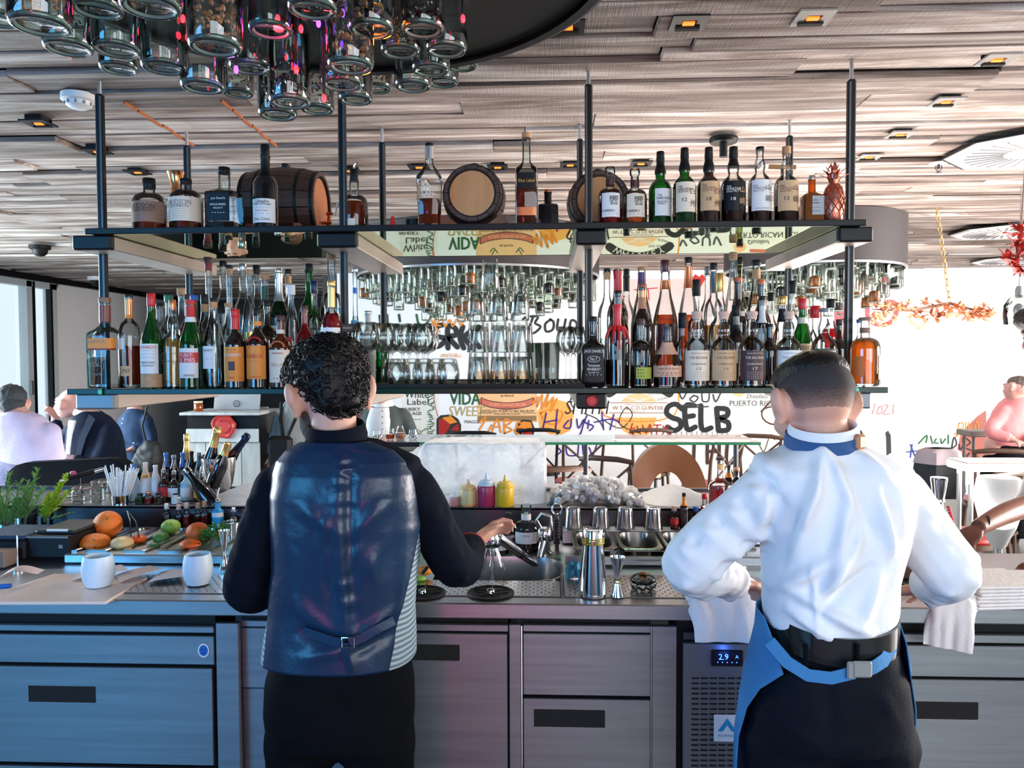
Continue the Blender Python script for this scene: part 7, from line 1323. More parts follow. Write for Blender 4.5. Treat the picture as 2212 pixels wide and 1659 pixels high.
# hanging flower bough and red blossoms, glass pendant
def blossom(t, c, s_, m_, rr_, name='blossom'):
    mb = MB(); R = Euler((rr_.uniform(-1,1), rr_.uniform(-1,1), rr_.uniform(0,6))).to_matrix()
    for k_ in range(5):
        a = k_*2*PI/5; leaf(mb, c, Vector(c)+R@Vector((math.cos(a)*s_, math.sin(a)*s_, s_*.35)), s_*.6, s_*.12)
    return obj(name, mb, m_, t)
coral, redf = mat('coral_petals',(.95,.38,.20),.5,0,.2,emit=None), mat('deep_red_petals',(.50,.03,.02),.4)
Yb = 5.2; A_, B_ = Wy(1884, 668, Yb), Wy(2150, 676, Yb); M_ = Wy(2052, 655, Yb); t = thing('flower_bough', 'hanging bough of coral orange blossoms on a chain at upper right', 'flowers'); obj('branch', MB().tube([A_, A_.lerp(M_,.5)+Vector((0,0,-.03)), M_, M_.lerp(B_,.5)+Vector((0,0,-.01)), B_], [.004,.008,.010,.007,.003], 8), mat('branch_bark',(.30,.18,.12),.8), t); rr = random.Random(31)
for i in range(84):
    u = rr.random(); c_ = A_.lerp(B_, u)+Vector((0, rr.uniform(-.05,.05), rr.gauss(-.01,.035)*(1.3-abs(u-.3)))); blossom(t, c_, rr.uniform(.034,.050), coral, rr)
C1 = Wz(2022, 570, ZC); C1 = Vector((Wy(2022,575,Yb).x, Yb, ZC)); n_ = 16
for i in range(n_):
    c_ = C1.lerp(M_, (i+.5)/n_); dd = (M_-C1).length/n_; dr = (M_-C1).normalized(); sd = dr.cross(Vector((0,1,0))).normalized() if i % 2 else Vector((0,1,0)); obj('chain_link', MB().tube([c_+dr*(dd*.62*math.cos(a))+sd*(.012*math.sin(a)) for a in [j*PI/5 for j in range(11)]], .003, 5), GOLD, t)
t = thing('red_blossom_spray', 'spray of deep red blossoms hanging at the right edge', 'flowers'); Yc = 3.6; pts = [(2200,498),(2188,510),(2205,520),(2195,530),(2180,560),(2168,560),(2200,555),(2210,540),(2192,575),(2212,585),(2196,590),(2205,500)]
for x, y_ in pts: blossom(t, Wy(x, y_, Yc), .050, redf, rr)
obj('branch', MB().tube([Vector((Wy(2215,480,Yc).x, Yc, ZC)), Wy(2205,500,Yc), Wy(2196,555,Yc), Wy(2205,598,Yc)], .004, 6).tube([Wy(2196,555,Yc), Wy(2168,560,Yc)], .003, 6), MATS['branch_bark'], t)
t = thing('glass_cloche_lamp', 'hanging clear glass bell lamp at the right edge', 'pendant lamp', tuple(Wy(2200, 700, 4.6))); obj('bell', MB().lathe([(.075,0),(.080,.05),(.076,.11),(.05,.15),(.015,.17),(.012,.19)], 24, cap=(False,True)), cleard, t); obj('fitting', MB().lathe([(.02,.15),(.02,.20),(.012,.22)], 14).tube([(0,0,.2),(0,0,ZC-Wy(2200,700,4.6).z)], .003, 5), greym, t); obj('bulb', MB().ell((0,0,.08),(.028,.028,.04),14,10), greym, t)

# ------------------------------------------------------------------ people
skin_m = mat('skin_light', (.62,.33,.24), .55, 0, .10, 12, .08, 90, sss=.08); skin_p = mat('skin_pink', (.68,.36,.30), .55, 0, .12, 10, .08, 90, sss=.08); skin_d = mat('skin_brown', (.17,.055,.03), .5, 0, .15, 10, .08, 90, sss=.05)
hairm = mat('black_hair', (.004,.0035,.0035), .45, 0, .4, 40, .3, 200, spec=.3); eyew = mat('eye_white',(.75,.73,.72),.3); iris_m = mat('dark_iris',(.03,.02,.015),.2)
def head(pr, c, R, s=1.0, jaw=1.0, ears=True):
    """c: centre of the skull; local +y is the face"""
    E = lambda p, r: pr.ell(Vector(c)+R@(Vector(p)*s), [q*s for q in r], 20, 14, R)
    E((0,-.012,.018),(.077,.096,.090)); E((0,.022,-.030),(.066,.072,.080)); E((0,.045,-.078),(.040*jaw,.040,.030)); E((0,.070,-.018),(.052,.026,.055)); E((0,.080,.028),(.056,.020,.018))
    E((0,.104,-.022),(.012,.018,.022)); E((0,.098,-.005),(.009,.012,.026)); E((0,.093,-.058),(.024,.012,.006)); E((0,.090,-.067),(.021,.012,.007)); E((-.042,.062,-.035),(.024,.030,.028)); E((.042,.062,-.035),(.024,.030,.028))
    if ears:
        for sg in (-1, 1): E((sg*.086,-.002,-.012),(.017,.024,.038)); E((sg*.101,-.016,.002),(.012,.020,.031)); E((sg*.088,.000,-.042),(.012,.013,.017))
def eyes(t, c, R, s=1.0):
    for sg in (-1, 1):
        p = Vector(c)+R@(Vector((sg*.031,.088,.006))*s); obj('eye', MB().ell(p, (.012*s,.008*s,.007*s), 12, 8, R), eyew, t); obj('iris', MB().ell(p+R@Vector((0,.007*s,0)), (.005*s,.003*s,.005*s), 10, 6, R), iris_m, t)
        obj('eyebrow', MB().tube([Vector(c)+R@(Vector((sg*x,y_,z))*s) for x, y_, z in ((.014,.100,.028),(.032,.098,.034),(.050,.084,.028))], [.003,.004,.002], 6), hairm, t)
def hand(pr, wr, d, nrm, s=1.0, curl=.5, side=1):
    """wrist, direction of the palm, palm normal (pointing out of the palm)"""
    d = Vector(d).normalized(); n_ = Vector(nrm); n_ = (n_-d*n_.dot(d)).normalized(); x = d.cross(n_)*side; wr = Vector(wr)
    M = Matrix((x, d, n_)).transposed(); pr.ell(wr+d*.045*s, (.040*s,.054*s,.015*s), 16, 10, M)
    for i, (fx, L_) in enumerate(((-.030,.062),(-.010,.072),(.011,.068),(.030,.054))):
        b = wr+d*(.082*s)+x*(fx*s); dd = (d+x*fx*3).normalized(); P = [wr+d*.05*s+x*(fx*.8*s), b]; a = 0
        for k_, ll in enumerate((.45,.32,.23)):
            a += curl*(.8 if k_ == 0 else 1.0); P.append(P[-1]+(dd*math.cos(a)+n_*math.sin(a))*L_*ll*s)
        pr.tube(P, [.009*s,.0095*s,.0088*s,.0080*s,.0066*s], 8)
    P = [wr+d*.02*s-x*.022*s, wr+d*.045*s-x*.048*s+n_*.01*s, wr+d*.068*s-x*.058*s+n_*.024*s, wr+d*.090*s-x*.052*s+n_*.034*s]; pr.tube(P, [.014*s,.011*s,.0095*s,.007*s], 8)
def torso(pr, rings, n=2.4, seg=32):
    rs = []
    for c, a, b in rings:
        rs.append([(c[0]+a*math.cos(t_)/((abs(math.cos(t_))**n+abs(math.sin(t_))**n)**(1/n)), c[1]+b*math.sin(t_)/((abs(math.cos(t_))**n+abs(math.sin(t_))**n)**(1/n)), c[2]) for t_ in [2*PI*(j+.5)/seg for j in range(seg)]])
    return pr.rings(rs)
def limb(pr, P, r, seg=14): # smooth tapered limb through joints
    Q, rr_ = [], []
    P = [Vector(p) for p in P]
    for i in range(len(P)-1):
        a, b, c, d = P[max(i-1,0)], P[i], P[i+1], P[min(i+2,len(P)-1)]
        for k_ in range(5):
            t_ = k_/5; Q.append(.5*((2*b)+(c-a)*t_+(2*a-5*b+4*c-d)*t_*t_+(3*b-a-3*c+d)*t_**3)); rr_.append(r[i]+(r[i+1]-r[i])*t_)
    Q.append(P[-1]); rr_.append(r[-1]); pr.tube(Q, rr_, seg); pr.ell(P[0], (r[0],)*3, 12, 8)
def folds(me, segs, noise_amp=.003, nscale=9, seed=0, flat=False):
    """cloth folds: ridges and valleys along given 3-D line segments"""
    S = [(np.array(a), np.array(b), amp, wd) for a, b, amp, wd in segs]
    def fn(co, nr):
        d = np.zeros(len(co))
        for a, b, amp, wd in S:
            ab = b-a; t_ = np.clip(((co-a)@ab)/(ab@ab), 0, 1) if not flat else np.clip(((co-a)[:, [0, 2]]@ab[[0, 2]])/(ab[[0, 2]]@ab[[0, 2]]), 0, 1); df = co-(a+t_[:, None]*ab)
            if flat: df = df*np.array([1, np.where(False, 1, .0), 1]) + np.stack([0*df[:,0], np.where(co[:,1] > .03, 1.0, 0), 0*df[:,0]], 1)
            q = np.linalg.norm(df, axis=1); d += amp*np.exp(-(q/wd)**2)*np.sin(np.pi*np.clip(t_*.9+.05, 0, 1))**.5
        if noise_amp:
            d += np.array([noise.noise(Vector((c[0]*nscale+seed, c[1]*nscale, c[2]*nscale*.6)))*noise_amp for c in co])
        return d
    displace(me, fn)
shoe_m = mat('black_shoe',(.01,.01,.01),.3)
def shoes(t, feet):
    for (x, y) in feet: obj('shoe', MB().rings([[(x+hw_*math.cos(a), y+dy+(.02)*0+hw_*.6*math.sin(a), z) for a in [2*PI*j/16 for j in range(16)]] for hw_, dy, z in ((.045,.06,.001),(.048,.06,.02),(.045,.04,.05),(.040,.0,.09))]), shoe_m, t)

# --- bartender in blue waistcoat ------------------------------------------
YB = 1.86
def q1(px, py, dy=0): return Wy(px, py, YB+dy)
kb = pm(740, YB)
T1 = thing('person', 'person in blue satin waistcoat and dark shirt with curly black hair at the tap', 'person', (q1(740, 1500).x, YB, 0)); org = T1.location.copy()
def L1(v): return Vector(v)-org
def ringpx(rows, dyb=0, grow=0): # rows: py, left px, right px, half depth, y shift
    return [((L1(q1((l+r)/2, py)).x, dy, L1(q1((l+r)/2, py, -dp*.9)).z), (r-l)/2*kb+grow, dp+grow) for py, l, r, dp, dy in rows]
hc = L1(q1(712, 848, .03)); HR = Euler((-.30, -.08, .62)).to_matrix()
pr = MB(); head(pr, hc, HR, 1.04); pr.tube([L1(q1(728, 985, .0)), L1(q1(722, 930, .0)), hc+Vector((.012,-.018,-.03))], [.062,.056,.056], 16)
body_rows = [(1470,615,862,.090,0),(1400,615,865,.095,0),(1300,620,872,.100,0),(1200,622,880,.110,0),(1100,618,888,.118,0),(1040,598,902,.112,0),(1005,606,896,.098,0),(978,640,850,.085,0),(955,675,800,.068,0)]
torso(pr, ringpx(body_rows)[:])
sL, eL, wL = L1(q1(600, 1058)), L1(q1(532, 1268, .02)), L1(q1(590, 1268, .30)); sR, eR, wR = L1(q1(896, 1062)), L1(q1(985, 1222, .10)), L1(q1(1020, 1178, .42))
limb(pr, [sL, eL, wL], [.042,.036,.026]); limb(pr, [sR, eR, wR], [.042,.036,.026]); hand(pr, wL, (.35,.7,-.3), (.2,-.2,-1), 1, .5, -1)
hand(pr, wR, (.45,.35,.30), (.8,-.2,-.3), 1.05, .45, 1)
hipL, hipR = L1(q1(655, 1560)), L1(q1(812, 1560)); fl = ((hipL.x-.03, .0), (hipR.x+.03, .0))
for hp, (fx, fy) in zip((hipL, hipR), fl): limb(pr, [hp, (fx, .02, .50), (fx, -.01, .08)], [.085,.055,.040])
put('body', fuse(pr, .009, 3), skin_m, T1)
for px_, cm in ((0,0),): eyes(T1, hc, HR, 1.04)
# beard
pr = MB()
for p, r in (((0,.052,-.082),(.046,.042,.032)),((-.052,.030,-.062),(.022,.036,.042)),((.052,.030,-.062),(.022,.036,.042)),((-.070,.012,-.02),(.010,.018,.040)),((.070,.012,-.02),(.010,.018,.040)),((0,.094,-.046),(.028,.012,.006))): pr.ell(hc+HR@(Vector(p)*1.04), [q*1.06 for q in r], 16, 10, HR)
me = fuse(pr, .006, 2); displace(me, lambda co, nr: np.array([noise.noise(Vector(c)*90)*.002 for c in co])); put('beard', me, mat('stubble_beard',(.05,.028,.022),.8,0,.4,80,.6,300), T1)
# hair: shaped cap + curls
pr = MB()
for p, r in (((0,-.025,.045),(.088,.098,.085)),((0,.035,.070),(.080,.070,.052)),((-.03,.072,.068),(.052,.048,.042)),((0,-.060,-.005),(.070,.058,.070)),((.03,.06,.078),(.05,.05,.036)),((0,0,.085),(.080,.08,.040))): pr.ell(hc+HR@(Vector(p)*1.04), [q*1.05 for q in r], 20, 14, HR)
me = fuse(pr, .008, 2); displace(me, lambda co, nr: np.array([noise.noise(Vector(c)*48)*.007+noise.noise(Vector(c)*110)*.003 for c in co]))
ho = put('hair', me, hairm, T1); vs = [(v.co.copy(), v.normal.copy()) for v in me.vertices]; rr = random.Random(2); mb = MB()
for i in range(900):
    c_, n_ = rr.choice(vs); r_ = rr.uniform(.006,.012); u = n_.cross(Vector((rr.uniform(-1,1), rr.uniform(-1,1), rr.uniform(-1,1)))).normalized(); w_ = n_.cross(u); a0 = rr.uniform(0, 6)
    mb.tube([c_+n_*(.001+.0016*k_)+u*(r_*math.cos(a0+k_*.9))+w_*(r_*math.sin(a0+k_*.9)) for k_ in range(6)], [.0018,.002,.002,.0018,.0015,.0006], 4, cap=False)
o = obj('curls', mb, hairm, ho); o['kind'] = 'stuff'
# shirt
nav = mat('dark_navy_shirt', (.004,.006,.012), .8, 0, .4, 300, .2, 200, spec=.06); pr = MB(); torso(pr, ringpx(body_rows[1:], 0, .010)); limb(pr, [sL, eL, wL+(eL-wL)*.1], [.063,.056,.048]); limb(pr, [sR, eR, wR+(eR-wR)*.16], [.062,.057,.048])
pr.tube([L1(q1(728, 975)), L1(q1(730, 940, -.005))], [.085,.068], 20)
me = fuse(pr, .009, 3); fs = []
for S_, E_ in ((sL, eL), (sR, eR)):
    for k_ in range(7):
        c_ = S_.lerp(E_, .15+k_*.13); fs.append((c_+Vector((-.06,-.05,.02*(-1)**k_)), c_+Vector((.06,-.04,-.02*(-1)**k_)), .010*(-1)**k_, .014))
for k_ in range(5): fs.append((eR.lerp(wR, k_*.2)+Vector((-.04,-.05,.05)), eR.lerp(wR, k_*.2)+Vector((.05,-.04,-.05)), .009*(-1)**k_, .012))
folds(me, fs, .006, 14); so = put('shirt', me, nav, T1)
obj('collar', MB().lathe([(.074,0),(.075,.012),(.070,.036),(.066,.042),(.064,.036),(.066,.0)], 32, tuple(L1(q1(728, 950, -.004))), R=Euler((.18,.0,0)).to_matrix(), cap=(False,False)), nav, so)
for w_, e_ in ((wR, eR), (wL, eL)): c_ = w_+(e_-w_)*.16; obj('cuff', MB().tube([c_, c_+(w_-e_)*.04], [.047,.045], 16), mat('red_cuff_lining',(.40,.02,.03),.7), so)
# waistcoat: separate back panel and knitted side panels
vr = [(1452,582,889,.128,0),(1400,588,889,.122,0),(1340,598,888,.118,0),(1250,606,896,.122,0),(1150,603,906,.128,0),(1080,601,904,.127,0),(1030,606,898,.116,0),(1000,612,888,.104,0),(975,630,862,.092,0),(955,664,812,.078,.0)]
def vest(a_lo, a_hi, lower, off, name, m_, seg=80):
    rs = []
    for i, (py, l, r, dp, dy) in enumerate(vr[:lower]):
        x0, x1 = L1(q1(l, py)).x, L1(q1(r, py)).x; z = L1(q1(740, py, -dp*.9)).z; cx, a_ = (x0+x1)/2, (x1-x0)/2+off; al, ah = a_lo(i), a_hi(i); q = []
        for j in range(seg+1):
            t_ = al+(ah-al)*j/seg; n_ = 2.6; kk = 1/((abs(math.cos(t_))**n_+abs(math.sin(t_))**n_)**(1/n_)); q.append(Vector((cx+a_*kk*math.cos(t_), dy+(dp+off)*kk*math.sin(t_), z)))
        rs.append(q)
    # densify vertically
    out = []
    for i in range(len(rs)-1):
        for k_ in range(10): out.append([a.lerp(b, k_/10) for a, b in zip(rs[i], rs[i+1])])
    out.append(rs[-1]); return out
def vobj(name, rs, m_, fs, na=.003, sd=0, thick=.004, par=None):
    mb = MB().rings(rs, (False, False), closed=False); me = mb.mesh(name); folds(me, fs, na, 12, sd, bool(fs)); o = put(name, me, m_, par or T1); md = o.modifiers.new('s', 'SOLIDIFY'); md.thickness = thick; md.offset = -1; return o
satin = mat('blue_satin', (.006,.024,.060), .32, 0, .5, 5, .25, 22, spec=.4); bk = -PI/2
P_ = lambda x, y: (L1(q1(x, y, -.125)))
vf = [(P_(735,1000), P_(748,1360), .012, .016),(P_(752,1010), P_(765,1340), -.009, .014),(P_(715,1060), P_(700,1300), .006, .020)]
rv = random.Random(12)
for k_ in range(22):
    y_ = 985+k_*17+rv.uniform(-7,7); x_ = 742+k_*.5+rv.uniform(-7,7); vf.append((P_(x_-rv.uniform(8,22), y_+rv.uniform(-6,6)), P_(x_+rv.uniform(6,24), y_+rv.uniform(-7,7)), rv.uniform(-.0055,.0055), rv.uniform(.005,.009)))
for k_ in range(10): x_, y_ = rv.uniform(640,850), rv.uniform(1050,1420); vf.append((P_(x_,y_), P_(x_+rv.uniform(-40,40),y_+rv.uniform(30,90)), rv.uniform(-.007,.007), rv.uniform(.010,.018)))
vf += [(P_(650,1090), P_(720,1140), .010,.02),(P_(830,1090), P_(770,1150), .010,.02),(P_(640,1300), P_(720,1370), .008,.018),(P_(850,1320), P_(770,1385), .010,.016),(P_(650,1360), P_(735,1385), -.012,.016),(P_(840,1375), P_(765,1410), -.009,.014),(P_(660,1420), P_(740,1400), .008,.014),(P_(625,1180), P_(640,1340), .006,.03),(P_(870,1180), P_(850,1330), .006,.03)]
backp = vest(lambda i: bk-[.88,.92,1.0,1.12,1.28,1.22,1.12,1.05,1.0,.95][i], lambda i: bk+[.78,.84,.90,1.05,1.30,1.22,1.12,1.05,1.0,.95][i], 10, .012, 'back_panel', satin)
vf = [(a, b, c_*.9, d_) for a, b, c_, d_ in vf]; vo = vobj('waistcoat', backp, satin, vf, .005)
knit = mat('striped_knit', (.25,.33,.37), .9, 0, .2, 20, .3, 120)
def knitmat():
    m, n, o = _new('ribbed_grey_knit'); L = n.links.new; p = n.nodes.new('ShaderNodeBsdfPrincipled'); L(p.outputs[0], o.inputs[0]); p.inputs['Roughness'].default_value = .9
    t_ = n.nodes.new('ShaderNodeTexCoord'); wv = n.nodes.new('ShaderNodeTexWave'); wv.bands_direction = 'Z'; wv.inputs['Scale'].default_value = 24; wv.inputs['Distortion'].default_value = 1.2; L(t_.outputs['Object'], wv.inputs['Vector'])
    r = n.nodes.new('ShaderNodeValToRGB'); e = r.color_ramp.elements; e[0].color = (.10,.16,.20,1); e[1].color = (.42,.50,.54,1); L(wv.outputs['Fac'], r.inputs[0]); L(r.outputs[0], p.inputs['Base Color']); b = n.nodes.new('ShaderNodeBump'); b.inputs['Strength'].default_value = .6; b.inputs['Distance'].default_value = .003; L(wv.outputs['Fac'], b.inputs['Height']); L(b.outputs[0], p.inputs['Normal']); return m
kn = knitmat()
vobj('knit_front', vest(lambda i: bk+[.70,.76,.82,.95,1.15,1.12,1.05,1.0,1,1][i], lambda i: 2*PI+bk-[.80,.84,.92,1.02,1.2,1.15,1.05,1.0,1,1][i], 6, .008, 'k', kn), kn, [], .003, 4, .005, vo)
def strap(pts, w_, th, m_, name, par): # flat band through points on the back
    rs = []
    for i, p in enumerate(pts):
        d_ = (pts[min(i+1,len(pts)-1)]-pts[max(i-1,0)]).normalized(); u = Vector((0,-1,0)).cross(d_).normalized()*w_/2; f_ = Vector((0,-th,0)); rs.append([p+u, p+u+f_, p-u+f_, p-u])
    return obj(name, MB().rings(rs), m_, par)
bp_ = lambda x, y, d=-.146: L1(q1(x, y, d))
strap([bp_(852,1340,-.125), bp_(820,1356,-.138), bp_(785,1376,-.146), bp_(755,1388,-.150)], .020, .003, satin, 'waist_strap', vo); strap([bp_(655,1362,-.128), bp_(690,1374,-.140), bp_(720,1384,-.146), bp_(744,1388,-.150)], .020, .003, satin, 'waist_strap', vo); strap([bp_(745,1388,-.152), bp_(746,1412,-.152), bp_(750,1432,-.148), bp_(757,1455,-.144)], .018, .003, satin, 'strap_tail', vo)
c_ = bp_(752,1388,-.158); obj('buckle', MB().tube([c_+Vector((x,0,z)) for x, z in ((-.014,-.011),(-.014,.011),(.014,.011),(.014,-.011),(-.014,-.011))], .002, 8), chrome, vo)
# trousers
trm = mat('black_trousers', (.0035,.004,.0055), .8, 0, .3, 20, .15, 150, spec=.06)
def trousers(T, rows, conv, hipsp, feet, rad, m_, fs, seed=0):
    pr = MB(); torso(pr, rows)
    for hp, (fx, fy) in zip(hipsp, feet): limb(pr, [hp, (hp.x*.5+fx*.5, .0, .55), (fx, fy, .06)], rad)
    me = fuse(pr, .012, 4); folds(me, fs, .005, 8, seed); return put('trousers', me, m_, T)
tro = [(1640,580,895,.125,0),(1580,572,898,.130,0),(1510,576,894,.128,0),(1460,588,886,.118,0),(1420,600,878,.108,0)]
trousers(T1, ringpx(tro), q1, (L1(q1(655,1600)), L1(q1(815,1600))), fl, [.100,.078,.060], trm, [(L1(q1(600,1520,-.12)), L1(q1(690,1545,-.13)), .006,.012),(L1(q1(595,1600,-.1)), L1(q1(680,1580,-.13)), .006,.014),(L1(q1(735,1480,-.13)), L1(q1(738,1640,-.10)), -.012,.012),(L1(q1(880,1500,-.11)), L1(q1(810,1530,-.13)), .006,.012)])
shoes(T1, fl)

# --- bartender in white shirt ---------------------------------------------
YW = 1.74
def q2(px, py, dy=0): return Wy(px, py, YW+dy)
kw = pm(1780, YW); T2 = thing('person', 'person in white shirt and blue apron with short faded black hair, back to camera', 'person', (q2(1785, 1500).x, YW, 0)); org2 = T2.location.copy()
def L2(v): return Vector(v)-org2
def ring2(rows, grow=0): return [((L2(q2((l+r)/2, py)).x, dy, L2(q2((l+r)/2, py, -dp*.9)).z), (r-l)/2*kw+grow, dp+grow) for py, l, r, dp, dy in rows]
hc2 = L2(q2(1757, 872, .03)); HR2 = Euler((-.34, .05, .22)).to_matrix(); pr = MB(); head(pr, hc2, HR2, .99); pr.tube([L2(q2(1780, 1005)), L2(q2(1778, 950, .0)), hc2+Vector((.004,-.015,-.03))], [.066,.060,.058], 16)
brow = [(1470,1680,1905,.090,0),(1390,1680,1905,.085,0),(1300,1685,1900,.080,0),(1200,1690,1915,.085,0),(1100,1685,1915,.088,0),(1050,1680,1915,.080,0),(1020,1690,1900,.07,0),(995,1710,1870,.06,0),(975,1740,1830,.05,0)]
torso(pr, ring2(brow)); s2L, e2L, w2L = L2(q2(1655,1072)), L2(q2(1490,1222,.06)), L2(q2(1600,1262,.30)); s2R, e2R, w2R = L2(q2(1938,1072)), L2(q2(2048,1232,.05)), L2(q2(2000,1272,.30))
limb(pr, [s2L, e2L, w2L], [.038,.032,.026]); limb(pr, [s2R, e2R, w2R], [.038,.032,.026]); hand(pr, w2L, (.6,.6,-.25), (0,-.2,-1), 1, .5, -1); hand(pr, w2R, (-.5,.6,-.25), (0,-.2,-1), 1, .5, 1)
h2L, h2R = L2(q2(1712,1570)), L2(q2(1872,1570)); fl2 = ((h2L.x-.03,0),(h2R.x+.03,0))
for hp, (fx, fy) in zip((h2L, h2R), fl2): limb(pr, [hp, (fx,.02,.50), (fx,-.01,.08)], [.085,.055,.040])
put('body', fuse(pr, .009, 3), skin_m, T2); eyes(T2, hc2, HR2, .99)
pr = MB()
for p, r in (((0,-.010,.064),(.077,.090,.054)),((0,.03,.070),(.072,.066,.048)),((0,-.040,.066),(.064,.056,.040))): pr.ell(hc2+HR2@Vector(p), r, 24, 16, HR2)
me = fuse(pr, .006, 2); displace(me, lambda co, nr: np.array([noise.noise(Vector(c)*120)*.0018 for c in co])); ho2 = put('hair', me, hairm, T2)
pr = MB(); pr.ell(hc2+HR2@Vector((0,-.014,.020)), (.0785,.0975,.082), 28, 20, HR2); me = pr.mesh('fade', True)
def fademat():
    m, n, o = _new('shaved_fade'); L = n.links.new; p = n.nodes.new('ShaderNodeBsdfPrincipled'); p.inputs['Roughness'].default_value = .8; tr = n.nodes.new('ShaderNodeBsdfTransparent'); ms = n.nodes.new('ShaderNodeMixShader'); L(ms.outputs[0], o.inputs[0]); L(tr.outputs[0], ms.inputs[1]); L(p.outputs[0], ms.inputs[2]); p.inputs['Base Color'].default_value = (.03,.024,.026,1)
    t_ = n.nodes.new('ShaderNodeTexCoord'); sp = n.nodes.new('ShaderNodeSeparateXYZ'); L(t_.outputs['Object'], sp.inputs[0]); mr_ = n.nodes.new('ShaderNodeMapRange'); z0 = hc2.z-.028; mr_.inputs[1].default_value = z0; mr_.inputs[2].default_value = z0+.085; L(sp.outputs['Z'], mr_.inputs[0])
    nz = n.nodes.new('ShaderNodeTexNoise'); nz.inputs['Scale'].default_value = 260; L(t_.outputs['Object'], nz.inputs['Vector']); mu = n.nodes.new('ShaderNodeMath'); mu.operation = 'MULTIPLY'; L(mr_.outputs[0], mu.inputs[0]); ad = n.nodes.new('ShaderNodeMath'); ad.operation = 'ADD'; ad.inputs[1].default_value = .5; L(nz.outputs['Fac'], ad.inputs[0]); L(ad.outputs[0], mu.inputs[1]); mu.use_clamp = True; L(mu.outputs[0], ms.inputs[0]); return m
put('shaved_fade', me, fademat(), T2)['label'] = 'short shaved hair fading into the neck'
obj('glasses', MB().tube([hc2+HR2@Vector(v) for v in ((-.084,-.02,.012),(-.084,.04,.012),(-.075,.10,.006))], .0022, 6).tube([hc2+HR2@Vector(v) for v in ((.084,-.02,.012),(.084,.04,.012),(.075,.10,.006))], .0022, 6).tube([hc2+HR2@Vector((-.040+.030*math.cos(a),.108,.0+.022*math.sin(a))) for a in [i*PI/8 for i in range(17)]], .0018, 6).tube([hc2+HR2@Vector((.040+.030*math.cos(a),.108,.0+.022*math.sin(a))) for a in [i*PI/8 for i in range(17)]], .0018, 6), mat('glasses_frame',(.25,.06,.02),.4), T2)
wsh = mat('white_shirt', (.80,.82,.84), .75, 0, .05, 10, .12, 160); pr = MB()
srow = [(1392,1664,1916,.114,0),(1376,1650,1926,.125,0),(1340,1648,1930,.128,0),(1280,1650,1930,.124,0),(1200,1648,1952,.128,0),(1120,1640,1962,.130,0),(1060,1618,1976,.120,0),(1022,1622,1962,.108,0),(996,1660,1922,.092,0),(970,1706,1858,.080,0)]
torso(pr, ring2(srow)); limb(pr, [s2L, s2L.lerp(e2L,.5)+Vector((0,0,.006)), e2L, e2L.lerp(w2L,.55), w2L.lerp(e2L,.15)], [.068,.070,.066,.056,.044]); limb(pr, [s2R, s2R.lerp(e2R,.5), e2R, e2R.lerp(w2R,.55), w2R.lerp(e2R,.15)], [.066,.070,.066,.056,.044]); me = fuse(pr, .0055, 5)
S2 = lambda x, y, d=-.125: L2(q2(x, y, d)); fs = []
for (a, b, amp, wd) in (((1790,985),(1745,1130),.010,.012),((1800,985),(1860,1130),.011,.012),((1830,1040),(1880,1160),-.010,.014),((1770,1060),(1715,1200),.010,.014),((1740,1100),(1700,1230),-.010,.013),((1830,1080),(1800,1260),.010,.014),((1860,1150),(1780,1290),.011,.014),((1800,1200),(1700,1290),.010,.014),((1700,1180),(1660,1290),-.008,.012),((1900,1080),(1930,1190),.011,.014),((1925,1060),(1945,1160),-.010,.012),((1880,1230),(1770,1320),-.010,.012),((1730,1290),(1880,1370),.010,.013),((1720,1330),(1800,1380),.009,.011),((1900,1250),(1860,1340),.009,.014),((1690,1060),(1660,1150),.010,.014),((1660,1020),(1700,1100),-.009,.013),((1880,990),(1930,1040),.007,.012),((1700,1000),(1660,1040),.007,.012),((1760,1230),(1770,1380),.004,.005)):
    fs.append((S2(*a), S2(*b), amp*1.9, wd*1.0))
NB2 = len(fs)
for S_, E_, W_ in ((s2L, e2L, w2L), (s2R, e2R, w2R)):
    for k_ in range(7):
        c_ = S_.lerp(E_, .08+k_*.14); fs.append((c_+Vector((-.05,-.06,.05)), c_+Vector((.05,-.05,-.03)), .013*(-1)**k_, .014))
    for k_ in range(5):
        c_ = E_.lerp(W_, k_*.2); fs.append((c_+Vector((-.03,-.05,-.05)), c_+Vector((.04,-.05,.05)), .012*(-1)**k_, .013))
folds(me, fs[:NB2], .006, 13, 3, True); folds(me, fs[NB2:], 0); s2o = put('shirt', me, wsh, T2)
cc = L2(q2(1778, 961, -.004)); tilt = Euler((.22,-.08,0)).to_matrix(); obj('collar', MB().lathe([(.078,0),(.079,.012),(.073,.044),(.069,.050),(.067,.044),(.070,.0)], 36, tuple(cc), R=tilt, cap=(False,False)), wsh, s2o)
aprb = mat('blue_apron', (.035,.19,.42), .8, 0, .15, 12, .2, 200); obj('apron_neck_strap', MB().lathe([(.0805,.002),(.084,.004),(.080,.030),(.0775,.031)], 36, tuple(cc), R=tilt, cap=(False,False)), mat('apron_strap_blue',(.015,.075,.22),.7), T2); obj('strap_clasp', MB().bbox(cc+Vector((.055,-.062,.014)), (.034,.016,.034), .006, R=Euler((0,0,.7)).to_matrix()), mat('tan_leather',(.40,.18,.08),.5), T2)
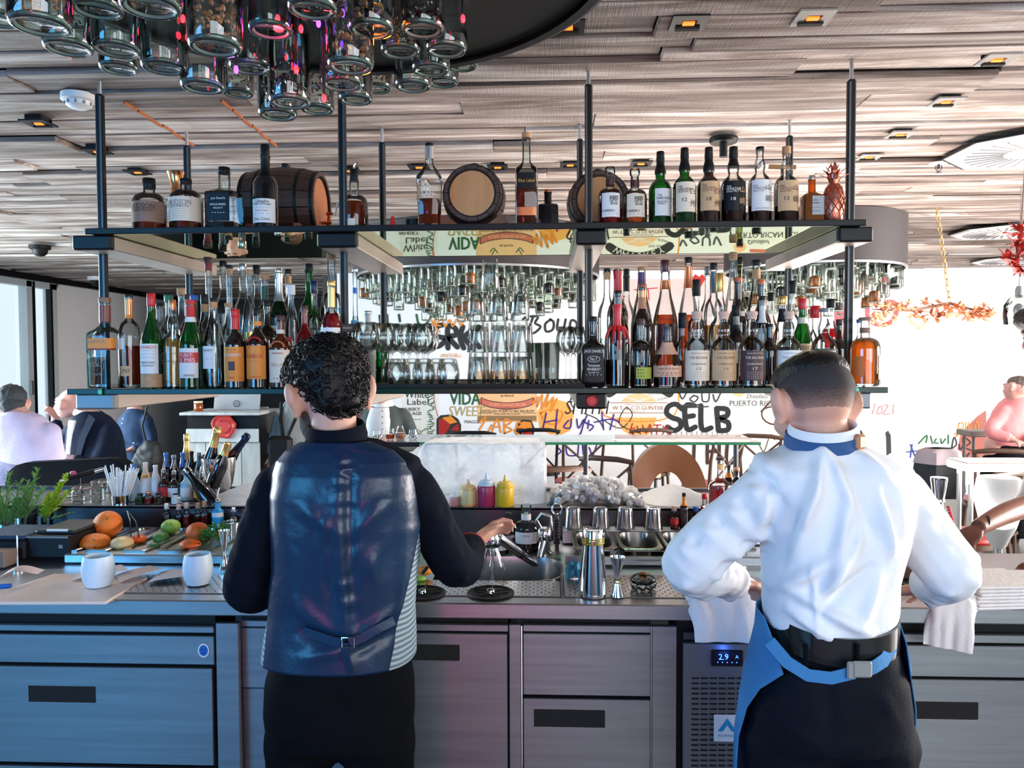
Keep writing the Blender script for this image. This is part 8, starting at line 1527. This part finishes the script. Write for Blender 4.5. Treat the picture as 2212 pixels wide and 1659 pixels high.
# apron: band round the waist, open at the back
def apr(rows, name, m_, na=.004):
    rs = []
    for py, l, r, dp, open_l, open_r in rows:
        x0, x1 = L2(q2(l, py)).x, L2(q2(r, py)).x; z = max(.35, L2(q2(1785, py, -.09)).z); cx, a_ = (x0+x1)/2, (x1-x0)/2; q = []
        for j in range(49):
            t_ = -PI/2+open_r+(2*PI-open_l-open_r)*j/48; n_ = 2.4; kk = 1/((abs(math.cos(t_))**n_+abs(math.sin(t_))**n_)**(1/n_)); q.append(Vector((cx+a_*kk*math.cos(t_), dp*kk*math.sin(t_), z)))
        rs.append(q)
    out = []
    for i in range(len(rs)-1):
        for k_ in range(5): out.append([a.lerp(b, k_/5) for a, b in zip(rs[i], rs[i+1])])
    out.append(rs[-1]); mb = MB().rings(out, (False, False), closed=False); me = mb.mesh(name); folds(me, [], na, 9, 7); o = put(name, me, m_, T2); md = o.modifiers.new('s','SOLIDIFY'); md.thickness = .003; return o
ap = apr([(1352,1644,1930,.140,1.35,1.45),(1400,1640,1938,.148,1.05,1.15),(1450,1628,1945,.156,.85,.95),(1500,1615,1952,.160,1.15,1.25),(1560,1607,1966,.165,1.40,1.42),(1640,1598,1974,.170,1.58,1.55),(1900,1585,1990,.175,1.7,1.7)], 'apron', aprb)
B2 = lambda x, y, d=-.150: L2(q2(x, y, d))
strap([B2(1662,1385,-.11), B2(1700,1430,-.140), B2(1745,1458,-.152), B2(1795,1464,-.158), B2(1845,1452,-.158)], .026, .003, aprb, 'apron_tie', ap); strap([B2(1928,1392,-.10), B2(1910,1425,-.130), B2(1888,1440,-.148), B2(1868,1446,-.156)], .028, .003, aprb, 'apron_tie', ap)
obj('plastic_buckle', MB().bbox(B2(1862,1446,-.168), (.040,.010,.034), .004).bbox(B2(1838,1448,-.166), (.016,.008,.036), .003), mat('grey_buckle',(.25,.25,.23),.5), ap)
blt = [(1428,1660,1922,.122,0),(1415,1657,1924,.1325,0),(1395,1655,1926,.134,0),(1376,1655,1926,.1325,0)]
rs = [[Vector(p_)+Vector((0,0,.016*math.cos((p_[0]-c[0])/a_*1.5)*-1)) for p_ in MB().v or []] for (c, a_, b_) in []]
pr = MB(); bl = []
for (c, a_, b_), g_ in zip(ring2([(1440,1660,1924,.128,0),(1438,1657,1926,.136,0),(1376,1655,1927,.136,0),(1374,1658,1925,.128,0)]), range(4)):
    bl.append([Vector((c[0]+a_*math.cos(t_)/((abs(math.cos(t_))**2.4+abs(math.sin(t_))**2.4)**(1/2.4)), b_*math.sin(t_)/((abs(math.cos(t_))**2.4+abs(math.sin(t_))**2.4)**(1/2.4)), c[2]+.022*abs(math.cos(t_))**2)) for t_ in [2*PI*(j+.5)/48 for j in range(48)]])
obj('belt', MB().rings(bl, (False, False)), mat('black_belt_leather',(.014,.016,.016),.22,0,.3,20,coat=.4), T2); 
for x in (1740, 1852): obj('belt_loop', MB().bbox(B2(x,1416,-.143), (.009,.008,.050), .002), trm, T2)
trm2 = mat('navy_trousers', (.0035,.005,.010), .7, 0, .3, 20, .12, 150, spec=.10)
trousers(T2, ring2([(1640,1612,1966,.135,0),(1570,1614,1962,.140,0),(1500,1628,1950,.138,0),(1450,1645,1936,.128,0),(1405,1658,1924,.120,0)]), q2, (L2(q2(1708,1600)), L2(q2(1880,1600))), fl2, [.108,.080,.062], trm2, [(L2(q2(1790,1470,-.14)), L2(q2(1792,1650,-.11)), -.014,.012),(L2(q2(1640,1570,-.11)), L2(q2(1770,1610,-.14)), .008,.014),(L2(q2(1900,1500,-.13)), L2(q2(1935,1580,-.10)), .008,.012),(L2(q2(1940,1560,-.10)), L2(q2(1820,1620,-.14)), .008,.014)], 4); shoes(T2, fl2)
# ------------------------------------------------------------------ guests
def guest(label, Y, rows, headspec, hair, coat, arms=(), extra=None, sk=None, vox=.013, legs=True, shirtm=None, fold=.006, hairrings=None):
    """rows: py, left px, right px, half depth for the torso; arms: (points px,py,dy, radii, hand?)"""
    sk = sk or skin_p; k = pm((rows[0][1]+rows[0][2])/2, Y); cx = sum(r[1]+r[2] for r in rows)/2/len(rows); q = lambda px, py, dy=0: Wy(px, py, Y+dy)
    T = thing('person', label, 'person', (q(cx, 900).x, Y, 0)); o = T.location.copy(); Lc = lambda px, py, dy=0: q(px, py, dy)-o
    rr_ = [((Lc((l+r)/2, py).x, 0, Lc((l+r)/2, py).z), (r-l)/2*k, dp) for py, l, r, dp in rows]; pr = MB(); hx, hy, hdy, eul, s = headspec; hcn = Lc(hx, hy, hdy); HRn = Euler(eul).to_matrix()
    head(pr, hcn, HRn, s); top = rr_[-1][0]; pr.tube([Vector(top)+Vector((0,0,-.04)), Vector(top).lerp(hcn, .5), hcn+Vector((0,0,-.03))], [.062,.055,.055], 14); torso(pr, [(c, a*.88, b*.88) for c, a, b in rr_])
    for P, rad, hd in arms:
        Q = [Lc(*p_) for p_ in P]; limb(pr, Q, [x*.72 for x in rad])
        if hd: hand(pr, Q[-1], Q[-1]-Q[-2], hd[0], 1, hd[1], hd[2])
    if legs:
        x0 = rr_[0][0][0]
        for sg in (-1, 1): limb(pr, [(x0+sg*.10, 0, max(.5, rr_[0][0][2])), (x0+sg*.11, .05, .48), (x0+sg*.11, .02, .07)], [.085,.058,.045])
    put('body', fuse(pr, vox, 2), sk, T); eyes(T, hcn, HRn, s)
    pr = MB(); torso(pr, rr_)
    for P, rad, hd in arms:
        Q = [Lc(*p_) for p_ in P]; Q[-1] = Q[-1].lerp(Q[-2], .12); limb(pr, Q, rad)
    me = fuse(pr, vox, 2); displace(me, lambda co, nr: np.array([(noise.noise(Vector((c[0]*12, c[1]*12, c[2]*7)))+.5*noise.noise(Vector((c[0]*26, c[1]*26, c[2]*14))))*fold for c in co])); put('top', me, coat, T)
    if legs:
        pr = MB(); x0 = rr_[0][0][0]; zz = rr_[0][0][2]; torso(pr, [((x0,0,zz-.22), rr_[0][1]*.95, .11), ((x0,0,zz+.01), rr_[0][1]*.96, .105)])
        for sg in (-1, 1): limb(pr, [(x0+sg*.10, 0, max(.5, zz-.15)), (x0+sg*.11, .05, .48), (x0+sg*.11, .02, .06)], [.10,.075,.06])
        put('trousers', fuse(pr, .016, 2), trm, T); shoes(T, ((x0-.11, .02), (x0+.11, .02)))
    if hair is not None:
        pr = MB(); ns = hairrings or (((0,-.025,.042),(.084,.092,.078)),((0,.03,.075),(.074,.062,.042)),((0,-.055,.0),(.064,.050,.060)))
        for p_, r_ in ns: pr.ell(hcn+HRn@(Vector(p_)*s), [x*s for x in r_], 16, 12, HRn)
        me = fuse(pr, .009, 2); displace(me, lambda co, nr: np.array([noise.noise(Vector(c)*55)*.006 for c in co])); put('hair', me, hair, T)
    if extra: extra(T, Lc, hcn, HRn, k)
    return T
lil, navy, denim, greysw, blazer, pinks = mat('lilac_shirt',(.60,.52,.72),.8,0,.06,6,.2,80), mat('navy_blazer',(.006,.014,.038),.8,0,.3,8,.2,160,spec=.2), mat('denim_jacket',(.02,.055,.13),.85,0,.35,14,.3,180), mat('grey_sweater',(.30,.33,.33),.9,0,.12,14,.4,160), mat('grey_blazer',(.055,.075,.075),.85,0,.2,10,.2,160), mat('pink_shirt',(.85,.30,.30),.85,0,.1,6,.2,90)
greyhair = mat('greying_hair',(.03,.035,.04),.6,0,.6,50,.4,200)
def collar(T, c, R, m_, r=.062): obj('collar', MB().lathe([(r*1.08,-.012),(r*1.12,0),(r*.98,.030),(r*.92,.034),(r*.9,.0)], 24, tuple(c), R=R, cap=(False,False)), m_, T)
guest('seated person in lilac shirt with dark curly hair, back turned, at left edge', 4.62, [(1080,-30,130,.13),(1010,-25,132,.14),(960,-25,122,.14),(925,-18,108,.13),(900,0,85,.11),(888,20,62,.07)], (24,872,.04,(-.25,0,.75),.96), greyhair, lil, [([(108,935),(122,985,.06),(150,1000,.26)],[.062,.052,.042],((0,0,-1),.4,1)),([(-22,940),(-34,1000,.06),(10,1020,.3)],[.062,.052,.042],None)], lambda T, Lc, h, R, k: collar(T, Lc(36,897), Euler((.2,0,0)).to_matrix(), lil), hairrings=(((0,-.025,.042),(.090,.096,.082)),((0,.04,.070),(.080,.066,.048)),((0,-.058,-.02),(.074,.056,.070))))
def bald_extra(T, Lc, h, R, k):
    obj('glasses', MB().tube([h+R@Vector(v) for v in ((.084,-.02,.010),(.084,.05,.010),(.070,.105,.006))], .003, 6).tube([h+R@Vector((.036+.026*math.cos(a),.110,-.002+.019*math.sin(a))) for a in [i*PI/8 for i in range(17)]], .0025, 6).tube([h+R@Vector((-.036+.026*math.cos(a),.110,-.002+.019*math.sin(a))) for a in [i*PI/8 for i in range(17)]], .0025, 6), blackp, T)
    pr = MB(); torso(pr, [((Lc(170,1012).x,-.095,Lc(170,1012).z),.035,.05),((Lc(180,905).x,-.085,Lc(180,905).z),.045,.05)]); put('white_shirt_front', fuse(pr, .01, 2), PAPER, T); collar(T, Lc(182,893,-.02), Euler((.1,.2,0)).to_matrix(), PAPER, .066)
    obj('lapel', MB().rings([[Lc(x,y,d)+Vector((0,0,0)) for x, y, d in row] for row in (((158,1005,-.155),(168,1005,-.165),(168,1005,-.15)),((172,940,-.150),(186,945,-.168),(186,945,-.15)),((192,895,-.12),(206,905,-.135),(206,905,-.12)))]), navy, T)
guest('bald person with dark glasses in navy blazer, in profile facing left', 5.4, [(1090,140,268,.14),(1020,142,268,.15),(960,148,264,.15),(925,152,252,.14),(900,162,232,.12),(888,176,214,.08)], (150,872,-.02,(.05,.10,1.45),.97), None, navy, [([(236,930,-.06),(210,1005,-.16),(150,990,-.26)],[.068,.058,.046],((0,0,-1),.5,1)),([(160,930,.06),(130,945,.10),(118,905,.14)],[.060,.050,.040],((-1,0,0),.6,-1))], bald_extra)
T_ = guest('person in denim jacket standing behind the bald guest', 6.6, [(1010,266,322,.12),(960,262,324,.13),(920,262,326,.13),(895,268,318,.11),(882,280,302,.07)], (286,848,0,(-.1,0,1.0),1.0), hairm, denim, [([(316,910,-.04),(326,960,-.06),(280,972,-.20)],[.062,.050,.040],((0,0,-1),.5,1)),([(270,910,.04),(262,955,.06),(285,970,.14)],[.060,.050,.040],None)], lambda T, Lc, h, R, k: [obj('button', MB().ell(Lc(x, y, -.145), (.009,.005,.009), 8, 6), SILVER, T) for x, y in ((266,905),(264,915),(268,957),(289,957))])
t = thing('black_bag', 'black bag hanging at the hip of the denim jacket person', 'bag', tuple(Wy(325, 985, 6.3))); k = pm(325, 6.3); pr = MB(); pr.ell((0,0,0),(34*k*.8,.09,34*k)); pr.ell((-.08,0,-.05),(.08,.06,.09)); me = fuse(pr, .012, 2); displace(me, lambda co, nr: np.array([noise.noise(Vector(c)*14)*.02 for c in co])); put('body', me, mat('black_quilted',(.02,.024,.028),.6,0,.4,10), t); obj('strap', MB().tube([(-.03,0,.10),(-.06,-.01,.25),(-.02,0,.42)], .008, 6), blackp, t)
def sweater_x(T, Lc, h, R, k):
    A_ = [(612,870,-.10),(618,905,-.17),(628,945,-.18)]; B_ = [(648,872,-.10),(630,905,-.18),(612,940,-.185)]
    for S_ in (A_[:0] or [(608,868,-.08),(606,905,-.165),(612,950,-.17)], [(655,866,-.08),(640,900,-.18),(622,940,-.19)]): obj('bag_strap', MB().tube([Lc(*p_) for p_ in S_], .016, 6, flat=.35, up=Vector((1,0,0))), blackp, T)
    obj('handbag', MB().bbox(Lc(606,975,-.19), (.20,.09,.26), .03), blackp, T)
guest('person in loose grey sweater with black cross-body bag, behind the bartender head', 6.5, [(1010,598,672,.14),(960,598,670,.15),(910,602,664,.14),(885,606,656,.12),(868,618,644,.07)], (634,838,0,(.05,.05,PI-.2),1.0), mat('brown_hair',(.10,.05,.03),.6,0,.3,30), greysw, [([(606,900,0),(592,950,-.04),(588,985,-.08)],[.060,.048,.042],((0,1,0),.3,1)),([(662,900,0),(676,950,-.04),(682,985,-.08)],[.060,.048,.042],((0,1,0),.3,-1))], sweater_x, fold=.009)
guest('person in black clothes standing behind the laptop, hands folded', 7.1, [(1000,478,548,.13),(930,478,548,.13),(880,480,546,.13),(852,486,540,.11),(840,500,526,.07)], (513,812,0,(0,0,PI),1.0), hairm, mat('black_clothes',(.008,.008,.009),.8), [([(486,870,0),(478,905,-.08),(505,868,-.20)],[.060,.050,.042],((0,0,-1),.6,1)),([(540,870,0),(550,905,-.08),(545,862,-.20)],[.060,.050,.042],((0,0,-1),.6,-1))])
def blz_x(T, Lc, h, R, k):
    pr = MB(); torso(pr, [((Lc(825,950).x,-.110,Lc(825,950).z),.085,.05),((Lc(826,905).x,-.105,Lc(826,905).z),.080,.05),((Lc(826,878).x,-.07,Lc(826,878).z),.06,.05)]); put('white_shirt_front', fuse(pr, .009, 2), PAPER, T); collar(T, Lc(826,874,-.02), Matrix.Identity(3), PAPER, .066)
    for k_ in range(5): obj('button', MB().ell(Lc(826, 888+k_*13, -.168), (.005,.003,.005), 8, 6), INKG, T)
guest('seated person in grey blazer and white shirt behind the dark bar top', 5.0, [(1040,782,872,.13),(975,780,874,.14),(930,778,880,.14),(900,782,872,.13),(882,792,860,.10),(872,806,846,.07)], (826,838,-.02,(.05,0,PI),1.0), hairm, blazer, [([(786,905,0),(772,950,-.06),(812,962,-.26)],[.068,.056,.044],((0,0,-1),.5,1)),([(868,905,0),(888,955,-.06),(838,962,-.26)],[.068,.056,.044],((0,0,-1),.5,-1))], blz_x)
guest('person in pink shirt leaning forward on a table at right', 6.6, [(960,2136,2215,.14),(920,2140,2222,.15),(890,2150,2232,.15),(870,2165,2240,.13),(858,2178,2225,.10),(850,2190,2212,.07)], (2196,838,-.05,(-.1,.25,.5),.95), mat('grey_brown_hair',(.16,.12,.10),.7,0,.3,60), pinks, [([(2170,890,-.06),(2140,930,-.10),(2190,950,-.22)],[.064,.052,.044],((0,0,-1),.4,1)),([(2225,890,0),(2245,930,-.10),(2230,955,-.25)],[.060,.050,.042],None)], hairrings=(((0,-.02,.040),(.080,.098,.066)),((0,-.05,.01),(.066,.050,.050))))
# the server at the right edge, reaching in
def serv(T, Lc, h, R, k):
    obj('bracelet', MB().tube([Lc(2122,1134,-.67)+Vector((.0+.034*math.cos(a)*.5, .034*math.sin(a), .034*math.cos(a))) for a in [i*PI/10 for i in range(21)]], .0065, 6), mat('black_beads',(.01,.01,.01),.3), T)
guest('person at right edge with dark curly hair and bare brown arms reaching over the counter', 3.80, [(1330,2255,2440,.13),(1250,2258,2440,.14),(1150,2262,2440,.14),(1050,2262,2440,.14),(960,2250,2430,.14),(900,2262,2420,.12),(870,2290,2380,.09),(850,2310,2360,.07)], (2262,722,-.05,(-.25,0,1.95),1.12), hairm, mat('pale_grey_tee',(.35,.36,.38),.85,0,.1,8), [([(2275,960,0),(2230,1078,-.10),(2208,1090,-.14)],[.075,.062,.052],None)], serv, sk=skin_d, hairrings=(((0,-.02,.050),(.100,.112,.095)),((0,.05,.080),(.09,.07,.055)),((0,-.06,0),(.085,.065,.080))))
o = [c for c in C.objects if c.get('label','').startswith('person at right edge')][0]; q = lambda px, py, Y: Wy(px, py, Y)-o.location
pr = MB(); limb(pr, [q(2265,1078,3.5), q(2175,1108,3.25), q(2112,1140,3.10)], [.052,.044,.030]); hand(pr, q(2112,1140,3.10), (-.65,-.2,-.65), (-.1,.2,-1), 1.05, .55, 1); limb(pr, [q(2320,1160,3.4), q(2262,1215,2.9), q(2215,1236,2.62)], [.055,.042,.030]); hand(pr, q(2215,1236,2.62), (-.9,-.25,-.18), (0,0,-1), 1.0, .15, -1); put('forearms', fuse(pr, .006, 3), skin_d, o)
